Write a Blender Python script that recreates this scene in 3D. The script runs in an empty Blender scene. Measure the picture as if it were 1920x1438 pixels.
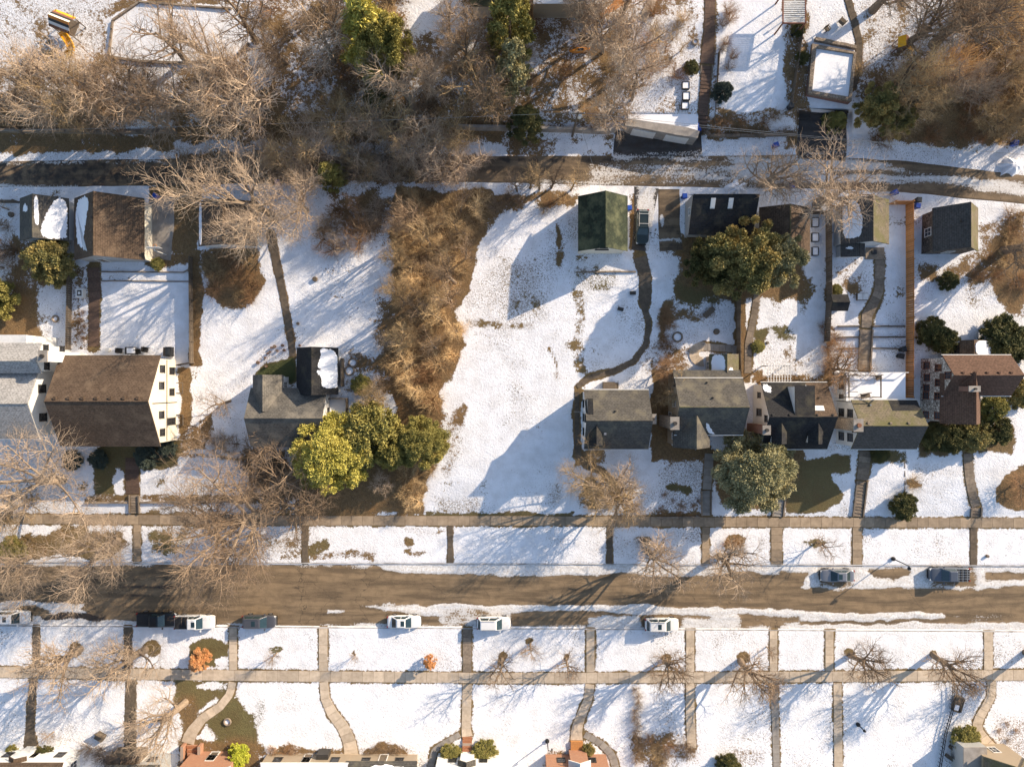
import bpy, bmesh, math, random
import numpy as np
from mathutils import Vector, Matrix, noise as mnoise
R = math.radians
random.seed(7)
scene = bpy.context.scene
COL = scene.collection

# ------------------------------------------------------------------ camera, sky, sun, exposure
CAMH, S = 95.0, 13.5                      # drone height above the street, photo pixels per metre on the street
cam = bpy.data.cameras.new('camera'); camo = bpy.data.objects.new('camera', cam); COL.objects.link(camo)
camo.location = (0, 0, CAMH); camo.rotation_euler = (0, 0, 0)
cam.sensor_fit = 'HORIZONTAL'; cam.angle = 2*math.atan(960/S/CAMH); cam.clip_start = 1; cam.clip_end = 2000
scene.camera = camo
SUN_EL, SUN_AZ = R(22), R(55)             # azimuth measured from +Y towards +X
sdir = Vector((math.sin(SUN_AZ)*math.cos(SUN_EL), math.cos(SUN_AZ)*math.cos(SUN_EL), math.sin(SUN_EL)))
world = bpy.data.worlds.new('World'); scene.world = world; world.use_nodes = True
wn = world.node_tree.nodes; wl_ = world.node_tree.links
sky = wn.new('ShaderNodeTexSky'); sky.sky_type = 'NISHITA'; sky.sun_disc = False
sky.sun_elevation = SUN_EL; sky.sun_rotation = SUN_AZ
wn['Background'].inputs['Strength'].default_value = 0.134
wl_.new(sky.outputs[0], wn['Background'].inputs['Color'])
sun = bpy.data.lights.new('sun', 'SUN'); sun.energy = 4.6; sun.angle = R(0.5); sun.color = (1.0, 0.83, 0.63)
suno = bpy.data.objects.new('sun', sun); COL.objects.link(suno)
suno.rotation_euler = sdir.to_track_quat('Z', 'Y').to_euler(); suno.location = sdir*150
scene.view_settings.view_transform = 'Standard'; scene.view_settings.look = 'None'
scene.view_settings.exposure = 0.84; scene.view_settings.gamma = 1.0; scene.view_settings.use_curve_mapping = False
scene.render.engine = 'CYCLES'

# ------------------------------------------------------------------ terrain
KY = np.array([-400, 0, 150, 212, 252, 285, 350, 420, 560, 690, 860, 900, 960, 967, 1440, 1800.])
KZ = np.array([8.0, 6.4, 5.6, 5.1, 3.1, 2.6, 2.45, 2.3, 1.95, 1.6, 1.2, 1.0, 0.30, 0.15, 0.15, 0.15])
def yk1(px): return 1054+7*px/1920.0      # upper and lower kerb lines
def yk2(px): return 1171+11*px/1920.0
CUTS = [((1148, 246, 1322, 294), 2.65, 2.65), ((1492, 207, 1598, 292), 3.1, 2.6)]
def hgt(px, py):
    px = np.asarray(px, float); py = np.asarray(py, float)
    z = np.interp(py, KY, KZ)
    z = np.where(py > 1285, 0.15+np.clip((py-1285)/155, 0, 1.6)*0.75, z)
    a, b = yk1(px), yk2(px)
    w = np.clip(np.minimum(py-a, b-py)/3.0, 0, 1)
    z = z*(1-w)+w*(-0.12)
    for (x0, y0, x1, y1), za, zb in CUTS:
        w = np.clip(np.minimum(np.minimum(px-x0, x1-px), np.minimum(py-y0, y1-py))/3.0, 0, 1)
        z = z*(1-w)+w*(za+(zb-za)*np.clip((py-y0)/(y1-y0), 0, 1)-0.06)
    return z
def P(px, py, z):
    k = (CAMH-z)/CAMH/S
    return Vector(((px-960)*k, (719-py)*k, z))
def g(px, py, dz=0.0):
    z = float(hgt(px, py)); v = P(px, py, z); v.z += dz; return v
def pxof(x, y, z):
    k = CAMH/(CAMH-z)*S
    return 960+x*k, 719-y*k
def gxy(x, y):                            # ground height under a world position
    z = 1.0
    for _ in range(8):
        a, b = pxof(x, y, z); z = float(hgt(a, b))
    return z

# ------------------------------------------------------------------ mesh helpers
WL = {}
class MB:
    def __init__(self): self.v = []; self.f = []; self.uv = {}; self.mi = {}
    def quad(self, pts, uv=None, m=0):
        n = len(self.v); self.v += [tuple(p) for p in pts]
        self.f.append(tuple(range(n, n+len(pts))))
        if uv: self.uv[len(self.f)-1] = uv
        if m: self.mi[len(self.f)-1] = m
    def hexa(self, b, t):                 # bottom ring, top ring (same order, counter-clockwise seen from above)
        n = len(self.v); k = len(b); self.v += [tuple(p) for p in b]+[tuple(p) for p in t]
        self.f.append(tuple(range(n+k-1, n-1, -1))); self.f.append(tuple(range(n+k, n+2*k)))
        for i in range(k): j = (i+1) % k; self.f.append((n+i, n+j, n+k+j, n+k+i))
    def box(self, x0, y0, z0, x1, y1, z1):
        r = [(x0, y0), (x1, y0), (x1, y1), (x0, y1)]
        self.hexa([(a, b, z0) for a, b in r], [(a, b, z1) for a, b in r])
    def obox(self, c, sx, sy, z0, z1, rz=0):
        ca, sa = math.cos(rz), math.sin(rz)
        r = [(-sx/2, -sy/2), (sx/2, -sy/2), (sx/2, sy/2), (-sx/2, sy/2)]
        r = [(c[0]+a*ca-b*sa, c[1]+a*sa+b*ca) for a, b in r]
        self.hexa([(a, b, z0) for a, b in r], [(a, b, z1) for a, b in r])
    def prism(self, poly, z0, z1):
        a = sum(poly[i][0]*poly[(i+1) % len(poly)][1]-poly[(i+1) % len(poly)][0]*poly[i][1] for i in range(len(poly)))
        if a < 0: poly = poly[::-1]
        self.hexa([(p[0], p[1], z0) for p in poly], [(p[0], p[1], z1) for p in poly])
    def tube(self, pts, rad, n=6, cap=True):
        pts = [Vector(p) for p in pts]; rings = []
        for i, p in enumerate(pts):
            d = (pts[min(i+1, len(pts)-1)]-pts[max(i-1, 0)])
            d = d.normalized() if d.length > 1e-9 else Vector((0, 0, 1))
            u = d.cross(Vector((0, 0, 1)) if abs(d.z) < .9 else Vector((1, 0, 0))).normalized(); w = d.cross(u)
            r = rad[i] if hasattr(rad, '__len__') else rad
            o = len(self.v)
            for k in range(n):
                a = 2*math.pi*k/n; q = p+u*(r*math.cos(a))+w*(r*math.sin(a)); self.v.append((q.x, q.y, q.z))
            rings.append(o)
        for a, b in zip(rings, rings[1:]):
            for k in range(n): j = (k+1) % n; self.f.append((a+k, a+j, b+j, b+k))
        if cap:
            self.f.append(tuple(range(rings[0]+n-1, rings[0]-1, -1))); self.f.append(tuple(range(rings[-1], rings[-1]+n)))
    def mesh(self, name, off=None):
        me = bpy.data.meshes.new(name)
        v = self.v
        if off is not None: v = [(p[0]-off[0], p[1]-off[1], p[2]-off[2]) for p in v]
        me.from_pydata(v, [], self.f)
        if self.uv:
            ul = me.uv_layers.new(name='UVMap')
            for fi, uv in self.uv.items():
                for k, li in enumerate(me.polygons[fi].loop_indices): ul.data[li].uv = uv[k]
        for fi, m in self.mi.items(): me.polygons[fi].material_index = m
        me.update(); return me
    def build(self, name, mats, parent=None, origin=None, smooth=False):
        off = WL.get(parent.name) if parent else origin
        me = self.mesh(name, off)
        for m in (mats if isinstance(mats, (list, tuple)) else [mats]): me.materials.append(m)
        if smooth: me.polygons.foreach_set('use_smooth', [True]*len(me.polygons))
        o = bpy.data.objects.new(name, me); COL.objects.link(o)
        if parent: o.parent = parent; WL[o.name] = off
        elif origin is not None: o.location = origin; WL[o.name] = Vector(origin)
        return o
def tag(o, label=None, cat=None, group=None, kind=None):
    if label: o['label'] = label
    if cat: o['category'] = cat
    if group: o['group'] = group
    if kind: o['kind'] = kind
    return o
def thing(name, label, cat, loc, group=None, local=False):
    o = bpy.data.objects.new(name, None); COL.objects.link(o); o.location = loc; o.empty_display_size = .3
    WL[o.name] = None if local else Vector(loc)
    return tag(o, label, cat, group)
def copy_tree(o, parent=None):
    c = o.copy(); COL.objects.link(c); c.parent = parent
    for ch in list(o.children): copy_tree(ch, c)
    return c

# ------------------------------------------------------------------ materials
class NT:
    def __init__(self, name):
        self.m = bpy.data.materials.new(name); self.m.use_nodes = True
        self.t = self.m.node_tree; self.b = self.t.nodes['Principled BSDF']
    def n(self, typ, **kw):
        nd = self.t.nodes.new('ShaderNode'+typ)
        for k, v in kw.items():
            if k.startswith('_'): setattr(nd, k[1:], v)
            else:
                s = nd.inputs[int(k[1:])] if (k[0] == 'i' and k[1:].isdigit()) else nd.inputs[k.replace('__', ' ')]
                if hasattr(v, 'is_output'): self.t.links.new(v, s)
                else: s.default_value = v
        return nd
    def link(self, a, s): self.t.links.new(a, self.b.inputs[s])
    def noise(self, vec, scale, detail=4, rough=.55):
        return self.n('TexNoise', Vector=vec, Scale=scale, Detail=detail, Roughness=rough).outputs[0]
    def math(self, op, a, b=0.0, clamp=False):
        return self.n('Math', _operation=op, _use_clamp=clamp, i0=a, i1=b).outputs[0]
    def ramp(self, f, a, b):              # linear 0..1 between a and b
        return self.n('MapRange', Value=f, i1=a, i2=b, i3=0.0, i4=1.0).outputs[0]
    def mix(self, f, a, b):
        nd = self.t.nodes.new('ShaderNodeMix'); nd.data_type = 'RGBA'
        for s, v in ((nd.inputs[0], f), (nd.inputs[6], a), (nd.inputs[7], b)):
            if hasattr(v, 'is_output'): self.t.links.new(v, s)
            else: s.default_value = (v if not isinstance(v, tuple) or len(v) == 4 else (*v, 1))
        return nd.outputs[2]
    def obj(self): return self.n('TexCoord').outputs['Object']
    def uv(self): return self.n('TexCoord').outputs['UV']
    def rnd(self): return self.n('ObjectInfo').outputs['Random']
    def attr(self, name): return self.n('Attribute', _attribute_name=name).outputs['Fac']
    def bump(self, h, strength=.5, dist=.05):
        self.link(self.n('Bump', Strength=strength, Distance=dist, Height=h).outputs[0], 'Normal')
    def set(self, rough=.8, metal=0.0, spec=.3):
        self.b.inputs['Roughness'].default_value = rough; self.b.inputs['Metallic'].default_value = metal
        self.b.inputs['Specular IOR Level'].default_value = spec
MC = {}
def solid(name, c, c2=None, scale=2.0, rough=.8, metal=0, spec=.3, bump=0.0, rnd=0.0):
    if name in MC: return MC[name]
    t = NT(name); t.set(rough, metal, spec); c2 = c2 or tuple(x*.7 for x in c)
    vec = t.obj(); f = t.ramp(t.noise(vec, scale, 3, .65), .3, .7); col = t.mix(f, c, c2)
    if rnd:
        k = t.math('MULTIPLY', t.math('SUBTRACT', t.rnd(), .5), 2*rnd); k = t.math('ADD', k, 1.0)
        col = t.n('VectorMath', _operation='SCALE', i0=col, Scale=k).outputs[0]
    t.link(col, 'Base Color')
    if bump: t.bump(t.noise(vec, scale*4, 2), .6, bump)
    MC[name] = t.m; return t.m
def shingle(name, c, c2, moss=None, mossamt=.5, row=.26):
    t = NT(name); t.set(.9, 0, .2); uv = t.uv(); vec = t.obj()
    br = t.n('TexBrick', _offset=.5, Vector=uv, Color1=(*c, 1), Color2=(*c2, 1), Mortar=(*[x*.45 for x in c], 1), Scale=1.0,
             Mortar__Size=.035, Mortar__Smooth=.3, Bias=0.0, Brick__Width=.42, Row__Height=row)
    col = br.outputs[0]
    n1 = t.ramp(t.noise(vec, .7, 5, .7), .35, .7)
    col = t.mix(t.math('MULTIPLY', n1, .8), col, tuple(x*.45 for x in c))
    n3 = t.ramp(t.noise(vec, 3.5, 4, .7), .4, .75); col = t.mix(t.math('MULTIPLY', n3, .55), col, tuple(min(1, x*1.9) for x in c2))
    if moss:
        n2 = t.ramp(t.noise(vec, .5, 4, .6), .62-mossamt*.3, .78-mossamt*.25); col = t.mix(t.math('MULTIPLY', n2, .8), col, moss)
    t.link(col, 'Base Color'); t.bump(t.math('ADD', br.outputs[1], t.noise(vec, 14, 3)), .5, .02)
    return t.m
def siding(name, c, dirt=.25, pitch=.22):
    t = NT(name); t.set(.6, 0, .3); vec = t.obj()
    z = t.n('SeparateXYZ', Vector=vec).outputs[2]
    saw = t.math('FRACT', t.math('DIVIDE', z, pitch))
    line = t.math('LESS_THAN', saw, .12)
    n = t.ramp(t.noise(vec, 1.1, 5, .7), .4, .8)
    col = t.mix(t.math('MULTIPLY', n, dirt), c, tuple(x*.55 for x in c)); col = t.mix(t.math('MULTIPLY', line, .35), col, tuple(x*.4 for x in c))
    t.link(col, 'Base Color'); t.bump(saw, .4, .02); return t.m
def brickmat(name, c, c2, mortar):
    t = NT(name); t.set(.9, 0, .2); vec = t.obj()
    sp = t.n('SeparateXYZ', Vector=vec); u = t.math('ADD', sp.outputs[0], sp.outputs[1])
    cv = t.n('CombineXYZ', X=u, Y=sp.outputs[2]).outputs[0]
    br = t.n('TexBrick', Vector=cv, Color1=(*c, 1), Color2=(*c2, 1), Mortar=(*mortar, 1), Scale=1.0, Mortar__Size=.012, Brick__Width=.24, Row__Height=.08)
    t.link(t.mix(t.math('MULTIPLY', t.noise(vec, 2, 4), .4), br.outputs[0], tuple(x*.5 for x in c)), 'Base Color'); t.bump(br.outputs[1], .4, .01); return t.m
def stonemat(name, cols, mortar, scale=2.2):
    t = NT(name); t.set(.9, 0, .2); vec = t.obj()
    v = t.n('TexVoronoi', Vector=vec, Scale=scale); e = t.n('TexVoronoi', _feature='DISTANCE_TO_EDGE', Vector=vec, Scale=scale)
    k = t.n('SeparateColor', Color=v.outputs[1]).outputs[0]
    col = t.mix(k, cols[0], cols[1]); col = t.mix(t.math('LESS_THAN', e.outputs[0], .06), col, mortar)
    t.link(col, 'Base Color'); t.bump(e.outputs[0], .6, .04); return t.m

SNOW = (.84, .84, .86)
def ground_mat():
    t = NT('snowy_ground'); t.set(.85, 0, .25); vec = t.obj()
    sn, lf, sp, gr = t.attr('snow'), t.attr('leaf'), t.attr('speck'), t.attr('green')
    n1 = t.noise(vec, .55, 4, .62); n2 = t.noise(vec, 2.6, 4, .75); n3 = t.noise(vec, 9.0, 2, .6); n4 = t.noise(vec, 22, 1, .6)
    # leaf litter and dormant grass
    leafc = t.mix(t.ramp(n2, .35, .68), (.19, .112, .048), (.075, .045, .022)); leafc = t.mix(t.ramp(n4, .5, .72), leafc, (.38, .265, .14))
    leafc = t.mix(t.math('MULTIPLY', t.ramp(n1, .5, .75), .5), leafc, (.27, .135, .048))
    grass = t.mix(t.ramp(n3, .35, .7), (.165, .14, .058), (.105, .085, .04)); grass = t.mix(t.ramp(n4, .55, .75), grass, (.29, .245, .11))
    grass = t.mix(t.math('MULTIPLY', t.ramp(n1, .35, .65), .6), grass, (.12, .08, .035))
    green = t.mix(t.ramp(n3, .35, .7), (.045, .055, .02), (.08, .085, .03))
    base = t.mix(lf, grass, leafc); base = t.mix(gr, base, green)
    a = t.math('ADD', sn, t.math('MULTIPLY', t.math('SUBTRACT', n1, .5), .8))
    a = t.math('ADD', a, t.math('MULTIPLY', t.math('SUBTRACT', n2, .5), 1.1))
    a = t.math('ADD', a, t.math('MULTIPLY', t.math('SUBTRACT', n3, .5), .7))
    mask = t.ramp(a, .47, .56)
    # grass tips and debris poking through the snow
    thr = t.math('SUBTRACT', .715, t.math('MULTIPLY', sp, .22))
    tips = t.ramp(t.math('SUBTRACT', t.math('ADD', t.math('MULTIPLY', n3, .6), t.math('MULTIPLY', t.noise(vec, 5, 2, .75), .4)), thr), 0.0, .03)
    thin = t.ramp(t.math('SUBTRACT', n2, t.math('SUBTRACT', .78, t.math('MULTIPLY', sp, .12))), 0, .2)
    mask = t.math('MULTIPLY', mask, t.math('SUBTRACT', 1.0, t.math('MULTIPLY', tips, .85)))
    mask = t.math('MULTIPLY', mask, t.math('SUBTRACT', 1.0, t.math('MULTIPLY', thin, .45)))
    snowc = t.mix(t.ramp(n1, .4, .75), SNOW, (.68, .67, .67))
    col = t.mix(mask, base, snowc); t.link(col, 'Base Color')
    # lumps, footprints, grass blades
    h = t.math('ADD', t.math('MULTIPLY', t.noise(vec, 3.0, 3, .7), .8), t.math('MULTIPLY', t.noise(vec, 10.0, 2, .7), .6))
    t.bump(h, .8, .13); return t.m
def asphalt_mat(name, c, c2, wet=(.046, .034, .025)):
    t = NT(name); t.set(.85, 0, .3); vec = t.obj(); sn, we = t.attr('snow'), t.attr('wet')
    st = t.n('Mapping', Vector=vec, Scale=(.12, 1.0, 1.0)).outputs[0]
    n0 = t.noise(st, 1.1, 4, .6); n1 = t.noise(vec, .8, 3, .65); n2 = t.noise(vec, 4.5, 3, .7); n3 = t.noise(vec, 18, 1, .6)
    col = t.mix(t.ramp(n0, .42, .60), c, c2); col = t.mix(t.math('MULTIPLY', t.ramp(n1, .45, .7), .5), col, tuple(x*.72 for x in c2))
    col = t.mix(t.math('MULTIPLY', t.ramp(n3, .45, .75), .35), col, tuple(x*1.5 for x in c))
    crack = t.n('TexVoronoi', _feature='DISTANCE_TO_EDGE', Vector=t.n('VectorMath', _operation='ADD', i0=vec, i1=t.n('VectorMath', _operation='SCALE', i0=t.n('TexNoise', Vector=vec, Scale=.9, Detail=3.0).outputs[1], Scale=1.4).outputs[0]).outputs[0], Scale=.11).outputs[0]
    col = t.mix(t.math('MULTIPLY', t.math('LESS_THAN', crack, .0028), .55), col, (.03, .026, .022))
    wm = t.ramp(t.math('ADD', we, t.math('MULTIPLY', t.math('SUBTRACT', n1, .5), .6)), .45, .6); col = t.mix(wm, col, wet)  # dark tone for real wet and for shade painted on alley and drive
    a = t.math('ADD', sn, t.math('MULTIPLY', t.math('SUBTRACT', n0, .5), .9)); a = t.math('ADD', a, t.math('MULTIPLY', t.math('SUBTRACT', n2, .5), 1.3))
    mask = t.ramp(a, .46, .6); dirty = t.mix(t.ramp(n2, .35, .75), (.80, .80, .80), (.42, .37, .31))
    dirty = t.mix(t.math('MULTIPLY', t.ramp(n3, .5, .7), .35), dirty, (.3, .25, .2))
    t.link(t.mix(mask, col, dirty), 'Base Color')
    t.link(t.math('SUBTRACT', .85, t.math('MULTIPLY', wm, .35)), 'Roughness')
    t.bump(t.noise(vec, 6, 3, .7), .5, .06); return t.m
def foliage(name, c, c2, c3):
    t = NT(name); t.set(.7, 0, .2); vec = t.obj(); geo = t.n('NewGeometry').outputs['Random Per Island']
    col = t.mix(geo, c, c2); col = t.mix(t.ramp(t.noise(vec, 1.2, 4), .4, .7), col, c3)
    t.link(col, 'Base Color'); t.b.inputs['Transmission Weight'].default_value = 0
    return t.m
def barkmat(name, c, c2):
    t = NT(name); t.set(.9, 0, .15); vec = t.obj(); geo = t.n('NewGeometry').outputs['Random Per Island']
    col = t.mix(geo, c, c2); col = t.mix(t.ramp(t.noise(vec, 4, 4, .7), .4, .75), col, tuple(x*.55 for x in c))
    k = t.math('ADD', t.math('MULTIPLY', t.rnd(), .5), .75)
    t.link(t.n('VectorMath', _operation='SCALE', i0=col, Scale=k).outputs[0], 'Base Color'); return t.m

M = {}
M['ground'] = ground_mat()
M['street'] = asphalt_mat('worn_asphalt', (.24, .168, .098), (.115, .082, .05))
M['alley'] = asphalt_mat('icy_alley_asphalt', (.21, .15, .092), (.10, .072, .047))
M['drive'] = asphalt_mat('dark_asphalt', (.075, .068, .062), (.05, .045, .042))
M['conc'] = solid('concrete', (.58, .475, .36), (.42, .335, .245), 1.6, .85, bump=.012, rnd=.15)
M['concb'] = solid('brown_shaded_concrete', (.36, .275, .19), (.24, .18, .12), 1.4, .85, bump=.01, rnd=.2)  # browner concrete, with the upper walks' partial shade put into its colour
M['conc2'] = solid('grey_concrete', (.34, .305, .265), (.22, .195, .17), 1.2, .85, bump=.01, rnd=.12)
M['stone'] = solid('flagstone', (.28, .22, .16), (.16, .125, .095), 2.5, .85, bump=.02, rnd=.25)
M['brickpath'] = solid('brick_path', (.16, .10, .07), (.09, .06, .045), 5, .9, bump=.02, rnd=.2)
M['bare'] = solid('bare_path', (.155, .12, .085), (.085, .066, .048), 2.2, .95, bump=.03, rnd=.15)
M['snow'] = solid('snow', SNOW, (.78, .79, .82), 2.5, .8, bump=.05)
M['white'] = siding('white_siding', (.74, .73, .70)); M['cream'] = siding('cream_siding', (.74, .67, .54)); M['tan'] = siding('tan_stucco', (.40, .32, .23), .3, 50)
M['greysid'] = siding('grey_siding', (.36, .36, .35)); M['palegrey'] = siding('pale_grey_siding', (.55, .55, .55))
M['whitestone'] = stonemat('white_stone', ((.62, .58, .52), (.34, .30, .26)), (.12, .10, .085), 2.6)
M['darkstone'] = stonemat('dark_stone', ((.17, .145, .12), (.09, .078, .066)), (.05, .045, .04), 2.2)
M['tanstone'] = stonemat('tan_stone', ((.34, .27, .2), (.22, .17, .12)), (.13, .1, .08), 3)
M['brick'] = brickmat('orange_brick', (.42, .17, .07), (.33, .12, .055), (.4, .33, .27)); M['redbrick'] = brickmat('red_brick', (.26, .10, .065), (.19, .075, .05), (.3, .26, .22))
M['r_brown'] = shingle('brown_shingles', (.125, .085, .057), (.095, .066, .046), (.17, .12, .08), .3)
M['r_red'] = shingle('red_brown_shingles', (.145, .085, .060), (.11, .065, .046))
M['r_grey'] = shingle('grey_shingles', (.115, .105, .09), (.078, .072, .064), (.165, .145, .105), .4)
M['r_grey2'] = shingle('light_grey_shingles', (.155, .142, .12), (.11, .10, .088), (.24, .21, .165), .4)
M['r_pale'] = shingle('pale_grey_shingles', (.42, .40, .37), (.36, .34, .32))
M['r_dark'] = shingle('charcoal_shingles', (.034, .033, .033), (.024, .024, .026), (.075, .066, .046), .35)
M['r_green'] = shingle('green_shingles', (.045, .055, .034), (.032, .04, .026), (.13, .135, .075), .6)
M['r_tan'] = shingle('mossy_tan_shingles', (.20, .165, .115), (.145, .12, .085), (.115, .11, .045), .7)
M['r_slate'] = shingle('slate_shingles', (.098, .09, .082), (.07, .064, .06))
M['glass'] = solid('window_glass', (.03, .035, .04), (.02, .02, .025), 1, .08, 0, .6)
M['frame'] = solid('white_trim', (.72, .70, .66), (.62, .6, .56), 3, .5)
M['darktrim'] = solid('dark_trim', (.05, .045, .04), None, 3, .6)
M['metal'] = solid('galvanised_metal', (.35, .35, .35), (.25, .25, .25), 3, .4, .7)
M['black'] = solid('black_metal', (.02, .02, .02), (.03, .03, .03), 3, .5)
M['wood'] = solid('weathered_wood', (.16, .125, .09), (.10, .078, .058), 4, .85, bump=.01, rnd=.25)
M['cedar'] = solid('orange_cedar', (.46, .215, .075), (.36, .16, .055), 5, .8, bump=.01, rnd=.22)
M['redwood'] = solid('red_stained_wood', (.22, .085, .05), (.15, .06, .035), 4, .8, rnd=.2)
M['blue'] = solid('blue_plastic', (.02, .08, .38), (.02, .06, .3), 3, .4); M['bin'] = solid('dark_plastic', (.03, .035, .04), None, 3, .5)
M['yellow'] = solid('yellow_plastic', (.80, .42, .02), (.7, .33, .01), 2, .35); M['orange'] = solid('orange_plastic', (.75, .26, .02), None, 2, .35)
M['terra'] = solid('terracotta', (.25, .11, .06), None, 4, .8)
M['bark'] = barkmat('grey_bark', (.34, .26, .185), (.26, .195, .14)); M['twig'] = barkmat('pale_twigs', (.58, .44, .31), (.34, .25, .175))
M['bark2'] = barkmat('dark_bark', (.24, .18, .125), (.17, .125, .09)); M['twig2'] = barkmat('brown_twigs', (.36, .255, .165), (.21, .145, .095))
M['twig3'] = barkmat('russet_twigs', (.40, .235, .12), (.26, .15, .08)); M['twig4'] = barkmat('straw_twigs', (.54, .38, .20), (.33, .225, .12))
M['twig5'] = barkmat('golden_twigs', (.80, .56, .29), (.58, .39, .19))
M['f_yellow'] = foliage('yellow_green_needles', (.52, .455, .10), (.37, .335, .075), (.62, .53, .14))
M['f_olive'] = foliage('olive_needles', (.30, .265, .075), (.18, .165, .05), (.41, .34, .10))
M['f_pine'] = foliage('pine_needles', (.27, .235, .08), (.15, .14, .055), (.46, .33, .11))
M['f_sage'] = foliage('sage_needles', (.37, .335, .17), (.24, .225, .115), (.46, .40, .21))
M['f_dark'] = foliage('dark_evergreen', (.10, .10, .035), (.06, .065, .024), (.19, .155, .05))
M['f_blue'] = foliage('blue_green_needles', (.075, .095, .075), (.05, .066, .052), (.10, .115, .085))
M['f_bright'] = foliage('bright_green_leaves', (.48, .50, .05), (.34, .38, .04), (.58, .55, .08))
M['f_dry'] = foliage('dry_orange_leaves', (.70, .36, .14), (.55, .24, .09), (.78, .46, .22))
# ------------------------------------------------------------------ ground cover
def sdf_poly(X, Y, poly):                 # positive inside, in photo pixels
    d = np.full(X.shape, 1e9); ins = np.zeros(X.shape, bool); n = len(poly)
    for i in range(n):
        (ax, ay), (bx, by) = poly[i], poly[(i+1) % n]
        ex, ey = bx-ax, by-ay; wx, wy = X-ax, Y-ay
        t = np.clip((wx*ex+wy*ey)/(ex*ex+ey*ey+1e-9), 0, 1)
        d = np.minimum(d, (wx-ex*t)**2+(wy-ey*t)**2)
        c = ((ay <= Y) & (by > Y)) | ((by <= Y) & (ay > Y))
        ins ^= c & (X < ax+(Y-ay)*ex/(ey if abs(ey) > 1e-9 else 1e-9))
    d = np.sqrt(d); return np.where(ins, d, -d)
def sdf_line(X, Y, pts):                  # negative inside a path; pts = (x, y, width)
    d = np.full(X.shape, 1e9)
    for (ax, ay, aw), (bx, by, bw) in zip(pts, pts[1:]):
        ex, ey = bx-ax, by-ay
        t = np.clip(((X-ax)*ex+(Y-ay)*ey)/(ex*ex+ey*ey+1e-9), 0, 1)
        d = np.minimum(d, np.hypot(X-ax-ex*t, Y-ay-ey*t)-(aw+(bw-aw)*t)/2)
    return d
def vnoise(X, Y, sc, seed):               # smooth value noise in -1..1
    rs = np.random.RandomState(seed); T = rs.rand(256, 256)*2-1
    x, y = X/sc+40, Y/sc+40; i, j = np.floor(x).astype(int), np.floor(y).astype(int); fx, fy = x-i, y-j
    fx = fx*fx*(3-2*fx); fy = fy*fy*(3-2*fy); i %= 256; j %= 256; i2 = (i+1) % 256; j2 = (j+1) % 256
    return (T[j, i]*(1-fx)+T[j, i2]*fx)*(1-fy)+(T[j2, i]*(1-fx)+T[j2, i2]*fx)*fy
def warp(X, Y, amp=1.0):
    wx = vnoise(X, Y, 45, 1)*9+vnoise(X, Y, 17, 2)*5+vnoise(X, Y, 8, 5)*2.5
    wy = vnoise(X, Y, 45, 3)*9+vnoise(X, Y, 17, 4)*5+vnoise(X, Y, 8, 6)*2.5
    return X+wx*amp, Y+wy*amp
def rect(x0, y0, x1, y1): return [(x0, y0), (x1, y0), (x1, y1), (x0, y1)]
def ell(cx, cy, rx, ry, n=14): return [(cx+rx*math.cos(2*math.pi*i/n), cy+ry*math.sin(2*math.pi*i/n)) for i in range(n)]

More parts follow.
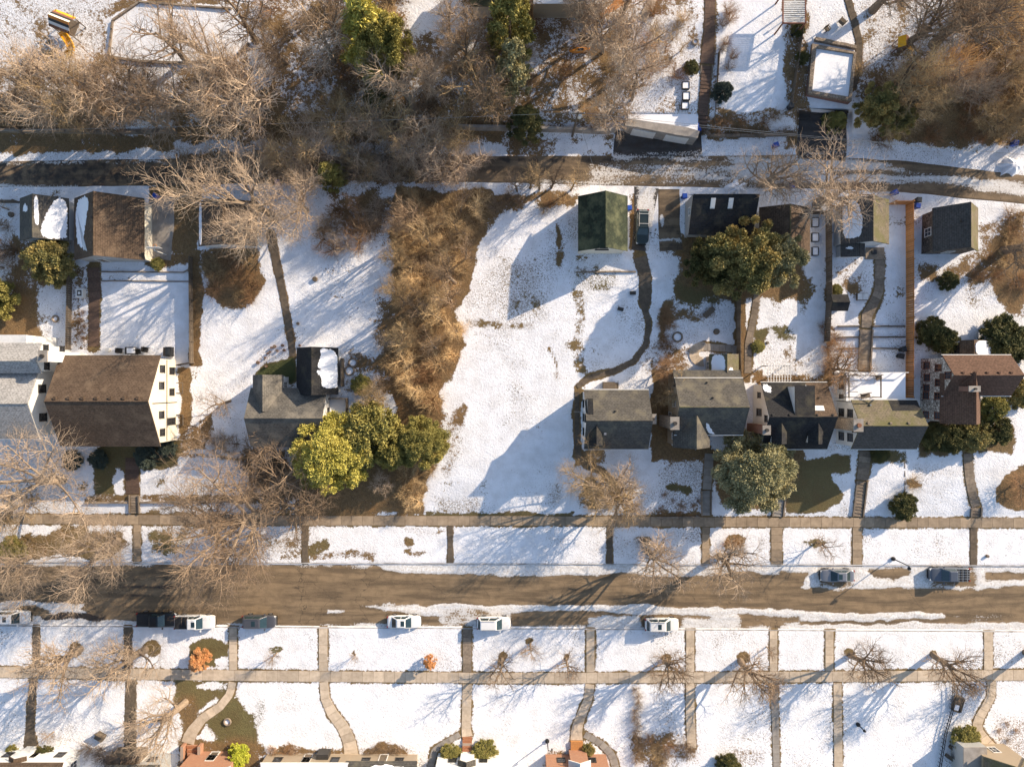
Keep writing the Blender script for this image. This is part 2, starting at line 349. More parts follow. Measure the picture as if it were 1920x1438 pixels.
# (polygon, feather, snow, leaf, speck, green)
COVER = [
 (rect(-400, -300, 1250, 250), 30, .44, 1, .6, 0), (rect(-400, -300, 200, 110), 25, .66, .9, .8, 0), (rect(-400, 200, 330, 262), 12, .18, 1, .5, 0),
 ([(196, 100), (208, 36), (262, 3), (430, 16), (466, 40), (470, 85), (444, 112), (345, 122), (205, 112)], 4, 1.0, .5, .35, 0),
 (rect(190, 125, 330, 190), 22, .62, 1, .8, 0), ([(205, 235), (300, 175), (330, 200), (330, 250), (210, 262)], 14, .55, 1, .7, 0), (rect(465, 85, 500, 150), 10, .75, 1, .4, 0),
 (rect(500, 165, 620, 240), 14, .46, 1, .7, 0), (rect(770, -50, 850, 60), 14, .85, 1, .5, 0), (rect(745, 120, 850, 200), 22, .42, 1, .5, 0),
 (ell(170, 215, 35, 30), 14, .05, 1, .2, 0), (ell(500, 200, 26, 34), 12, .1, 1, .2, 0),
 (rect(-300, 255, 330, 288), 8, .22, .9, .6, 0), (rect(330, 225, 940, 268), 10, .30, 1, .6, 0), (rect(-300, 288, 370, 308), 5, .72, .8, .7, 0), (rect(330, 268, 760, 290), 6, .66, .8, .7, 0), (rect(330, 288, 900, 345), 6, .32, 1, .5, 0),
 (rect(330, 345, 760, 372), 6, .70, .8, .7, 0), (rect(640, 372, 770, 400), 8, .38, 1, .7, 0), (rect(945, 255, 1150, 296), 7, .42, 1, .6, 0), (rect(1040, 263, 1152, 290), 6, .80, .8, .5, 0),
 (rect(1313, 258, 1490, 288), 5, .86, .8, .6, 0), (rect(1320, 232, 1495, 260), 6, .32, 1, .5, 0),
 (rect(1195, -80, 1312, 232), 14, .68, 1, .8, 0), ([(1195, 40), (1260, 30), (1300, 0), (1280, -40), (1200, -40)], 10, .42, 1, .7, 0), (rect(1205, 85, 1265, 140), 16, .50, 1, .8, 0),
 (rect(1345, -80, 1470, 212), 5, 1.0, .5, .06, 0), ([(1330, 195), (1480, 205), (1480, 240), (1320, 236)], 7, .40, 1, .7, 0), (rect(1318, -80, 1350, 215), 5, .62, .9, .6, 0),
 (rect(1468, -80, 1520, 280), 6, .40, 1, .6, 0), (rect(1522, -80, 1602, 82), 5, .88, .8, .5, 0), (rect(1602, -80, 1740, 150), 14, .62, .9, .8, 0), (rect(1600, 100, 1800, 200), 22, .56, 1, .8, 0),
 (rect(1640, 150, 2300, 275), 22, .26, 1, .6, 0), (rect(1790, -80, 2300, 180), 26, .36, 1, .6, 0), (rect(1738, -60, 1800, 110), 8, .80, .9, .5, 0),
 ([(1560, 250), (1620, 262), (1800, 280), (1800, 308), (1640, 300), (1570, 285)], 6, .80, .6, .7, 0), (ell(1462, 238, 20, 12), 6, .85, 1, .5, 0),
 # left yards
 (rect(0, 345, 140, 372), 8, .78, .8, .6, 0), (rect(-200, 380, 40, 560), 20, .60, .9, .6, 0), (rect(30, 440, 135, 570), 16, .36, 1, .5, 0), (rect(-200, 545, 72, 640), 10, .12, 1, .3, 0),
 (rect(72, 535, 132, 655), 8, .86, .8, .6, 0), (rect(128, 500, 160, 660), 4, .52, 1, .5, 0), (rect(185, 528, 362, 664), 3, 1.0, .5, .15, 0), (rect(186, 508, 358, 526), 3, .85, .8, .4, 0),
 (rect(282, 470, 362, 500), 8, .22, 1, .3, 0), (rect(357, 470, 381, 684), 3, .02, 1, .2, 0), (rect(280, 345, 375, 470), 5, .2, .9, .3, 0),
 (rect(381, 395, 740, 700), 10, .92, .9, .3, 0), ([(385, 470), (480, 455), (495, 520), (470, 565), (420, 580), (385, 545)], 10, .16, 1, .4, 0), (rect(590, 378, 745, 455), 22, .42, 1, .6, 0),
 (rect(600, 455, 745, 620), 26, .74, 1, .5, 0), (rect(705, 560, 760, 740), 16, .35, 1, .4, 0), (rect(480, 650, 560, 690), 16, .86, 1, .8, 0), ([(482, 705), (495, 690), (553, 668), (556, 715), (485, 720)], 3, 0, 0, 0, 1),
 (rect(336, 690, 356, 825), 6, .08, 1, .3, 0), ([(330, 815), (400, 770), (400, 820), (350, 860), (325, 870)], 10, .35, 1, .4, 0), (ell(370, 840, 20, 12), 8, .3, 1, .5, 0), (rect(340, 855, 480, 864), 4, .4, 1, .6, 0),
 (rect(180, 835, 340, 880), 8, .12, .3, .3, .3), ([(175, 870), (218, 865), (216, 925), (185, 935)], 6, .15, .2, .3, .3), (rect(0, 900, 120, 968), 20, .62, .9, .7, 0), (rect(160, 926, 480, 942), 3, .42, .8, .8, 0), (ell(305, 905, 12, 10), 7, .4, .4, .9, .2),
 (rect(455, 835, 560, 965), 24, .46, 1, .7, 0), (rect(640, 650, 720, 740), 18, .55, 1, .7, 0), ([(560, 860), (640, 880), (760, 860), (760, 968), (560, 968)], 10, .08, 1, .3, 0),
 # wooded strip on the vacant lot
 ([(742, 360), (918, 360), (912, 430), (893, 480), (880, 530), (862, 590), (872, 640), (855, 690), (822, 735), (836, 785), (832, 850), (808, 905), (798, 968), (745, 968), (735, 700)], 9, .04, 1, .3, 0),
 ([(912, 360), (985, 362), (1080, 368), (1080, 395), (1000, 400), (950, 405), (912, 430)], 10, .30, 1, .6, 0), ([(985, 375), (1010, 372), (1000, 440), (975, 430)], 8, .7, 1, .6, 0),
 (rect(918, 470, 1035, 610), 40, .72, .5, .95, 0), (ell(1045, 470, 14, 45), 12, .62, .8, .9, 0), ([(875, 598), (1000, 602), (1000, 614), (880, 612)], 4, .52, .6, .9, 0), (ell(850, 820, 26, 50), 18, .66, 1, .9, 0), (rect(820, 930, 905, 968), 12, .68, .6, .95, 0), (rect(800, 961, 1075, 970), 2, .35, .4, .6, .2),
 (ell(1043, 440, 4, 24), 4, .12, 1, .9, 0), (ell(1047, 486, 9, 14), 6, .25, .8, .9, 0), (ell(1004, 487, 2.5, 4), 3, .1, .8, .5, 0), (ell(1010, 565, 16, 12), 10, .48, .6, .95, 0), (ell(968, 560, 10, 10), 8, .5, .6, .95, 0), ([(1024, 652), (1030, 650), (1045, 690), (1040, 694)], 3, .35, .8, .9, 0), (ell(1040, 705, 4, 10), 4, .4, .8, .9, 0), (ell(860, 770, 14, 22), 8, .4, 1, .95, 0), (ell(845, 880, 14, 18), 10, .55, 1, .95, 0), (ell(1040, 920, 18, 24), 14, .66, 1, .95, 0),
 # yards of the right-hand houses
 (rect(1076, 480, 1100, 700), 4, .55, .6, .6, 0), (rect(1085, 512, 1165, 545), 12, .55, .2, .95, .2), (rect(1180, 365, 1200, 470), 5, .25, 1, .4, 0), (rect(1200, 355, 1225, 470), 5, .9, .6, .5, 0), (rect(1225, 440, 1280, 490), 8, .80, .8, .7, 0),
 (rect(1270, 440, 1510, 560), 18, .06, 1, .3, 0), (rect(1265, 540, 1345, 570), 12, .3, .3, .6, .3), (ell(1250, 590, 18, 25), 8, .1, 1, .3, 0), (rect(1238, 600, 1260, 690), 8, .12, 1, .3, 0), (rect(1255, 575, 1335, 600), 8, .45, 1, .8, 0), (rect(1250, 610, 1310, 660), 16, .82, .9, .8, 0),
 (rect(1205, 640, 1300, 710), 18, .5, 1, .7, 0), (rect(1222, 700, 1262, 865), 5, .03, 1, .2, 0), (rect(1380, 545, 1402, 720), 4, .1, 1, .3, 0), (rect(1405, 690, 1425, 720), 5, .3, 1, .4, 0), (rect(1420, 700, 1560, 722), 6, .3, 1, .5, 0),
 (ell(1470, 625, 28, 14), 12, .35, .1, .95, .4), (ell(1430, 632, 14, 10), 6, .1, .1, .3, .3), (rect(1560, 490, 1615, 520), 12, .6, 1, .8, 0), (rect(1575, 520, 1625, 552), 10, .55, 1, .9, 0), (rect(1545, 480, 1560, 700), 5, .5, 1, .6, 0),
 (rect(1715, 490, 1760, 530), 10, .35, .9, .7, 0), ([(1832, 415), (1930, 385), (1930, 600), (1895, 575), (1860, 545), (1790, 530), (1770, 500), (1830, 470)], 12, .40, 1, .8, 0), (rect(1880, 470, 1930, 560), 14, .1, 1, .5, 0),
 (rect(1250, 835, 1340, 880), 8, .25, 1, .5, 0), (rect(1228, 870, 1320, 970), 16, .74, 1, .95, 0), (ell(1260, 912, 12, 8), 6, .2, .2, .5, .4), (ell(1281, 918, 12, 6), 5, .2, .2, .5, .4), (rect(1230, 958, 1312, 972), 4, .3, 1, .5, 0),
 ([(1335, 850), (1420, 840), (1490, 880), (1500, 940), (1450, 955), (1345, 945)], 8, .12, 1, .4, 0), ([(1480, 885), (1500, 860), (1600, 850), (1596, 880), (1560, 885), (1582, 930), (1570, 950), (1510, 960), (1478, 962)], 6, .10, .25, .3, .15), (rect(1460, 840, 1500, 900), 6, .25, 1, .4, 0),
 (rect(1610, 842, 1700, 868), 6, .3, .4, .5, .3), (rect(1720, 795, 1900, 850), 10, .2, 1, .4, .2), (ell(1715, 905, 14, 12), 5, .3, 1, .5, 0), ([(1870, 920), (1885, 890), (1930, 870), (1930, 950), (1900, 955), (1870, 940)], 6, .05, 1, .3, 0),
 (rect(1075, 730, 1092, 870), 3, .1, .8, .3, 0), (rect(1076, 840, 1140, 870), 6, .3, 1, .4, 0), (ell(1105, 925, 30, 32), 14, .3, 1, .6, 0), (rect(1130, 900, 1235, 968), 20, .72, 1, .8, 0), (rect(1440, 650, 1560, 700), 14, .72, .9, .7, 0),
 # boulevards
 (rect(-50, 985, 240, 1050), 12, .90, .6, .4, 0), ([(15, 1020), (120, 985), (225, 1003), (236, 1020), (205, 1042), (60, 1048)], 8, .12, .6, .4, 0), ([(272, 1000), (360, 995), (345, 1040), (280, 1050)], 12, .42, .3, .6, .2), (rect(380, 985, 580, 1055), 26, .6, .8, .7, 0),
 (ell(600, 1025, 22, 16), 8, .3, .3, .7, .1), (rect(585, 1036, 700, 1052), 6, .5, .9, .8, 0), (ell(765, 1018, 11, 9), 5, .1, .7, .4, 0), (ell(778, 1036, 22, 7), 5, .35, .8, .5, 0), (rect(750, 986, 845, 1000), 8, .62, .9, .8, 0),
 (ell(1380, 1020, 22, 14), 6, .1, .8, .3, 0), (ell(1530, 1013, 24, 8), 5, .25, 0, .3, 0), (ell(1205, 1018, 20, 16), 7, .3, 1, .5, 0), (ell(1160, 1030, 60, 24), 20, .78, .8, .7, 0), (rect(1320, 1030, 1400, 1056), 10, .55, 1, .8, 0),
 (ell(941, 1234, 9, 9), 4, .05, .8, .3, 0), (ell(995, 1205, 6, 6), 3, .1, .8, .3, 0), (ell(1062, 1235, 5, 5), 3, .1, .8, .3, 0), (ell(1248, 1234, 11, 10), 4, .05, .8, .3, 0), (ell(1392, 1236, 13, 11), 4, .05, .8, .3, 0), (ell(1595, 1226, 9, 8), 4, .05, .3, .3, 0), (ell(1750, 1225, 9, 7), 4, .05, .3, .3, 0), (ell(665, 1228, 4, 5), 3, .1, .8, .3, 0), (ell(1290, 1000, 30, 20), 12, .8, .8, .9, 0),
 (ell(145, 1217, 14, 13), 4, .1, .8, .3, 0), (ell(283, 1220, 20, 16), 5, .1, .5, .4, 0), ([(352, 1215), (365, 1200), (395, 1198), (428, 1205), (426, 1252), (355, 1255)], 5, .06, 0, .4, .1), (ell(415, 1240, 13, 9), 3, .95, 0, .2, 0), (ell(518, 1222, 18, 10), 5, .3, 0, .6, .2),
 ([(333, 1275), (425, 1275), (420, 1310), (345, 1345), (330, 1330)], 6, .14, .1, .6, .1), (ell(395, 1290, 26, 10), 6, .9, 0, .6, 0), (ell(350, 1345, 22, 40), 10, .25, .9, .5, 0), ([(390, 1350), (440, 1300), (470, 1330), (490, 1340), (480, 1400), (400, 1400)], 10, .22, 0, .7, .2), (rect(330, 1385, 500, 1445), 10, .3, .9, .5, 0),
 (rect(480, 1300, 500, 1360), 8, .6, 0, .9, .3), (rect(500, 1395, 640, 1440), 10, .45, 1, .8, 0), (rect(670, 1398, 770, 1430), 10, .35, 1, .7, 0), (rect(1180, 1370, 1310, 1440), 16, .5, 1, .8, 0), (rect(1020, 1400, 1090, 1440), 8, .5, 1, .7, 0), (rect(1860, 1340, 1930, 1440), 20, .7, 1, .95, 0), (rect(1340, 1400, 1440, 1440), 12, .7, 1, .9, 0),
]
def linex(pts, x): return float(np.interp(x, [p[0] for p in pts], [p[1] for p in pts]))
SWU = [(-400, 971.5), (0, 972.5), (600, 976), (960, 976), (1440, 979), (1920, 980), (2320, 981)]
SWL = [(-400, 1256), (0, 1259.5), (480, 1266.5), (960, 1271), (1440, 1269), (1920, 1265), (2320, 1262)]
# every paved walk: name, label, material, points (x, y, width), slab length
WALKS = [('sidewalk', 'long concrete sidewalk along the upper side of the street, below the vacant lot', 'concb', [(x, linex(SWU, x), 17.5) for x in range(-100, 2041, 60)], 20.0),
         ('sidewalk', 'long concrete sidewalk of pale squares along the lower side of the street', 'conc', [(x, linex(SWL, x), 19.5) for x in range(-100, 2041, 60)], 20.0)]
UPB = [(257, 13, 'concb'), (572, 11, 'bare'), (844, 10, 'bare'), (1143, 10, 'bare'), (1323, 13, 'concb'), (1456, 20, 'concb'), (1607, 17, 'concb'), (1825, 12, 'bare')]
for i, (x, w, m) in enumerate(UPB):
    WALKS.append(('kerb_walk', ['first', 'second', 'third', 'fourth', 'fifth', 'sixth', 'seventh', 'eighth'][i]+' short walk from the left crossing the upper boulevard to the kerb', m, [(x, linex(SWU, x)+9.5, w), (x, yk1(x)-2, w)], 15.0))
LOB = [(68, 12, 'bare'), (240, 14, 'bare'), (437, 14, 'conc'), (606, 16, 'conc'), (876, 16, 'stone'), (1107, 15, 'conc'), (1294, 15, 'conc'), (1450, 14, 'conc'), (1555, 15, 'conc'), (1853, 16, 'conc')]
for i, (x, w, m) in enumerate(LOB):
    WALKS.append(('kerb_walk', ['first', 'second', 'third', 'fourth', 'fifth', 'sixth', 'seventh', 'eighth', 'ninth', 'tenth'][i]+' short walk from the left crossing the lower boulevard to the kerb', m, [(x, yk2(x)+3, w), (x, linex(SWL, x)-10.5, w)], 16.0))
WALKS += [
 ('front_walk', 'worn walk leading down from the lower sidewalk at the far left, ending by a white porch', 'bare', [(63, 1271, 13), (58, 1330, 14), (57, 1368, 16), (58, 1400, 26)], 16),
 ('front_walk', 'straight leaf-strewn walk leading down to the porch steps at lower left', 'bare', [(246, 1272, 19), (245, 1330, 19), (244, 1400, 22)], 14),
 ('front_walk', 'pale concrete walk curving left across the patchy olive lawn at lower left', 'conc', [(436, 1278, 14), (432, 1300, 14), (412, 1325, 15), (380, 1346, 17), (357, 1375, 22), (352, 1393, 24)], 14),
 ('front_walk', 'concrete walk curving right down to a snow-roofed house at lower centre left', 'conc', [(607, 1278, 16), (610, 1310, 17), (622, 1335, 20), (645, 1365, 22), (657, 1395, 24), (659, 1421, 26)], 15),
 ('front_walk', 'straight concrete walk leading down to brick steps between two round shrubs', 'conc', [(876, 1282, 17), (875, 1330, 17), (874, 1365, 17), (876, 1380, 20)], 15),
 ('side_path', 'narrow concrete side path curving left from the brick steps between round shrubs', 'conc2', [(862, 1376, 10), (838, 1390, 11), (815, 1405, 12), (806, 1440, 12)], 12),
 ('front_walk', 'concrete walk bending left down to the orange brick house', 'conc', [(1106, 1282, 17), (1103, 1310, 16), (1090, 1340, 17), (1081, 1365, 20), (1081, 1387, 23)], 15),
 ('side_path', 'grey side path curving right around the orange brick house', 'conc2', [(1096, 1376, 12), (1125, 1392, 12), (1148, 1415, 14), (1156, 1445, 14)], 12),
 ('front_walk', 'straight concrete walk right of the brown hedge, leading down to leafless shrubs', 'conc', [(1294, 1280, 16), (1294, 1340, 16), (1297, 1402, 17)], 16),
 ('front_walk', 'straight narrow walk with a mulched left edge, right of the row with the thin hedge', 'conc2', [(1451, 1280, 14), (1454, 1360, 13), (1456, 1445, 12)], 16),
 ('front_walk', 'straight concrete walk beside the lawn with long blue tree shadows', 'conc', [(1570, 1280, 15), (1571, 1360, 15), (1572, 1445, 16)], 16),
 ('front_walk', 'concrete walk snaking in an S to the tan hip-roofed house at lower right', 'conc', [(1859, 1276, 16), (1858, 1305, 16), (1845, 1330, 16), (1832, 1352, 18), (1834, 1372, 20), (1850, 1392, 20), (1862, 1404, 20)], 14),
 ('front_walk', 'brick front walk leading from the big brown-roofed house to its stone steps', 'brickpath', [(248, 858, 25), (248, 890, 25), (249, 926, 25)], 8),
 ('front_walk', 'grey stone walk from the white house with two chimneys to its front stairs', 'stone', [(1622, 845, 22), (1619, 880, 22), (1616, 900, 20)], 12),
 ('front_walk', 'flagstone walk beside the round sage evergreen, leading to the tan house', 'conc2', [(1330, 850, 17), (1328, 880, 16), (1325, 918, 16)], 13),
 ('front_walk', 'tan flagstone walk from the brown stone house down to the sidewalk', 'stone', [(1814, 850, 15), (1817, 890, 17), (1824, 930, 17), (1830, 950, 16)], 14),
 ('front_walk', 'dark side walk hugging the left wall of the house beside the vacant lot', 'bare', [(1082, 735, 9), (1082, 800, 9), (1084, 855, 12), (1100, 872, 14), (1130, 884, 12), (1150, 905, 14), (1155, 930, 12)], 12),
 ('garden_path', 'brown path winding down through the snowy yard of the green-roofed garage', 'bare', [(1200, 482, 26), (1210, 520, 22), (1209, 568, 22), (1209, 580, 10), (1217, 605, 9), (1212, 645, 9), (1188, 678, 10), (1148, 697, 10), (1105, 708, 10), (1082, 725, 9)], 12),
 ('garden_path', 'dark shovelled path running straight down the snowy yard to the low grey-roofed house', 'bare', [(508, 440, 16), (520, 500, 15), (532, 560, 13), (543, 620, 11), (549, 668, 11)], 16),
 ('garden_path', 'grey flagstone path bending through the yard beside the orange cedar fence', 'stone', [(1650, 486, 18), (1648, 545, 17), (1640, 565, 18), (1626, 590, 20), (1624, 615, 18)], 12),
 ('garden_path', 'brown brick garden path left of the snowy rectangular lawn', 'brickpath', [(176, 502, 22), (178, 558, 22), (177, 565, 19), (176, 650, 20)], 9),
 ('garden_path', 'stepping-stone path right of the grey wooden fence behind the tan house', 'stone', [(1420, 545, 12), (1414, 590, 12), (1403, 645, 13), (1402, 700, 13)], 11),
 ('garden_path', 'dark stone path between snowy yards leading up from the concrete garage terrace', 'brickpath', [(1326, 120, 26), (1330, 60, 20), (1332, -20, 18)], 12),
 ('patio_walk', 'grey paved strip beside the round tan patio', 'conc2', [(1316, 650, 13), (1382, 655, 13)], 12),
 ('yard_path', 'curved tan garden path in the yard at upper right', 'bare', [(1584, -20, 12), (1600, 35, 12), (1611, 80, 12), (1610, 120, 12), (1600, 165, 11)], 12),
]
STAIRS = [  # centre line, width, step in px
 ('stone_steps', 'dark stone steps from the sidewalk up to the brick walk of the brown-roofed house', 'stone', (253, 962), (252, 928), 15, 5),
 ('stone_steps', 'grey front steps beside the round sage evergreen, leading to the tan house', 'conc2', (1324, 966), (1324, 920), 14, 5.5),
 ('stone_steps', 'short dark front steps between the sage evergreen and the bare olive lawn', 'conc2', (1458, 968), (1462, 932), 17, 6),
 ('stone_steps', 'long pale front stairs up to the white house with two chimneys', 'stone', (1608, 968), (1616, 902), 16, 6),
 ('stone_steps', 'broad stone steps at the foot of the tan flagstone walk, far right', 'stone', (1829, 969), (1830, 952), 16, 5),
 ('stone_steps', 'dark stone stairs climbing from the driveway beside the concrete garage', 'brickpath', (1316, 244), (1325, 124), 17, 7),
 ('stone_steps', 'garden steps between snow-covered planting terraces by the cedar fence', 'stone', (1620, 694), (1624, 618), 19, 9),
]
# ---- ground sheet
def lines(a, b, lo, hi, fine, coarse):
    return np.unique(np.concatenate([np.arange(a, lo, coarse), np.arange(lo, hi, fine), np.arange(hi, b+coarse, coarse)]))
gx = lines(-4000, 5900, -60, 1980, 4.0, 60.0); gy = lines(-3600, 5000, -60, 1500, 4.0, 60.0)
GX, GY = np.meshgrid(gx, gy)
WXX, WYY = warp(GX, GY)
sn = np.full(GX.shape, .95); lf = np.full(GX.shape, .6); spk = np.full(GX.shape, .42)+vnoise(GX, GY, 60, 31)*.35+vnoise(GX, GY, 22, 32)*.25; grn = np.zeros(GX.shape)
for poly, fe, s_, l_, p_, g_ in COVER:
    xs = [p[0] for p in poly]; ys = [p[1] for p in poly]
    i0, i1 = np.searchsorted(gx, [min(xs)-fe-18, max(xs)+fe+18]); j0, j1 = np.searchsorted(gy, [min(ys)-fe-18, max(ys)+fe+18])
    if i1 <= i0 or j1 <= j0: continue
    sl = (slice(j0, j1), slice(i0, i1))
    wk = min(1.0, .35+fe/14.0)
    w = np.clip(sdf_poly(GX[sl]+(WXX-GX)[sl]*wk, GY[sl]+(WYY-GY)[sl]*wk, poly)/fe*.5+.5, 0, 1); w = w*w*(3-2*w)
    for arr, val in ((sn, s_), (lf, l_), (spk, p_), (grn, g_)): arr[sl] = arr[sl]*(1-w)+val*w
for nm, lab, mt, pts, st in WALKS+[(a, b, c, [(*d, f), (*e, f)], 0) for a, b, c, d, e, f, k in STAIRS]:
    xs = [p[0] for p in pts]; ys = [p[1] for p in pts]
    i0, i1 = np.searchsorted(gx, [min(xs)-25, max(xs)+25]); j0, j1 = np.searchsorted(gy, [min(ys)-25, max(ys)+25])
    sl = (slice(j0, j1), slice(i0, i1)); d = sdf_line(GX[sl], GY[sl], pts)
    sn[sl] = np.minimum(sn[sl], np.clip(.30+d/(5.0 if mt == 'bare' else 8.0)*.7, 0, 1)); 
lawn = (GY > 350) & (GY < 970)
sn = sn+vnoise(GX, GY, 22, 9)*.10*(sn < .9)-np.clip(vnoise(GX, GY, 70, 21)+vnoise(GX, GY, 26, 22)*.8-.35, 0, 1)*np.where(lawn, .40, .15)
GZ = hgt(GX, GY)+vnoise(GX, GY, 30, 11)*.03*((GY < 950) | (GY > 1290))
k = (CAMH-GZ)/CAMH/S
V = np.stack([(GX-960)*k, (719-GY)*k, GZ], -1).reshape(-1, 3)
ny, nx = GX.shape; idx = np.arange(nx*ny).reshape(ny, nx)
F = np.stack([idx[1:, :-1], idx[1:, 1:], idx[:-1, 1:], idx[:-1, :-1]], -1).reshape(-1, 4)
def grid_obj(name, V, F, mats, attrs, kind='structure'):
    me = bpy.data.meshes.new(name); me.vertices.add(len(V)); me.vertices.foreach_set('co', V.astype(np.float32).ravel())
    me.loops.add(F.size); me.loops.foreach_set('vertex_index', F.astype(np.int32).ravel())
    me.polygons.add(len(F)); me.polygons.foreach_set('loop_start', np.arange(0, F.size, 4, dtype=np.int32)); me.polygons.foreach_set('loop_total', np.full(len(F), 4, dtype=np.int32))
    me.update(calc_edges=True); me.polygons.foreach_set('use_smooth', np.ones(len(F), bool))
    for an, av in attrs.items():
        a = me.attributes.new(an, 'FLOAT', 'POINT'); a.data.foreach_set('value', av.astype(np.float32).ravel())
    me.materials.append(mats); o = bpy.data.objects.new(name, me); COL.objects.link(o); tag(o, kind=kind); return o
gro = grid_obj('ground', V, F, M['ground'], dict(snow=sn, leaf=lf, speck=spk, green=grn))
tag(gro, 'snow-covered lawns and leaf-littered ground of the whole block')

def cover_on(X, Y, lst, base):
    a = np.full(X.shape, base); X, Y = warp(X, Y, .45)
    for poly, fe, v in lst:
        w = np.clip(sdf_poly(X, Y, poly)/fe*.5+.5, 0, 1); w = w*w*(3-2*w); a = a*(1-w)+v*w
    return a
# ---- street
sx = np.arange(-400, 2325, 5.0); tt = np.linspace(0, 1, 61)
SX, ST = np.meshgrid(sx, tt); SY = yk1(SX)+(yk2(SX)-yk1(SX))*ST
SNOWST = [
 (rect(-60, 1040, 260, 1062), 5, .7), ([(560, 1040), (700, 1055), (720, 1072), (840, 1076), (1000, 1080), (1170, 1078), (1300, 1078), (1360, 1074), (1460, 1074), (1460, 1040)], 5, .9), ([(480, 1055), (700, 1056), (700, 1064), (480, 1062)], 4, .5),
 ([(1460, 1050), (1950, 1050), (1950, 1080), (1920, 1100), (1800, 1104), (1500, 1103), (1515, 1075), (1460, 1068)], 5, .84), (ell(1668, 1074, 38, 12), 5, .05), (rect(1535, 1066, 1604, 1098), 8, .3), (rect(1745, 1066, 1830, 1098), 8, .3), (rect(1850, 1072, 1935, 1088), 6, .2),
 ([(-60, 1124), (60, 1126), (160, 1132), (150, 1142), (185, 1155), (182, 1166), (110, 1160), (40, 1168), (-60, 1180)], 5, .85), (ell(62, 1146, 30, 8), 6, .2), (ell(130, 1157, 55, 9), 5, .1), ([(0, 1160), (250, 1162), (380, 1172), (520, 1176), (520, 1185), (0, 1185)], 4, .7),
 ([(610, 1140), (650, 1142), (648, 1149), (615, 1148)], 3, .7), ([(675, 1136), (780, 1131), (800, 1140), (730, 1147)], 4, .7), ([(720, 1146), (815, 1133), (960, 1132), (1060, 1137), (1180, 1136), (1290, 1138), (1440, 1141), (1560, 1146), (1770, 1146), (1775, 1158), (1700, 1166), (1500, 1172), (1330, 1160), (1200, 1152), (1080, 1148), (960, 1150), (840, 1160)], 4, .92),
 (rect(820, 1140, 960, 1178), 8, .62), ([(960, 1150), (1110, 1150), (1130, 1165), (1090, 1178), (960, 1178)], 6, .08), ([(1165, 1152), (1330, 1155), (1330, 1162), (1165, 1162)], 4, .3), ([(1100, 1158), (1200, 1152), (1210, 1178), (1100, 1180)], 5, .85), (rect(1275, 1160, 1390, 1182), 6, .75), ([(1380, 1152), (1500, 1155), (1500, 1168), (1400, 1172)], 5, .25),
 ([(1460, 1172), (1800, 1163), (1935, 1164), (1935, 1188), (1460, 1188)], 4, .85), ([(1500, 1164), (1780, 1158), (1780, 1164), (1500, 1171)], 3, .15), ([(1770, 1150), (1935, 1150), (1935, 1163), (1830, 1166)], 4, .3),
 (rect(1205, 1158, 1278, 1184), 8, .35), (rect(720, 1158, 792, 1178), 6, .12)]
sns = cover_on(SX, SY, SNOWST, 0.0); edge = np.clip((np.abs(2*ST-1)-.74)/.2, 0, 1)*(.42+.45*vnoise(SX, SY, 34, 51)); sns = np.clip(np.maximum(sns, edge)+vnoise(SX, SY, 14, 52)*.16*(sns > .15), 0, 1); sns = np.where((SX < -60) | (SX > 1960), .5*np.abs(ST*2-1), sns)
WETST = [(rect(-60, 1150, 200, 1170), 10, .6), (ell(130, 1157, 45, 9), 5, 1.0), (ell(535, 1150, 12, 20), 4, .35), (ell(568, 1153, 14, 16), 4, .35), ([(590, 1172), (600, 1148), (650, 1140), (790, 1135), (800, 1150), (720, 1178)], 4, .42), (rect(-60, 1080, 420, 1130), 30, .40), (rect(420, 1085, 960, 1118), 16, .22), (rect(960, 1095, 1960, 1135), 16, .2)]
wet = cover_on(SX, SY, WETST, 0.0)
for tc in (.27, .39, .53, .66): wet = wet+.27*np.exp(-((ST-tc+.012*vnoise(SX, SX*0, 160, 53))/.03)**2)*(.55+.45*vnoise(SX, SY*3, 90, 54))
crown = .07*(1-(2*ST-1)**2)-.02
rs = np.random.RandomState(3); bumpn = np.array([[mnoise.noise(Vector((a*.05, b*.12, 0))) for a in sx] for b in SY[:, 200]])
zs = crown+np.clip(sns-.4, 0, 1)*(.12+.10*bumpn)
kk = (CAMH-zs)/CAMH/S
V = np.stack([(SX-960)*kk, (719-SY)*kk, zs], -1).reshape(-1, 3); ny, nx = SX.shape; idx = np.arange(nx*ny).reshape(ny, nx)
F = np.stack([idx[1:, :-1], idx[1:, 1:], idx[:-1, 1:], idx[:-1, :-1]], -1).reshape(-1, 4)
tag(grid_obj('street', V, F, M['street'], dict(snow=sns, wet=wet)), 'brown asphalt street with dirty snow along both kerbs')
for nm, fn, sg in (('kerb', yk1, -1), ('kerb', yk2, 1)):
    mb = MB(); xs = list(range(-400, 2321, 40))
    for a, b in zip(xs, xs[1:]):
        q = [P(a, fn(a), 0), P(b, fn(b), 0), P(b, fn(b)+sg*2.2, 0), P(a, fn(a)+sg*2.2, 0)]
        if sg > 0: q = [q[3], q[2], q[1], q[0]]
        mb.hexa([(p.x, p.y, -.2) for p in (q if True else q)], [(p.x, p.y, .165) for p in q])
    tag(mb.build(nm, solid('frosted_kerb', (.62, .60, .58), (.24, .21, .18), .7, .9, rnd=0)), kind='structure')
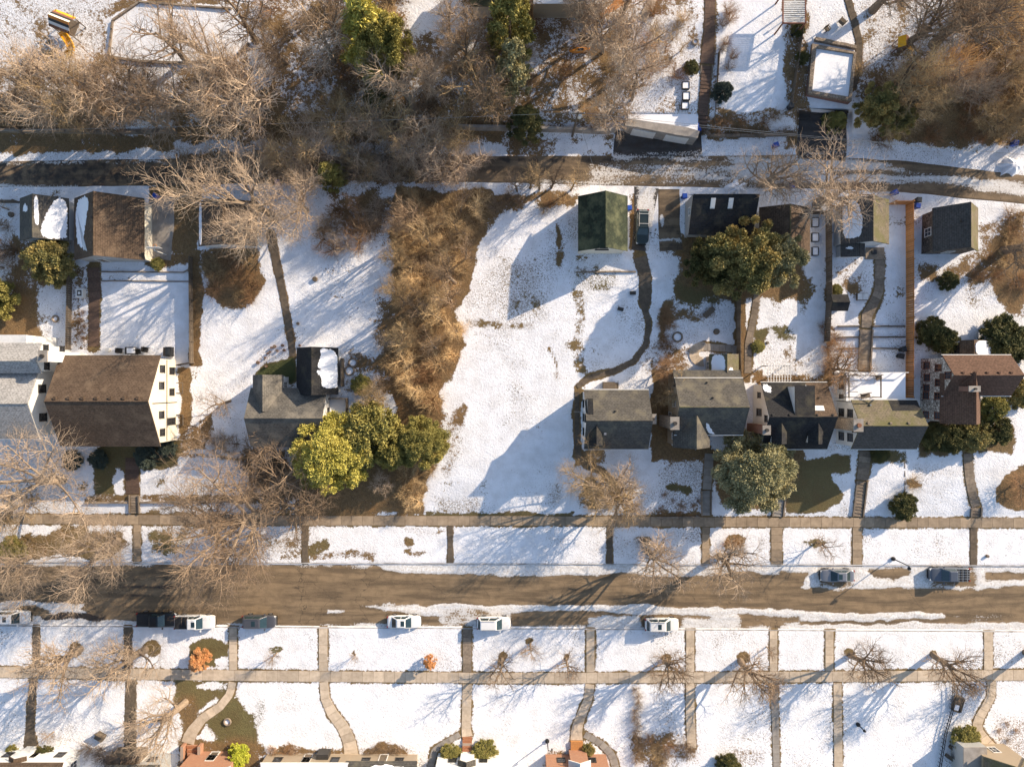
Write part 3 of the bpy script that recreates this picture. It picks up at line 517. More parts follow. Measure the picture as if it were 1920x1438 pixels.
# ---- alley and drives as draped strips
def strip(name, pts, mat, snowl, base, wet_shades=(), dz=.05, res=5, label=None, cross=14):
    d = [0]
    for a, b in zip(pts, pts[1:]): d.append(d[-1]+math.hypot(b[0]-a[0], b[1]-a[1]))
    q = np.linspace(0, d[-1], max(2, int(d[-1]/res)))
    cx, cy, cw = [np.interp(q, d, [p[i] for p in pts]) for i in range(3)]
    tx, ty = np.gradient(cx), np.gradient(cy); ln = np.hypot(tx, ty); nxn, nyn = -ty/ln, tx/ln
    tt = np.linspace(-.5, .5, cross); X = cx[None]+nxn[None]*cw[None]*tt[:, None]; Y = cy[None]+nyn[None]*cw[None]*tt[:, None]
    Z = hgt(X, Y)+dz; edge = np.abs(tt[:, None]) > .49; Z = np.where(edge, Z-dz*1.6, Z)
    kk = (CAMH-Z)/CAMH/S; V = np.stack([(X-960)*kk, (719-Y)*kk, Z], -1).reshape(-1, 3); ny, nx = X.shape; idx = np.arange(nx*ny).reshape(ny, nx)
    F = np.stack([idx[1:, :-1], idx[1:, 1:], idx[:-1, 1:], idx[:-1, :-1]], -1).reshape(-1, 4)
    o = grid_obj(name, V, F, mat, dict(snow=cover_on(X, Y, snowl, base), wet=cover_on(X, Y, wet_shades, 0.0)))
    if label: tag(o, label)
    return o
ALS = [(rect(-300, 300, 340, 310), 6, .5), (rect(-300, 345, 150, 360), 8, .5), (rect(340, 285, 930, 292), 5, .5), ([(1000, 335), (1180, 335), (1170, 352), (1000, 352)], 10, .5), (rect(1150, 288, 1330, 300), 6, .62), ([(1100, 305), (1420, 300), (1400, 345), (1100, 345)], 14, .55),
       ([(1360, 290), (1560, 290), (1700, 312), (1850, 330), (1930, 345), (1930, 372), (1800, 350), (1650, 345), (1400, 345)], 12, .74), ([(1700, 305), (1930, 330), (1930, 340), (1700, 318)], 6, .15), (rect(1560, 322, 1960, 330), 3, .35), (rect(1350, 335, 1420, 365), 8, .5)]
strip('alley', [(-400, 326, 52), (0, 327, 50), (330, 323, 52), (700, 316, 46), (950, 318, 52), (1250, 322, 60), (1500, 322, 64), (1700, 332, 60), (1920, 356, 56), (2300, 400, 56)], M['alley'], ALS, .08, [(rect(-400, 290, 345, 356), 14, .52), (rect(330, 285, 920, 350), 20, .40), (rect(930, 288, 1330, 312), 18, .60)], label='icy brown alley running behind the houses', cross=26)  # mask darkens left and middle stretches: tree shade put into the asphalt colour
strip('driveway', [(1234, 246, 164), (1234, 294, 172)], M['drive'], [(rect(1150, 285, 1330, 300), 8, .55)], 0.0, [(rect(1100, 240, 1330, 300), 10, .5)], dz=.06, label='dark asphalt driveway with painted shade below the concrete garage', cross=30)  # mask over the whole drive: shade there is put into the colour
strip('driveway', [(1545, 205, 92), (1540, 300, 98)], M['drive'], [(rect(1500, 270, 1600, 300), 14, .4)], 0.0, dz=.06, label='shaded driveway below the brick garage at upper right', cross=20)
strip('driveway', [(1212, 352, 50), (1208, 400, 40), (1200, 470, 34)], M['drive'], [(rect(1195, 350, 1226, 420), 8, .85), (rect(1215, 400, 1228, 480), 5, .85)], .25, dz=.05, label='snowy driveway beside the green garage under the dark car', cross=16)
strip('driveway', [(1254, 355, 44), (1254, 420, 42), (1258, 470, 46)], M['alley'], [(ell(1241, 415, 4, 12), 4, .9), (rect(1235, 445, 1280, 452), 5, .8)], .05, [(rect(1230, 380, 1290, 480), 10, .45)], dz=.055, label='bare tan driveway left of the grey-walled garage', cross=16)
strip('driveway', [(304, 368, 52), (302, 430, 54), (296, 486, 50)], M['conc2'], [], 0.0, dz=.06, label='pale concrete pad right of the big brown garage', cross=10)
# ---- walks, steps
def ring_pts(pts, step):
    d = [0]
    for a, b in zip(pts, pts[1:]): d.append(d[-1]+math.hypot(b[0]-a[0], b[1]-a[1]))
    n = max(1, round(d[-1]/step)); q = np.linspace(0, d[-1], n+1)
    c = [np.interp(q, d, [p[i] for p in pts]) for i in range(3)]
    tx, ty = np.gradient(c[0]), np.gradient(c[1]); ln = np.hypot(tx, ty)+1e-9
    return [(c[0][i], c[1][i], c[2][i], -ty[i]/ln[i], tx[i]/ln[i], tx[i]/ln[i], ty[i]/ln[i]) for i in range(n+1)]
def walk(name, label, mt, pts, step, dz=.05):
    c = pts[len(pts)//2]; root = bpy.data.objects.new(name, None); COL.objects.link(root); root.location = g(c[0], c[1]); root.empty_display_size = .3
    WL[root.name] = root.location.copy(); tag(root, label, kind='structure'); rg = ring_pts(pts, step); gap = .24 if mt in ('conc', 'conc2', 'concb', 'stone') else .1
    for a, b in zip(rg, rg[1:]):
        cs = []
        for r, sg in ((a, 1), (b, -1)):
            x, y = r[0]+r[5]*gap*sg, r[1]+r[6]*gap*sg
            for s2 in (-.5, .5): cs.append((x+r[3]*r[2]*s2, y+r[4]*r[2]*s2))
        cs = [cs[0], cs[1], cs[3], cs[2]]; top = [g(x, y, dz+random.uniform(-.008, .012)) for x, y in cs]
        ar = sum(top[i].x*top[(i+1) % 4].y-top[(i+1) % 4].x*top[i].y for i in range(4))
        if ar < 0: top = top[::-1]
        mb = MB(); mb.hexa([p-Vector((0, 0, .22)) for p in top], top); mb.build('slab' if mt in ('conc', 'conc2', 'concb', 'stone') else 'section', M[mt], root)
for w in WALKS: walk(*w)
for nm, lab, mt, a, b, wd, st in STAIRS:
    root = thing(nm, lab, 'steps', g(*a)); n = max(2, round(math.hypot(b[0]-a[0], b[1]-a[1])/st)); z0, z1 = float(hgt(*a)), float(hgt(*b))
    for i in range(n):
        p, q = [(a[0]+(b[0]-a[0])*t, a[1]+(b[1]-a[1])*t) for t in (i/n, (i+.97)/n)]
        zt = max(z0+(z1-z0)*(i+1)/n, float(hgt(*p)), float(hgt(*q)))+.06; z_b = min(float(hgt(*p)), float(hgt(*q)))-.4
        A, B = P(*p, zt), P(*q, zt); hw = wd/2/S; d = (B-A).normalized(); s_ = Vector((-d.y, d.x, 0))*hw
        c4 = [A+s_, A-s_, B-s_, B+s_]; mb = MB(); mb.prism([(v.x, v.y) for v in c4], z_b, zt); mb.build('step', M[mt], root)
    if wd > 13:
        for sg in (-1, 1):
            A, B = g(*a), g(*b); d = (B-A); d.z = 0; s_ = Vector((-d.y, d.x, 0)).normalized()*sg*(wd/2/S+.11); mb = MB(); t_ = Vector((-d.y, d.x, 0)).normalized()*.09
            q = [A+s_-t_, A+s_+t_, B+s_+t_, B+s_-t_]; lo = [Vector((v.x, v.y, v.z-.5)) for v in q]; hi = [Vector((v.x, v.y, v.z+.26)) for v in q]
            if sum(hi[i].x*hi[(i+1) % 4].y-hi[(i+1) % 4].x*hi[i].y for i in range(4)) < 0: lo, hi = lo[::-1], hi[::-1]
            mb.hexa(lo, hi); mb.build('side_wall', M['stone'], root)
# ------------------------------------------------------------------ buildings
def gz_rect(r): return float(min(hgt(r[0], r[2]), hgt(r[1], r[3]), hgt(r[0], r[3]), hgt(r[1], r[2])))
class Block:
    """One gabled (or flat) volume. r = eave rectangle as seen (x0, x1, y0, y1 in photo pixels), eave and rise in metres."""
    def __init__(s, root, r, eave, rise, axis, wm, rm, over=.3, gable_over=.25, shift=0.0, roofname='roof', gz=None, th=.16, gutter=False, wallname='wall'):
        s.root = root; s.gz = gz_rect(r) if gz is None else gz; s.ze = s.gz+eave; s.zr = s.ze+rise; s.axis = axis; s.rise = rise
        a, b = P(r[0], r[2], s.ze), P(r[1], r[3], s.ze); s.X0, s.X1, s.Y0, s.Y1 = a.x, b.x, b.y, a.y
        ox, oy = (gable_over, over) if axis == 'x' else (over, gable_over)
        if rise == 0: ox = oy = .02
        s.x0, s.x1, s.y0, s.y1 = s.X0+ox, s.X1-ox, s.Y0+oy, s.Y1-oy
        s.xm = (s.X0+s.X1)/2+shift; s.ym = (s.Y0+s.Y1)/2+shift
        zb = s.gz-1.2; mb = MB(); x0, x1, y0, y1 = s.x0, s.x1, s.y0, s.y1
        if rise == 0: mb.box(x0, y0, zb, x1, y1, s.ze-.02)
        else:
            if axis == 'x': prof = [(y0, zb), (y1, zb), (y1, s.zat(s.xm, y1)), (s.ym, s.zr-.03), (y0, s.zat(s.xm, y0))]; A = [(x0, p, q) for p, q in prof]; B = [(x1, p, q) for p, q in prof]
            else: prof = [(x1, zb), (x0, zb), (x0, s.zat(x0, s.ym)), (s.xm, s.zr-.03), (x1, s.zat(x1, s.ym))]; A = [(p, y0, q) for p, q in prof]; B = [(p, y1, q) for p, q in prof]
            n = 5; mb.v = A+B; mb.f = [tuple(range(n-1, -1, -1)), tuple(range(n, 2*n))]+[(i, (i+1) % n, n+(i+1) % n, n+i) for i in range(n)]
        s.wall = mb.build(wallname, wm, root)
        bm_ = bmesh.new(); bm_.from_mesh(s.wall.data); bmesh.ops.recalc_face_normals(bm_, faces=bm_.faces); bm_.to_mesh(s.wall.data); bm_.free()
        mb = MB()
        if rise == 0:
            mb.box(s.X0, s.Y0, s.ze-.02, s.X1, s.Y1, s.ze+.1)
        else:
            for sd in ('t', 'b') if axis == 'x' else ('l', 'r'):
                q = [s.pt(sd, u, v) for u, v in ((0, 0), (1, 0), (1, 1), (0, 1))]
                nv = (q[1]-q[0]).cross(q[3]-q[0]).normalized()
                if nv.z < 0: q = [q[1], q[0], q[3], q[2]]; nv = -nv
                L = (q[1]-q[0]).length; W = (q[3]-q[0]).length; uv = [(0, 0), (L, 0), (L, W), (0, W)]
                lo = [p-Vector((0, 0, th)) for p in q]
                mb.quad(q, uv); mb.quad(lo[::-1])
                for i in range(4): j = (i+1) % 4; mb.quad([lo[i], lo[j], q[j], q[i]], [(0, 0), (.1, 0), (.1, .05), (0, .05)])
        s.roof = mb.build(roofname, rm, root)
        if rise and gutter:
            for sd in ('t', 'b') if axis == 'x' else ('l', 'r'):
                a, b = s.pt(sd, 0, 1), s.pt(sd, 1, 1); o = {'t': (0, .06), 'b': (0, -.06), 'l': (-.06, 0), 'r': (.06, 0)}[sd]; m2 = MB()
                c = (a+b)/2; m2.obox((c.x+o[0], c.y+o[1]), abs(b.x-a.x)+.1, abs(b.y-a.y)+.1, c.z-.17, c.z-.06); m2.build('gutter', M['frame'], root)
        if rise:
            m2 = MB(); a, b = (s.pt('t' if axis == 'x' else 'r', 0, 0), s.pt('t' if axis == 'x' else 'r', 1, 0))
            m2.tube([a+Vector((0, 0, .0)), b+Vector((0, 0, .0))], .07, 5); m2.build('ridge_cap', rm, s.roof)
    def zat(s, x, y):
        t = abs(y-s.ym)/((s.Y1-s.ym) if y > s.ym else (s.ym-s.Y0)) if s.axis == 'x' else abs(x-s.xm)/((s.X1-s.xm) if x > s.xm else (s.xm-s.X0))
        return s.zr-(s.zr-s.ze)*min(1, t)-.1
    def pt(s, sd, u, v, dz=0.0):          # u along the ridge 0..1, v from ridge 0 to eave 1
        z = s.zr+(s.ze-s.zr)*v+dz
        if s.axis == 'x': return Vector((s.X0+(s.X1-s.X0)*u, s.ym+((s.Y1 if sd == 't' else s.Y0)-s.ym)*v, z))
        return Vector((s.xm+((s.X1 if sd == 'r' else s.X0)-s.xm)*v, s.Y0+(s.Y1-s.Y0)*u, z))
    def snow(s, sd, poly, th=.04, seed=1, jag=.035):
        rr = random.Random(seed); pts = []; jag = jag*.75
        for _ in range(2): poly = [(a[0]*w+b[0]*(1-w), a[1]*w+b[1]*(1-w)) for a, b in zip(poly, poly[1:]+poly[:1]) for w in (.78, .22)]
        for i in range(len(poly)):
            a, b = poly[i], poly[(i+1) % len(poly)]; n = max(2, int(math.hypot(b[0]-a[0], b[1]-a[1])/.03))
            for k in range(n): t = k/n; pts.append((a[0]+(b[0]-a[0])*t+rr.uniform(-jag, jag), a[1]+(b[1]-a[1])*t+rr.uniform(-jag, jag)))
        pts = [(min(.995, max(.005, p[0])), min(.995, max(.01, p[1]))) for p in pts]
        lo = [s.pt(sd, u, v, .0) for u, v in pts]; c = (sum(p[0] for p in pts)/len(pts), sum(p[1] for p in pts)/len(pts))
        hi = [s.pt(sd, u+(c[0]-u)*.04, v+(c[1]-v)*.04, th) for u, v in pts]
        if sum(hi[i].x*hi[(i+1) % len(hi)].y-hi[(i+1) % len(hi)].x*hi[i].y for i in range(len(hi))) < 0: lo, hi = lo[::-1], hi[::-1]
        mb = MB(); mb.hexa(lo, hi); mb.build('snow_patch', M['snow'], s.roof)
    def cap(s, sd, u, v, w=.32, h=.22, mat='metal', name='roof_vent'):
        p = s.pt(sd, u, v); mb = MB(); mb.obox((p.x, p.y), w, w, p.z-.1, p.z+h); mb.build(name, M[mat], s.roof)
    def skylight(s, sd, u, v, du, dv, mat='glass'):
        q = [s.pt(sd, u-du, v-dv), s.pt(sd, u+du, v-dv), s.pt(sd, u+du, v+dv), s.pt(sd, u-du, v+dv)]
        if sum(q[i].x*q[(i+1) % 4].y-q[(i+1) % 4].x*q[i].y for i in range(4)) < 0: q = q[::-1]
        c = sum(q, Vector())/4; up = Vector((0, 0, 1)); mb = MB(); mb.hexa([p-up*.05 for p in q], [p+up*.12 for p in q]); f = mb.build('skylight', M['frame'], s.roof)
        mb = MB(); q2 = [c+(p-c)*.82 for p in q]; mb.hexa([p+up*.08 for p in q2], [p+up*.135 for p in q2]); mb.build('pane', M[mat], f)
    def window(s, sd, u, zc, w=1.0, h=1.3, frame='frame', mullion=True, door=False, mat=None):
        # u along the wall (left-right or bottom-top), zc centre height above ground
        zc += s.gz
        if sd in 'lr': c = Vector((s.x0 if sd == 'l' else s.x1, s.y0+(s.y1-s.y0)*u, zc)); ax = Vector((0, 1, 0)); nn = Vector((-1 if sd == 'l' else 1, 0, 0))
        else: c = Vector((s.x0+(s.x1-s.x0)*u, s.y1 if sd == 't' else s.y0, zc)); ax = Vector((1, 0, 0)); nn = Vector((0, 1 if sd == 't' else -1, 0))
        up = Vector((0, 0, 1))
        def bar(mb, a0, a1, z0, z1, d0, d1):
            q = [c+ax*a+up*z+nn*d for a, z, d in ((a0, z0, d0), (a1, z0, d0), (a1, z0, d1), (a0, z0, d1))]
            if sum(q[i].x*q[(i+1) % 4].y-q[(i+1) % 4].x*q[i].y for i in range(4)) < 0: q = q[::-1]
            mb.hexa(q, [p+up*(z1-z0) for p in q])
        mb = MB(); t = .09
        bar(mb, -w/2-t, w/2+t, h/2, h/2+t, -.03, .07); bar(mb, -w/2-t-.04, w/2+t+.04, -h/2-t, -h/2, -.03, .1)
        bar(mb, -w/2-t, -w/2, -h/2, h/2, -.03, .07); bar(mb, w/2, w/2+t, -h/2, h/2, -.03, .07)
        if mullion and not door: bar(mb, -w/2, w/2, -.025, .025, .0, .045); bar(mb, -.025, .025, -h/2, h/2, .0, .043)
        f = mb.build('door' if door else 'window', M[frame], s.root)
        mb = MB(); bar(mb, -w/2, w/2, -h/2, h/2, -.03, .03); mb.build('panel' if door else 'pane', M[mat or ('wood' if door else 'glass')], f)
        if door:
            mb = MB(); bar(mb, w/2-.18, w/2-.1, -.06, .02, .03, .1); mb.build('handle', M['metal'], f)
    def auto(s, sides, storeys=1, sp=2.8, h=1.25, w=.95, z0=1.5, dz=2.6, **kw):
        for sd in sides:
            L = (s.y1-s.y0) if sd in 'lr' else (s.x1-s.x0); n = max(1, int(L/sp))
            for k in range(storeys):
                for i in range(n): s.window(sd, (i+.5)/n, z0+k*dz, w, h, **kw)
    def chimney(s, x, y, sx, sy, ztop, mat='tanstone', pot='darktrim', zb=None):
        """x, y world position"""
        mb = MB(); mb.box(x-sx/2, y-sy/2, (s.gz-.8) if zb is None else zb, x+sx/2, y+sy/2, ztop); c = mb.build('chimney', M[mat], s.root)
        mb = MB(); mb.box(x-sx/2-.07, y-sy/2-.07, ztop, x+sx/2+.07, y+sy/2+.07, ztop+.14); mb.build('chimney_cap', M['conc2'], c)
        mb = MB(); mb.tube([(x, y, ztop+.1), (x, y, ztop+.42)], min(sx, sy)*.25, 10); mb.build('flue', M[pot], c)
    def shed_dormer(s, sd, u0, u1, v0, v1, cheek, rm, rise=.15):
        """box dormer on a slope of an x-ridge block"""
        a, b = s.pt(sd, u0, v0), s.pt(sd, u1, v0); c, d = s.pt(sd, u0, v1), s.pt(sd, u1, v1); top = a.z-rise
        mb = MB()
        for p, q in ((a, c), (b, d)):
            e = .05 if p is a else -.05
            tri = [Vector((p.x, p.y, p.z-.02)), Vector((q.x, q.y, q.z-.1)), Vector((q.x, q.y, top-.05))]; o = Vector((e, 0, 0)); n = len(mb.v)
            mb.v += [tuple(v) for v in tri]+[tuple(v+o) for v in tri]; mb.f += [(n, n+1, n+2), (n+5, n+4, n+3)]+[(n+i, n+(i+1) % 3, n+3+(i+1) % 3, n+3+i) for i in range(3)]
        sg = 1 if sd == 't' else -1; mb.box(a.x, min(c.y, c.y-.05*sg), c.z-.1, b.x, max(c.y, c.y-.05*sg), top-.05)
        w = mb.build('dormer', cheek, s.root)
        o = .12; q = [Vector((a.x, a.y, a.z+.03)), Vector((b.x+o, b.y, b.z+.03)), Vector((b.x+o, d.y+o*sg, top+.03)), Vector((a.x, c.y+o*sg, top+.03))]
        if sum(q[i].x*q[(i+1) % 4].y-q[(i+1) % 4].x*q[i].y for i in range(4)) < 0: q = q[::-1]
        W = (q[2]-q[1]).length; L = (q[1]-q[0]).length; mb = MB(); mb.quad(q, [(0, 0), (L, 0), (L, W), (0, W)]); lo = [p-Vector((0, 0, .1)) for p in q]; mb.quad(lo[::-1])
        for i in range(4): j = (i+1) % 4; mb.quad([lo[i], lo[j], q[j], q[i]])
        mb.build('dormer_roof', rm, w)
    def gable_dormer(s, sd, uc, wd, v0, v1, cheek, rm, peak=.75):
        """small gabled dormer on an x-ridge slope; wd metres wide, front at v1"""
        sg = 1 if sd == 't' else -1; f = s.pt(sd, uc, v1); slope = (s.zr-s.ze)/abs((s.Y1 if sd == 't' else s.Y0)-s.ym)
        zw = f.z+1.05; zp = zw+peak; yw = f.y-sg*1.05/slope; yp = f.y-sg*(zp-f.z)/slope
        x0, x1 = f.x-wd/2, f.x+wd/2; mb = MB()
        A = [Vector((x0, f.y, f.z-.1)), Vector((x1, f.y, f.z-.1)), Vector((x1, f.y, zw)), Vector((f.x, f.y, zp)), Vector((x0, f.y, zw))]
        Bk = [Vector((x0, yp, zp-.4)), Vector((x1, yp, zp-.4)), Vector((x1, yp, zw)), Vector((f.x, yp, zp)), Vector((x0, yp, zw))]
        for v in Bk[:2]: v.z = min(v.z, zw)
        mb.v = [tuple(v) for v in A+Bk]; n = 5; mb.f = [(0, 1, 2, 3, 4), (9, 8, 7, 6, 5)]+[(i, (i+1) % n, n+(i+1) % n, n+i) for i in range(n)]
        w = mb.build('dormer', cheek, s.root)
        bm_ = bmesh.new(); bm_.from_mesh(w.data); bmesh.ops.recalc_face_normals(bm_, faces=bm_.faces); bm_.to_mesh(w.data); bm_.free()
        mb = MB(); o = .12
        for e in (-1, 1):
            xe = f.x+e*(wd/2+o); ze = zw-o*peak/(wd/2)
            q = [Vector((f.x, f.y+sg*o, zp+.06)), Vector((xe, f.y+sg*o, ze+.06)), Vector((xe, yw-sg*.1, ze+.06)), Vector((f.x, yp-sg*.1, zp+.06))]
            if sum(q[i].x*q[(i+1) % 4].y-q[(i+1) % 4].x*q[i].y for i in range(4)) < 0: q = q[::-1]
            W = (q[2]-q[1]).length; L = (q[1]-q[0]).length; mb.quad(q, [(0, 0), (L, 0), (L, W), (0, W)]); lo = [p-Vector((0, 0, .07)) for p in q]; mb.quad(lo[::-1])
            for i in range(4): j = (i+1) % 4; mb.quad([lo[i], lo[j], q[j], q[i]])
        mb.build('dormer_roof', rm, w)
        mb = MB(); mb.box(f.x-wd*.28, f.y-.02 if sg < 0 else f.y-.02, f.z+.25, f.x+wd*.28, f.y+.02, f.z+1.0); mb.build('window', M['glass'], w)
def house(label, c, cat='house', name='house', group=None):
    p = g(*c); return thing(name, label, cat, p, group)

# --- far-left white house with pale grey roof
h = house('white house with pale grey roof and thick white chimney at the left edge', (60, 760))
b = Block(h, (-75, 74, 690, 822), 5.6, 2.2, 'x', M['white'], M['r_pale'], gutter=True)
for u, z in ((.28, 2.0), (.28, 4.6), (.72, 2.0), (.72, 4.8), (.86, 2.0)): b.window('r', u, z, .9, 1.25, frame='darktrim')
b.auto('b', 2); b.auto('t', 2)
b2 = Block(h, (-75, 78, 643, 700), 6.3, 1.1, 'x', M['white'], M['r_pale'], shift=-.4)
for u, z in ((.25, 2.0), (.25, 5.0), (.85, 2.0), (.85, 5.2)): b2.window('r', u, z, 1.1, .8, frame='darktrim')
q = P(64, 668, 9.6); b2.chimney(q.x+1.15, q.y, 1.0, 1.35, 9.6, 'white')
b3 = Block(h, (-40, 50, 628, 646), 6.0, 0, 'x', M['white'], M['frame'])
# --- big brown-roofed house
h = house('large cream house with brown shingle roof and seven ridge vents', (235, 750))
b = Block(h, (113, 301, 666, 837), 5.0, 3.1, 'x', M['cream'], M['r_brown'], over=.45, gable_over=.3, gutter=False)
for u, z in ((.86, 1.5), (.60, 1.5), (.24, 1.6)): b.window('r', u, z, .8, 1.1 if u > .3 else 1.9, frame='darktrim')
for u, z in ((.88, 4.0), (.68, 4.2), (.33, 4.2), (.12, 4.0)): b.window('r', u, z, .8, 1.1, frame='darktrim')
mb = MB(); mb.tube([Vector((b.x1+.06, b.ym-.3, b.gz)), Vector((b.x1+.06, b.ym-.3, b.ze+1.5))], .05, 6); mb.build('downspout', M['darktrim'], h)
mb = MB(); mb.box(b.x1, b.y0+.1, b.gz+2.75, b.x1+.05, b.y1-.1, b.gz+2.88); mb.build('band_board', M['darktrim'], h)
b.auto('b', 2, 3.2); b.auto('t', 2, 3.2); b.window('b', .68, 1.1, 1.0, 2.1, door=True)
for i in range(7): b.cap('t', .1+i*.133, .07, .34, .24, 'r_brown')
for u in (.34, .74):
    y = b.y0+(b.y1-b.y0)*(u-.09); mb = MB(); x = b.x1; z = b.gz
    for q in ((x, y-.75, x+.95, y-.65), (x, y+.65, x+.95, y+.75), (x+.85, y-.65, x+.95, y+.65)): mb.box(q[0], q[1], z-.4, q[2], q[3], z+.3)
    wn_ = mb.build('window_well', M['wood'], h)
# --- low grey-roofed house with rear wings
h = house('low white house with grey L-shaped roof beside the yellow-green evergreen', (545, 780))
b = Block(h, (470, 613, 727, 838), 3.0, 2.3, 'x', M['white'], M['r_grey2'], gutter=False)
b.window('r', .62, 1.5, .6, .8, frame='darktrim'); b.window('r', .25, 1.5, .9, 1.1); b.auto('b', 1); b.window('b', .5, 1.1, 1.0, 2.1, door=True)
b2 = Block(h, (474, 531, 703, 770), 3.0, 2.0, 'y', M['white'], M['r_grey2'], over=.2); b2.window('r', .75, 1.6, .7, 1.2); b2.auto('t', 1, 1.8)
b3 = Block(h, (556, 634, 652, 740), 2.5, 2.7, 'y', M['white'], M['r_dark'], over=.3, gz=1.5)
b3.snow('r', [(.99, .30), (.93, .95), (.55, .98), (.3, .97), (.13, .97), (.15, .35), (.35, .40), (.50, .14), (.52, .40), (.58, .2), (.8, .35)], seed=3, jag=.02); b3.auto('lt', 1, 2.4)
rt = P(634, 690, 3.6)
mb = MB(); mb.box(rt.x+.25, P(0, 725, 2).y, 1.2, rt.x+.33, P(0, 672, 2).y, 3.4); mb.build('trellis_rail', M['wood'], h)
dk = thing('deck', 'small raised wooden deck with snowy floor beside the low grey-roofed house', 'deck', g(630, 762))
a, c = P(612, 748, 2.0), P(650, 775, 2.0)
mb = MB(); mb.box(a.x, c.y, .8, c.x, a.y, 1.75); mb.build('floor', M['snow'], dk)
for q in ((a.x, a.y, c.x, a.y+.12), (c.x, c.y, c.x+.12, a.y+.12)): mb = MB(); mb.box(q[0], q[1], 1.2, q[2], q[3], 2.65); mb.build('railing', M['wood'], dk)
for x, y in ((a.x, a.y+.06), (c.x+.06, a.y+.06), (c.x+.06, c.y)): mb = MB(); mb.obox((x, y), .16, .16, .6, 2.8); mb.build('post', M['wood'], dk)
# --- house beside the lot
h = house('white house with mottled grey-brown roof immediately right of the vacant lot', (1160, 790))
b = Block(h, (1095, 1216, 731, 842), 4.2, 2.8, 'x', M['white'], M['r_grey'], gutter=True)
for u, z in ((.25, 1.6), (.52, 1.6), (.78, 1.6), (.52, 4.2)): b.window('l', u, z, .9, 1.3, frame='darktrim')
b.auto('b', 1); b.auto('t', 1); b.window('b', .62, 1.1, 1.0, 2.1, door=True)
q = P(1225, 785, 6.4); b.chimney(b.X1+.25, q.y, .75, 1.15, 7.0, 'tanstone'); b.gable_dormer('b', .16, 1.5, .25, .8, M['white'], M['r_dark'])
b.shed_dormer('t', .03, .10, .2, .7, M['greysid'], M['r_dark'], .35); b.cap('t', .45, .3, .18, .3, 'darktrim', 'vent_pipe'); b.cap('b', .3, .45)
st = thing('back_stoop', 'small brown wooden stoop behind the white house right of the lot', 'stoop', g(1141, 722)); a, c = P(1131, 716, 2.3), P(1153, 731, 2.3)
mb = MB(); mb.box(a.x, c.y, 1.0, c.x, a.y, 2.2); mb.build('platform', M['wood'], st)
for k in range(3): mb = MB(); mb.box(c.x+.3*k, c.y+.1, .9, c.x+.3*(k+1)-.01, a.y-.1, 1.9-.25*k); mb.build('step', M['wood'], st)
# --- tan house
h = house('tan stucco house with front gable and left chimney, behind the round sage evergreen', (1330, 770))
b = Block(h, (1265, 1393, 709, 815), 5.0, 2.6, 'x', M['tan'], M['r_tan'], gutter=True)
b.roof.data.materials[0] = M['r_grey']; b.window('l', .55, 3.9, .7, 1.2); b.window('l', .3, 1.5, .8, 1.2); b.auto('b', 2); b.cap('t', .5, .32, .16, .35, 'darktrim', 'vent_pipe'); b.cap('t', .46, .85, .16, .3, 'darktrim', 'vent_pipe')
b2 = Block(h, (1262, 1388, 694, 725), 4.0, .8, 'x', M['tan'], M['r_grey'], shift=-.7); b2.auto('t', 1)
b3 = Block(h, (1262, 1331, 778, 839), 4.6, 2.5, 'y', M['tan'], M['r_grey']); b3.window('l', .3, 3.6, .6, 1.2); b3.auto('b', 2, 2.0); b3.window('b', .75, 1.1, 1.0, 2.1, door=True)
b.snow('b', [(.42, .55), (.46, .6), (.56, .93), (.6, .98), (.52, .97), (.46, .85)], seed=5, jag=.01)
q = P(1266, 793, 7.5); b3.chimney(b3.X0-.35, q.y, 1.0, 1.5, 8.2, 'tanstone')
b4 = Block(h, (1330, 1385, 664, 705), 2.8, 1.3, 'y', M['tan'], M['r_tan']); b4.snow('l', [(.08, .1), (.95, .12), (.97, .8), (.6, .9), (.05, .85)], seed=7); b4.snow('r', [(.02, .05), (.4, .2), (.38, .5), (.02, .55)], seed=8); b4.auto('lr', 1)
# --- white house with dark roof and dormers
h = house('white house with charcoal roof, two front dormers and brick left chimney', (1490, 780))
b = Block(h, (1427, 1551, 717, 842), 3.9, 3.0, 'x', M['white'], M['r_dark'], gutter=True)
for u, z, w_, h_ in ((.83, 2.6, .6, .9), (.55, 2.6, .8, 1.5), (.22, 2.6, .6, .8), (.46, 5.1, .7, .8)): b.window('l', u, z, w_, h_, frame='darktrim')
b.auto('b', 1, 2.4); b.auto('t', 1); b.window('b', .5, 1.1, 1.0, 2.1, door=True)
b.shed_dormer('t', .38, .66, .06, .88, M['white'], M['r_dark'], .1); b.gable_dormer('b', .20, 1.7, .2, .78, M['white'], M['r_dark']); b.gable_dormer('b', .74, 1.7, .2, .78, M['white'], M['r_dark'])
q = [b.pt('t', .665, .02), b.pt('t', .995, .02), b.pt('t', .995, .99), b.pt('t', .665, .99)]; mb = MB(); q = q[::-1]
mb.quad([p+Vector((0, 0, .02)) for p in q], [(0, 0), (4, 0), (4, 4), (0, 4)]); mb.quad([p-Vector((0, 0, .02)) for p in q][::-1]); mb.build('brown_roof_section', M['r_brown'], b.roof)
b.skylight('t', .76, .25, .07, .07, 'frame'); b.snow('t', [(.01, .72), (.12, .7), (.14, .9), (.02, .97)], seed=9); b.snow('t', [(.64, .75), (.69, .8), (.68, .92), (.63, .9)], seed=10, jag=.01)
for u in (.05, .3, .7, .93): b.cap('t', u, .06, .2, .2, 'darktrim')
b.cap('t', .8, .55, .16, .3, 'darktrim', 'vent_pipe'); q = P(1438, 806, 7.0); b.chimney(b.X0-.1, q.y, .9, 1.1, 7.3, 'redbrick')
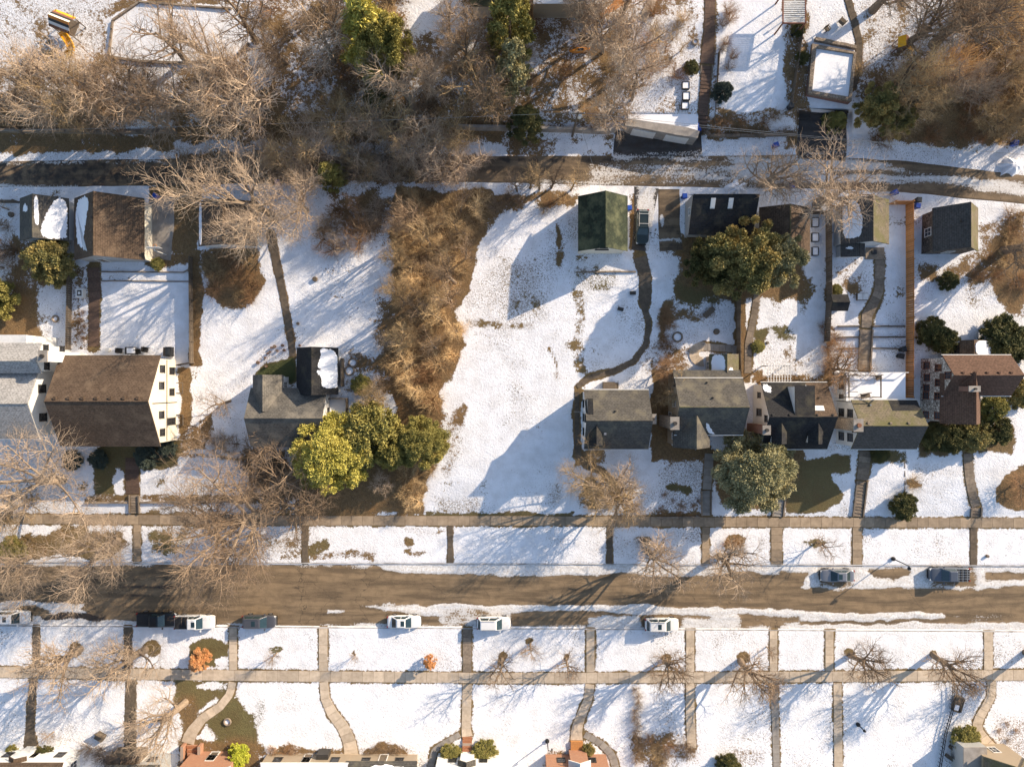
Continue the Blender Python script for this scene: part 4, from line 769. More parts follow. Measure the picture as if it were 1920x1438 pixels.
# --- white house with mossy roof
h = house('white house with mossy tan and slate roof and snow-covered rear terrace', (1650, 780))
b = Block(h, (1596, 1719, 750, 842), 4.7, 2.5, 'x', M['white'], M['r_tan'], gutter=True)
for u, z in ((.2, 1.6), (.2, 4.0), (.75, 1.6), (.75, 4.0), (.42, 5.3)): b.window('l', u, z, .9, 1.2, frame='darktrim')
b.auto('b', 2, 2.2); b.window('b', .3, 1.1, 1.0, 2.1, door=True)
for nm, sd, us, vs, mm in (('new_roof_patch', 't', (.56, .995), (.58, .99), 'r_dark'), ('slate_slope', 'b', (.002, .998), (.01, .995), 'r_slate')):
    q = [b.pt(sd, us[0], vs[0]), b.pt(sd, us[1], vs[0]), b.pt(sd, us[1], vs[1]), b.pt(sd, us[0], vs[1])]
    if sd == 't': q = q[::-1]
    L = (q[1]-q[0]).length; W = (q[2]-q[1]).length
    if (q[1]-q[0]).cross(q[3]-q[0]).z < 0: q = q[::-1]
    mb = MB(); mb.quad([p+Vector((0, 0, .02)) for p in q], [(0, 0), (L, 0), (L, W), (0, W)]); mb.quad([p-Vector((0, 0, .01)) for p in q][::-1]); mb.build(nm, M[mm], b.roof)
for u in (.12, .45, .72): b.cap('t', u, .1, .26, .22, 'tanstone')
b.cap('t', .25, .8, .2, .3, 'metal', 'vent_pipe'); q = P(1608, 796, 7.0); b.chimney(b.X0-.35, q.y, 1.1, 1.5, 8.4, 'tanstone', 'terra')
b2 = Block(h, (1586, 1697, 698, 752), 3.3, 0, 'x', M['white'], M['snow'], roofname='terrace_roof')
b2.window('l', .5, 2.1, .5, 1.0, frame='darktrim'); b2.window('l', .15, 2.1, .4, .9, frame='darktrim')
for q in ((b2.X0, b2.Y0, b2.X0+.08, b2.Y1), (b2.X0, b2.Y1-.08, b2.X1, b2.Y1)): mb = MB(); mb.box(q[0], q[1], b2.ze+.75, q[2], q[3], b2.ze+.9); mb.build('railing', M['frame'], h)
for i in range(6):
    for x, y in ((b2.X0+.05, b2.Y0+(b2.Y1-b2.Y0)*i/5.2), (b2.X0+(b2.X1-b2.X0)*i/5.05, b2.Y1-.05)): mb = MB(); mb.obox((x, y), .09, .09, b2.ze, b2.ze+.88); mb.build('baluster', M['frame'], h)
pg = thing('pergola', 'small open pergola on the snowy rear terrace of the white house', 'pergola', P(1630, 722, b2.ze+.1)); a, c = P(1592, 704, b2.ze+2.2), P(1652, 745, b2.ze+2.2)
for x in (a.x, c.x):
    for y in (a.y, c.y): mb = MB(); mb.obox((x, y), .12, .12, b2.ze+.1, b2.ze+2.2); mb.build('post', M['wood'], pg)
for q in ((a.x-.1, a.y-.06, c.x+.1, a.y+.06), (a.x-.1, c.y-.06, c.x+.1, c.y+.06), (a.x-.06, c.y, a.x+.06, a.y), (c.x-.06, c.y, c.x+.06, a.y)): mb = MB(); mb.box(q[0], q[1], b2.ze+2.1, q[2], q[3], b2.ze+2.24); mb.build('beam', M['wood'], pg)
for i in range(3): mb = MB(); y = c.y+(a.y-c.y)*(.25+.25*i); mb.box(a.x, y-.04, b2.ze+2.2, a.x+1.1, y+.04, b2.ze+2.28); mb.build('rafter', M['wood'], pg)
for cx, cy, w_, lab in ((1645, 708, .75, 'brown lounge chair at the upper end of the snowy rear terrace'), (1620, 742, 1.2, 'low wooden bench at the lower end of the snowy rear terrace')):
    p = P(cx, cy, b2.ze+.1); t_ = thing('terrace_bench', lab, 'seat', p)
    mb = MB(); mb.obox(p, w_, .6, p.z+.3, p.z+.42, .2); mb.build('seat', M['wood'], t_); mb = MB(); mb.obox((p.x, p.y+.3), w_, .08, p.z+.42, p.z+.85, .2); mb.build('backrest', M['wood'], t_)
    for e in (-1, 1):
        for f in (-1, 1): mb = MB(); mb.obox((p.x+e*w_*.42, p.y+f*.22), .07, .07, p.z, p.z+.3, 0); mb.build('leg', M['wood'], t_)
# --- brown stone house
h = house('stone house with red-brown roofs and front wing at the right', (1810, 720))
b = Block(h, (1767, 1896, 666, 742), 5.2, 2.4, 'x', M['whitestone'], M['r_red'], gutter=True)
for u, z in ((.15, 1.5), (.45, 1.6), (.8, 1.5), (.3, 4.0), (.72, 4.0), (.5, 6.0)): b.window('l', u, z, .8, 1.15, frame='redwood')
b.auto('t', 2); b.auto('b', 2)
for i in range(5): b.cap('t', .14+i*.17, .12, .25, .2, 'r_red')
b2 = Block(h, (1763, 1838, 700, 794), 5.0, 3.0, 'y', M['whitestone'], M['r_red'])
for u, z in ((.12, 1.5), (.55, 1.5), (.12, 4.0), (.55, 4.0)): b2.window('l', u, z, .8, 1.15, frame='redwood')
b2.auto('b', 2, 2.0); b2.window('b', .5, 1.1, 1.0, 2.1, door=True); q = P(1826, 729, 9.4); b2.chimney(q.x-.3, q.y, 1.3, .6, 9.9, 'redbrick', zb=6.0)
# --- row along the bottom
def lowhouse(label, r, eave, rise, axis, wm, rm, **kw):
    h = house(label, ((r[0]+r[1])/2, r[2]+20)); b = Block(h, r, eave, rise, axis, M[wm], M[rm], gz=.85, **kw); b.auto('t', 1 if eave < 4.5 else 2, 3.4, h=1.0, frame='darktrim'); b.auto('lr', 1); b.window('t', .5, 1.2, 1.0, 2.1, door=True); return h, b
h, b = lowhouse('white house with a curved brown porch roof at the bottom left corner', (-40, 118, 1430, 1560), 4.0, 2.4, 'x', 'white', 'r_brown')
b2 = Block(h, (16, 49, 1418, 1450), 3.0, .7, 'y', M['white'], M['r_brown'], gz=.85)
h, b = lowhouse('house with weathered porch deck below the leaning bare tree, bottom left', (196, 300, 1434, 1560), 3.4, 2.2, 'x', 'greysid', 'r_grey')
b2 = Block(h, (198, 262, 1416, 1442), 2.6, .5, 'y', M['wood'], M['r_brown'], gz=.8)
h, b = lowhouse('brick house with pale trim and orange brick porch, left of the bright green shrub', (330, 432, 1436, 1560), 4.0, 2.4, 'y', 'brick', 'r_pale')
for i in range(3): mb = MB(); a = P(350+i*2, 1397+i*6, .9); mb.box(a.x, a.y-.4, .5, a.x+1.5, a.y, 1.0+.2*i); mb.build('porch_step', M['brick'], h)
for e in (342, 374): mb = MB(); a = P(e, 1398, 1.5); mb.box(a.x-.2, a.y-2.2, .4, a.x+.2, a.y, 1.7); mb.build('porch_wall', M['brick'], h)
h, b = lowhouse('house with a wide snow-covered flat roof, left of the curved walk, bottom', (489, 652, 1431, 1560), 2.4, 0, 'x', 'tan', 'snow')
mb = MB(); mb.box(b.X0-.1, b.Y1-.05, b.ze-.1, b.X1+.1, b.Y1+.12, b.ze+.05); mb.build('gutter', M['frame'], h)
a = P(592, 1416, 2.5); mb = MB(); mb.box(a.x, a.y-1.0, .5, a.x+1.6, a.y, 2.3); mb.build('bulkhead', M['darktrim'], h)
h, b = lowhouse('house with a grey hip-edged snowy roof right of the curved walk, bottom', (648, 782, 1427, 1560), 2.3, 1.5, 'x', 'tan', 'r_grey'); b.snow('t', [(.2, .5), (.3, .93), (.85, .9), (.95, .4), (.6, .2)], seed=21)
h, b = lowhouse('white house with dark porch gable between two round green shrubs, bottom', (812, 938, 1440, 1560), 4.0, 2.4, 'x', 'white', 'r_grey')
b2 = Block(h, (858, 892, 1424, 1450), 2.8, .7, 'y', M['white'], M['r_grey'], gz=.85)
h, b = lowhouse('orange brick house at bottom centre with a wooden porch landing', (1022, 1148, 1442, 1560), 4.2, 2.2, 'x', 'brick', 'r_brown')
b2 = Block(h, (1066, 1108, 1425, 1450), 3.2, .8, 'y', M['brick'], M['frame'], gz=.85)
mb = MB(); a, c = P(1070, 1390, 1.0), P(1093, 1414, 1.0); mb.box(a.x, c.y, .4, c.x, a.y, 1.05); mb.build('landing', M['cedar'], h)
for i in range(3): mb = MB(); mb.box(a.x+.1, c.y-.35*(i+1), .5, c.x-.1, c.y-.35*i-.01, 1.2+.17*i); mb.build('porch_step', M['brick'], h)
h = house('house with tan hip roof and grey roof terrace at the bottom right corner', (1850, 1425))
b = Block(h, (1845, 1925, 1418, 1560), 3.6, 2.8, 'y', M['tan'], M['r_tan'], gz=.85); b.auto('tlr', 1)
b2 = Block(h, (1806, 1850, 1400, 1520), 2.6, 0, 'x', M['greysid'], M['conc2'], gz=.8)
bs = thing('brick_steps', 'orange brick steps between two round green shrubs, bottom centre', 'steps', g(876, 1390))
for i in range(6): a = P(867, 1383+i*5.0, 1.0); mb = MB(); mb.box(a.x, a.y-.36, .3, a.x+1.3, a.y, .75+.11*i); mb.build('step', M['brick'], bs)
# --- garages
def garage(label, r, eave, rise, axis, wm, rm, **kw):
    h = house(label, ((r[0]+r[1])/2, (r[2]+r[3])/2), 'garage', 'garage'); return h, Block(h, r, eave, rise, axis, M[wm], M[rm], **kw)
h, b = garage('grey-roofed garage with snow on its right slope at the left edge', (37, 128, 372, 452), 2.5, 2.2, 'y', 'palegrey', 'r_grey')
b.snow('r', [(.02, .1), (.98, .6), (.95, .97), (.3, .97), (.02, .95)], seed=31); b.snow('r', [(.3, .06), (.95, .04), (.97, .15), (.3, .2)], seed=36, jag=.01); b.snow('l', [(.72, .3), (.85, .6), (.7, .8), (.62, .5)], seed=32); b.auto('b', 1); b.window('t', .5, 1.15, 3.6, 2.1, door=True, mat='frame')
h, b = garage('big garage with brown right slope and snow on its narrow left slope', (139, 270, 372, 488), 2.7, 3.4, 'y', 'greysid', 'r_brown')
b.snow('l', [(.1, .25), (.12, .55), (.45, .45), (.95, .18), (.97, .85), (.6, .92), (.2, .8)], seed=33); b.window('b', .55, 3.3, 1.4, .5); b.window('b', .3, 1.15, 1.0, 2.0, door=True); b.auto('r', 1, 3.0, .8); b.window('t', .5, 1.15, 4.5, 2.1, door=True, mat='frame')
for i in range(4): b.cap('l', .2+.2*i, .06, .25, .15, 'darktrim')
mb = MB(); mb.box(b.x1, b.y0, b.gz-.5, b.x1+.06, b.y1, b.ze-.2); mb.build('side_cladding', M['cream'], h)
h, b = garage('brown-roofed garage with white gable under the big bare tree', (372, 482, 378, 462), 2.6, 1.6, 'y', 'white', 'r_brown'); b.snow('l', [(.02, .86), (.98, .86), (.98, .97), (.02, .97)], seed=34, jag=.01); b.window('b', .5, 2.7, .9, .4, mullion=False); b.window('t', .5, 1.15, 4.2, 2.1, door=True, mat='frame')
h, b = garage('garage with mossy green right slope and cream gable right of the vacant lot', (1084, 1177, 368, 471), 3.2, 2.6, 'y', 'cream', 'r_green')
b.window('b', .5, 4.4, .8, .45, mullion=False, frame='darktrim'); b.window('b', .48, 3.1, 1.6, .4, mullion=False, frame='darktrim'); b.window('t', .5, 1.15, 4.2, 2.1, door=True, mat='frame'); b.auto('l', 1)
for u in (.02, .98): mb = MB(); x = b.x0+(b.x1-b.x0)*u; mb.tube([Vector((x, b.y0-.1, b.gz-.1)), Vector((x, b.y0-.1, b.ze-.2))], .05, 6); mb.build('downspout', M['frame'], h)
h, b = garage('grey-walled garage with dark roof and two skylights beside the large pine', (1291, 1412, 366, 440), 3.0, 2.4, 'x', 'greysid', 'r_dark', shift=2.0); b.skylight('b', .31, .22, .035, .13, 'frame'); b.skylight('b', .58, .22, .035, .13, 'frame'); b.window('l', .62, 2.6, .9, .6); b.window('t', .5, 1.15, 4.2, 2.1, door=True, mat='frame')
h, b = garage('tan-roofed garage right of the large pine, beside three raised beds', (1424, 1519, 389, 475), 2.7, 1.8, 'y', 'white', 'r_tan'); b.auto('b', 1); b.window('t', .5, 1.15, 4.2, 2.1, door=True, mat='frame'); b.roof.data.materials[0] = M['r_brown']
h, b = garage('white garage with large snow patch on its slate left slope, by the cedar fence', (1577, 1667, 374, 458), 2.7, 2.0, 'y', 'white', 'r_slate')
b.snow('l', [(.12, .92), (.1, .5), (.2, .36), (.5, .3), (.95, .5), (.97, .93), (.5, .96)], seed=35, jag=.02)
q = [b.pt('r', u, v) for u, v in ((.002, .01), (.998, .01), (.998, .995), (.002, .995))]; q = q if (q[1]-q[0]).cross(q[3]-q[0]).z > 0 else q[::-1]; L = (q[1]-q[0]).length; W = (q[3]-q[0]).length
mb = MB(); mb.quad([p+Vector((0, 0, .02)) for p in q], [(0, 0), (L, 0), (L, W), (0, W)]); mb.quad([p-Vector((0, 0, .01)) for p in q][::-1]); mb.build('tan_right_slope', M['r_tan'], b.roof)  # tan overlay on the right slope only
b.window('l', .8, 1.4, .9, 1.0); b.window('t', .5, 1.15, 4.0, 2.1, door=True, mat='frame')
b2 = Block(h, (1577, 1622, 455, 482), 2.1, .35, 'y', M['white'], M['r_slate'], shift=.7); b2.snow('l', [(.55, .3), (.75, .5), (.6, .8), (.5, .6)], seed=37)
mb = MB(); a, c = P(1624, 464, 2.4), P(1659, 486, 2.4); mb.box(a.x, c.y, 1.4, c.x, a.y, 2.3); mb.build('stone_landing', M['stone'], h); mb = MB(); mb.box(a.x+.8, a.y-.9, 2.3, a.x+1.4, a.y-.35, 2.5); mb.build('bin', M['bin'], h)
h, b = garage('dark stone garage with steep grey roof and right slope tinted tan for sunlight, upper right', (1749, 1834, 390, 472), 3.0, 3.0, 'y', 'darkstone', 'r_slate'); b.cap('l', .6, .25, .22, .3, 'darktrim', 'vent_pipe'); b.window('t', .5, 1.15, 3.6, 2.1, door=True, mat='wood'); b.auto('bl', 1)
q = [b.pt('r', u, v) for u, v in ((.002, .01), (.998, .01), (.998, .995), (.002, .995))]; q = q if (q[1]-q[0]).cross(q[3]-q[0]).z > 0 else q[::-1]; L = (q[1]-q[0]).length; W = (q[3]-q[0]).length
mb = MB(); mb.quad([p+Vector((0, 0, .02)) for p in q], [(0, 0), (L, 0), (L, W), (0, W)]); mb.quad([p-Vector((0, 0, .01)) for p in q][::-1]); mb.build('sunlit_slope', M['r_tan'], b.roof)  # sunlight on the right slope put into the colour; roof itself is grey
# sheds
h = house('small shed with thick snow cap behind the stone house', (1830, 655), 'shed', 'shed'); b = Block(h, (1800, 1860, 638, 668), 2.2, .9, 'y', M['darkstone'], M['r_brown'], shift=-.9); b.snow('r', [(.05, .08), (.96, .06), (.97, .85), (.7, .96), (.3, .96), (.04, .85)], th=.12, seed=41, jag=.015); b.window('b', .3, 1.05, .8, 1.8, door=True)
h = house('small dark shed against the grey wooden fence', (1574, 567), 'shed', 'shed'); b = Block(h, (1558, 1590, 552, 583), 2.0, .6, 'x', M['wood'], M['r_dark']); b.window('b', .5, 1.0, .8, 1.7, door=True)
# --- hillside garages and roofs at the top
def wallquad(mb, pts, z0, z1): mb.prism([(p.x, p.y) for p in pts], z0, z1)
h = thing('garage', 'concrete garage sunk in the hillside above the dark driveway', 'garage', g(1240, 250))
zt = 5.35; pts = [P(1174, 222, zt), P(1202, 226, zt), P(1288, 239, zt), P(1312, 246, zt), P(1308, 259, zt), P(1268, 253, zt), P(1196, 239, zt), P(1172, 236, zt)]
mb = MB(); wallquad(mb, pts, 2.2, zt); mb.build('front_wall', M['conc2'], h); mb = MB(); wallquad(mb, [P(1176, 190, 5), P(1310, 200, 5), P(1308, 245, 5), P(1178, 226, 5)], 2.2, 5.0); mb.build('roof_slab', M['snow'], h)
for u in (0.12, .58):
    a = P(1172, 236, zt).lerp(P(1308, 259, zt), u); c = P(1172, 236, zt).lerp(P(1308, 259, zt), u+.32); d = (c-a).normalized(); n_ = Vector((d.y, -d.x, 0)); mb = MB()
    wallquad(mb, [a-n_*.1, c-n_*.1, c+n_*.06, a+n_*.06], 2.5, 4.7); mb.build('garage_door', M['frame'], h)
h = thing('garage', 'brick garage in the hillside with snowy roof terrace, upper right', 'garage', g(1550, 200)); zt = 6.35
out = [(1523, 82), (1606, 98), (1597, 190), (1516, 175)]; mb = MB(); wallquad(mb, [P(*o, zt) for o in out], 2.4, zt-.45); mb.build('wall', M['redbrick'], h)
ins = [(1531, 90), (1601, 101), (1592, 182), (1523, 170)]; mb = MB(); wallquad(mb, [P(*o, zt) for o in ins], zt-.5, zt-.25); mb.build('snowy_terrace', M['snow'], h)
for i in range(4):
    a, c, d, e = P(*out[i], zt), P(*out[(i+1) % 4], zt), P(*ins[(i+1) % 4], zt), P(*ins[i], zt); mb = MB(); wallquad(mb, [a, c, d, e], zt-.46, zt); mb.build('parapet', M['tanstone'], h)
a, c = P(1520, 180, zt), P(1594, 194, zt); d = (c-a).normalized(); n_ = Vector((d.y, -d.x, 0)); mb = MB(); wallquad(mb, [a.lerp(c, .15)-n_*.2, a.lerp(c, .85)-n_*.2, a.lerp(c, .85)+n_*.1, a.lerp(c, .15)+n_*.1], 2.6, 4.7); mb.build('garage_door', M['wood'], h)
h = house('green-roofed house corner cut by the top edge', (915, -20)); b = Block(h, (882, 950, -70, 12), 3.2, 1.6, 'x', M['white'], M['r_green'])
h = house('house corner with pale roof cut by the top edge, left of the wooden deck', (1085, -30)); b = Block(h, (1000, 1130, -80, 8), 3.2, 0, 'x', M['tan'], M['snow'])
# ------------------------------------------------------------------ vehicles
def paint(name, c, metal=.3): return solid(name, c, tuple(x*.92 for x in c), 1.5, .28, metal, .5)
M['tyre'] = solid('tyre_rubber', (.02, .02, .02), None, 5, .9); M['rim'] = solid('alloy_rim', (.4, .4, .42), None, 3, .35, .8)
M['carglass'] = solid('car_glass', (.022, .045, .052), (.015, .03, .036), 1, .06, 0, .7); M['headlamp'] = solid('headlamp_glass', (.7, .7, .68), None, 2, .2); M['taillamp'] = solid('red_lamp', (.35, .02, .015), None, 2, .3); M['plastic'] = solid('black_plastic', (.025, .025, .026), None, 3, .6)
def loft(mb, secs):
    n = len(secs[0]); o = len(mb.v)
    for s in secs: mb.v += s
    for i in range(len(secs)-1):
        for k in range(n): j = (k+1) % n; a = o+i*n; mb.f.append((a+k, a+n+k, a+n+j, a+j))
    mb.f.append(tuple(range(o, o+n))); mb.f.append(tuple(range(o+(len(secs)-1)*n+n-1, o+(len(secs)-1)*n-1, -1)))
CARS = {  # x, half width, top z of the lower body; cabin (base rear, roof rear, roof front, base front), roof height
 'sedan': dict(sec=[(-2.33, .58, .70), (-2.26, .74, .90), (-1.95, .86, .98), (-1.0, .90, .95), (.7, .90, .95), (1.5, .88, .90), (2.0, .82, .82), (2.24, .68, .72), (2.33, .5, .62)], cab=(-1.75, -.95, .25, 1.05), H=1.45, W=.60, wb=1.38),
 'suv': dict(sec=[(-2.33, .70, .85), (-2.27, .80, 1.02), (-1.9, .89, 1.06), (-1.0, .92, 1.05), (.7, .92, 1.05), (1.4, .90, 1.02), (1.95, .85, .95), (2.22, .74, .84), (2.32, .56, .68)], cab=(-2.2, -1.85, .35, 1.15), H=1.70, W=.66, wb=1.38),
 'pickup': dict(sec=[(-2.75, .84, 1.0), (-2.70, .92, 1.12), (-1.9, .96, 1.15), (-.6, .97, 1.15), (.9, .97, 1.15), (1.7, .95, 1.12), (2.3, .92, 1.06), (2.62, .82, .95), (2.72, .66, .8)], cab=(-.75, -.62, .55, 1.25), H=1.85, W=.72, wb=1.72)}
def car(label, kind, px, py, rz, mat, sunroof=False, rails=False, cover=False, rack=False, name=None, group='vehicles parked along the street'):
    K = CARS[kind]; z = .0
    if py < 1040: z = float(hgt(px, py))+.08; group = None
    else: z = .03
    loc = P(px, py, z+1.0); loc.z = z
    root = thing(name or {'sedan': 'parked_car', 'suv': 'parked_car', 'pickup': 'pickup_truck'}[kind], label, {'sedan': 'car', 'suv': 'car', 'pickup': 'pickup truck'}[kind], loc, group, local=True); root.rotation_euler = (0, 0, rz)
    mb = MB(); secs = []
    for x, w, t in K['sec']: secs.append([(x, -w*.93, .26), (x, -w, .48), (x, -w, t-.16), (x, -w+.07, t-.04), (x, -w+.2, t), (x, w-.2, t), (x, w-.07, t-.04), (x, w, t-.16), (x, w, .48), (x, w*.93, .26)])
    loft(mb, secs); bo = mb.build('body', mat, root, smooth=True); md = bo.modifiers.new('round', 'SUBSURF'); md.levels = md.render_levels = 2
    a, b, c, d = K['cab']; zb = K['sec'][3][2]-.05; H = K['H']; wb_, wt = K['sec'][3][1]-.08, K['W']
    mb = MB(); B = [(a, -wb_, zb), (d, -wb_, zb), (d, wb_, zb), (a, wb_, zb)]; T = [(b, -wt, H), (c, -wt, H), (c, wt, H), (b, wt, H)]; mb.hexa(B, T)
    B = [Vector(v) for v in B]; T = [Vector(v) for v in T]
    T2 = [(b+.12, -wt+.1, H+.05), (c-.12, -wt+.1, H+.05), (c-.12, wt-.1, H+.05), (b+.12, wt-.1, H+.05)]; mb.hexa([tuple(v) for v in T], T2); cb = mb.build('cabin', mat, root); md = cb.modifiers.new('soft', 'BEVEL'); md.width = .05; md.segments = 2; md.limit_method = 'NONE'
    def pane(nm, q, off, par):
        c0 = sum(q, Vector())/4; n_ = (q[1]-q[0]).cross(q[3]-q[0]).normalized()
        if n_.dot(c0-Vector((0, 0, 1))) < 0: q = q[::-1]; n_ = -n_
        m = MB(); o = n_*.015; m.hexa([tuple(v-o) for v in q], [tuple(v+o) for v in q]); m.build(nm, M['carglass'], par)
    def sub(p, q, r_, s_, u0, u1, v0, v1):
        f = lambda u, v: (p.lerp(q, u)).lerp(s_.lerp(r_, u), v)
        return [f(u0, v0), f(u1, v0), f(u1, v1), f(u0, v1)]
    pane('windshield', sub(B[1], B[2], T[2], T[1], .06, .94, .05, .93), 0, root)
    pane('rear_window', sub(B[0], B[3], T[3], T[0], .08, .92, .15, .92), 0, root)
    for s0, s1, t1, t0 in ((B[0], B[1], T[1], T[0]), (B[3], B[2], T[2], T[3])):
        for u0, u1 in ((.08, .48), (.52, .90)): pane('side_window', sub(s0, s1, t1, t0, u0, u1, .12, .9), 0, root)
    if sunroof: mb = MB(); mb.box(b+(c-b)*.5, -.36, H+.03, b+(c-b)*.5+.5, .36, H+.062); mb.build('sunroof', M['carglass'], root)
    if rails:
        for s in (-1, 1): mb = MB(); mb.tube([(b+.15, s*(wt-.05), H+.1), (c-.2, s*(wt-.05), H+.1)], .03, 5); mb.build('roof_rail', M['metal'], root)
    if rack:
        for x in (b+.35, c-.55): mb = MB(); mb.tube([(x, -wt+.02, H+.12), (x, wt-.02, H+.12)], .03, 5); mb.build('cross_bar', M['frame'], root)
    if kind == 'pickup':
        mb = MB()
        if cover: mb.box(-2.62, -.84, 1.1, -.8, .84, 1.17); mb.build('bed_cover', M['plastic'], root)
        else:
            mb.box(-2.62, -.80, 1.0, -.8, .80, 1.152); mb.build('cargo_bed', M['plastic'], root)
            for y in (-.5, -.17, .17, .5): mb = MB(); mb.box(-2.6, y-.05, 1.15, -.82, y+.05, 1.175); mb.build('bed_slat', M['metal'], root)
            for x in (-2.2, -1.6, -1.05): mb = MB(); mb.tube([(x, -.93, 1.3), (x, .93, 1.3)], .035, 5); mb.build('rack_bar', M['metal'], root)
    for sx in (-1, 1):
        for sy in (-1, 1):
            r_ = .34 if kind != 'pickup' else .39; y = sy*(K['sec'][3][1]-.1); x = sx*K['wb']+(.02 if kind != 'pickup' else 0)
            mb = MB(); mb.tube([(x, y-.11, r_), (x, y+.11, r_)], r_, 18); w_ = mb.build('wheel', M['tyre'], root); mb = MB(); mb.tube([(x, y+sy*.10, r_), (x, y+sy*.125, r_)], r_*.62, 12); mb.build('rim', M['rim'], w_)
    f, rr = K['sec'][-2], K['sec'][1]
    for s in (-1, 1):
        mb = MB(); mb.obox((f[0]-.1, s*(f[1]-.12)), .3, .26, f[2]-.2, f[2]-.03, -s*.35); mb.build('headlight', M['headlamp'], root)
        mb = MB(); mb.obox((rr[0]-.0, s*(rr[1]-.12)), .16, .22, rr[2]-.35, rr[2]-.06, s*.2); mb.build('tail_light', M['taillamp'], root)
        mb = MB(); mb.obox((d-.28, s*(wb_+.2)), .14, .24, zb+.05, zb+.22, s*.15); mb.build('wing_mirror', mat, root)
    for x, nm in ((K['sec'][-1][0], 'front_bumper'), (K['sec'][0][0], 'rear_bumper')): mb = MB(); mb.box(x-.06, -.62, .34, x+.06, .62, .52); mb.build(nm, M['plastic'], root)
    return root
WHT = paint('white_car_paint', (.74, .73, .71), 0); BLK = paint('black_car_paint', (.012, .016, .02), .2); GRY = paint('grey_car_paint', (.12, .12, .13), .5); SIL = paint('silver_car_paint', (.30, .30, .31), .6); GRN = paint('dark_green_car_paint', (.035, .05, .05), .4); BLU = paint('slate_car_paint', (.13, .145, .17), .5)
car('white car with dark roof half cut by the left edge, lower kerb', 'suv', 22, 1158, 0, WHT, True)
car('black pickup truck parked behind the white pickup on the lower kerb', 'pickup', 293, 1162, 0, BLK, cover=True)
car('white pickup truck with black bed cover on the lower kerb', 'pickup', 364, 1167, 0, WHT, True, cover=True)
car('grey hatchback car between the white pickup and the white sedan', 'suv', 485, 1166, 0, GRY, True, True)
car('white sedan with sunroof and dark windows, leftmost white car right of the grey hatchback', 'sedan', 757, 1167, 0, WHT, True)
car('plain white estate car with roof rails on snow, middle of the lower kerb', 'suv', 926, 1169.5, 0, WHT, False, True)
car('white SUV with sunroof, rightmost vehicle on the lower kerb', 'suv', 1242, 1172, 0, WHT, True, True)
car('silver sedan parked on the upper kerb by the street lamp', 'sedan', 1572, 1080, math.pi, SIL, True)
car('grey pickup truck with bed rack on the upper kerb at far right', 'pickup', 1781, 1077.5, math.pi, BLU, rack=False)
car('dark green estate car with roof rack in the drive beside the green garage', 'suv', 1205, 425, -math.pi/2-.03, GRN, False, True, rack=True)
# ------------------------------------------------------------------ fences and walls
def fence(label, pts, h, board, mat, name='wooden_fence', bw=.3, gap=.02, posts=True, capm=None, cat='fence', boardname='board'):
    root = thing(name, label, cat, g(*pts[0])); W = [g(*p) for p in pts]; n0 = None; me_c = {}
    for a, b in zip(W, W[1:]):
        L = math.hypot(b.x-a.x, b.y-a.y); d = Vector(((b.x-a.x)/L, (b.y-a.y)/L, 0)); ang = math.atan2(d.y, d.x); n = max(1, int(L/bw))
        for i in range(n):
            c = a+(b-a)*((i+.5)/n); hh = h+random.uniform(-.02, .02)
            if me_c.get('k') is None:
                mb = MB(); mb.box(-bw/2+gap/2, -.02, -.35, bw/2-gap/2, .02, h); me = mb.mesh(boardname); me.materials.append(M[mat]); me_c['k'] = me
            o = bpy.data.objects.new(boardname, me_c['k']); COL.objects.link(o); o.parent = root; o.location = c-root.location; o.rotation_euler = (0, 0, ang); o.scale = (1, 1, hh/h)
        if posts:
            m = max(1, int(L/2.4))
            for i in range(m+1):
                c = a+(b-a)*(i/m); mb = MB(); mb.obox((c.x-d.y*.08, c.y+d.x*.08), .11, .11, c.z-.4, c.z+h+.06, ang); mb.build('post', M[mat], root)
        for k in (.3, h-.25):
            mb = MB(); o_ = Vector((-d.y, d.x, 0))*.05; w_ = Vector((-d.y, d.x, 0))*.03; up = Vector((0, 0, k)); q = [a+o_-w_+up, b+o_-w_+up, b+o_+w_+up, a+o_+w_+up]; mb.hexa(q, [v+Vector((0, 0, .1)) for v in q]); mb.build('rail', M[mat], root)
    return root
fence('tall orange cedar fence running down beside the flagstone path', [(1667, 384), (1698, 384), (1699, 560), (1698, 745)], 1.9, 1, 'cedar')
fence('weathered grey wooden fence down the middle of the right-hand yards', [(1513, 402), (1548, 402), (1549, 560), (1545, 640)], 1.8, 1, 'wood')
fence('dark brown wooden fence left of the stepping-stone path', [(1381, 552), (1381, 660), (1383, 718)], 1.7, 1, 'wood')
fence('low brown fence along the right edge of the snowy rectangular lawn', [(361, 484), (363, 680), (338, 684)], 1.2, 1, 'wood')
fence('weathered wooden fence left of the planted bed by the brick garden path', [(136, 490), (133, 655)], 1.2, 1, 'wood')
fence('wooden fence along the alley at the left edge', [(0, 381), (38, 381)], 1.5, 1, 'wood')
fence('short wooden fence rail by the dark steps at upper right', [(1346, 100), (1336, 235)], 1.0, 1, 'wood')
fence('long weathered fence between the two snowy yards at upper right', [(1508, -10), (1498, 80), (1480, 200)], 1.1, 1, 'wood')
fence('thin dark metal fence along the lower right lawn', [(1783, 1282), (1780, 1330), (1768, 1372), (1757, 1438)], .9, 1, 'black', 'metal_fence', .5, .44, False)
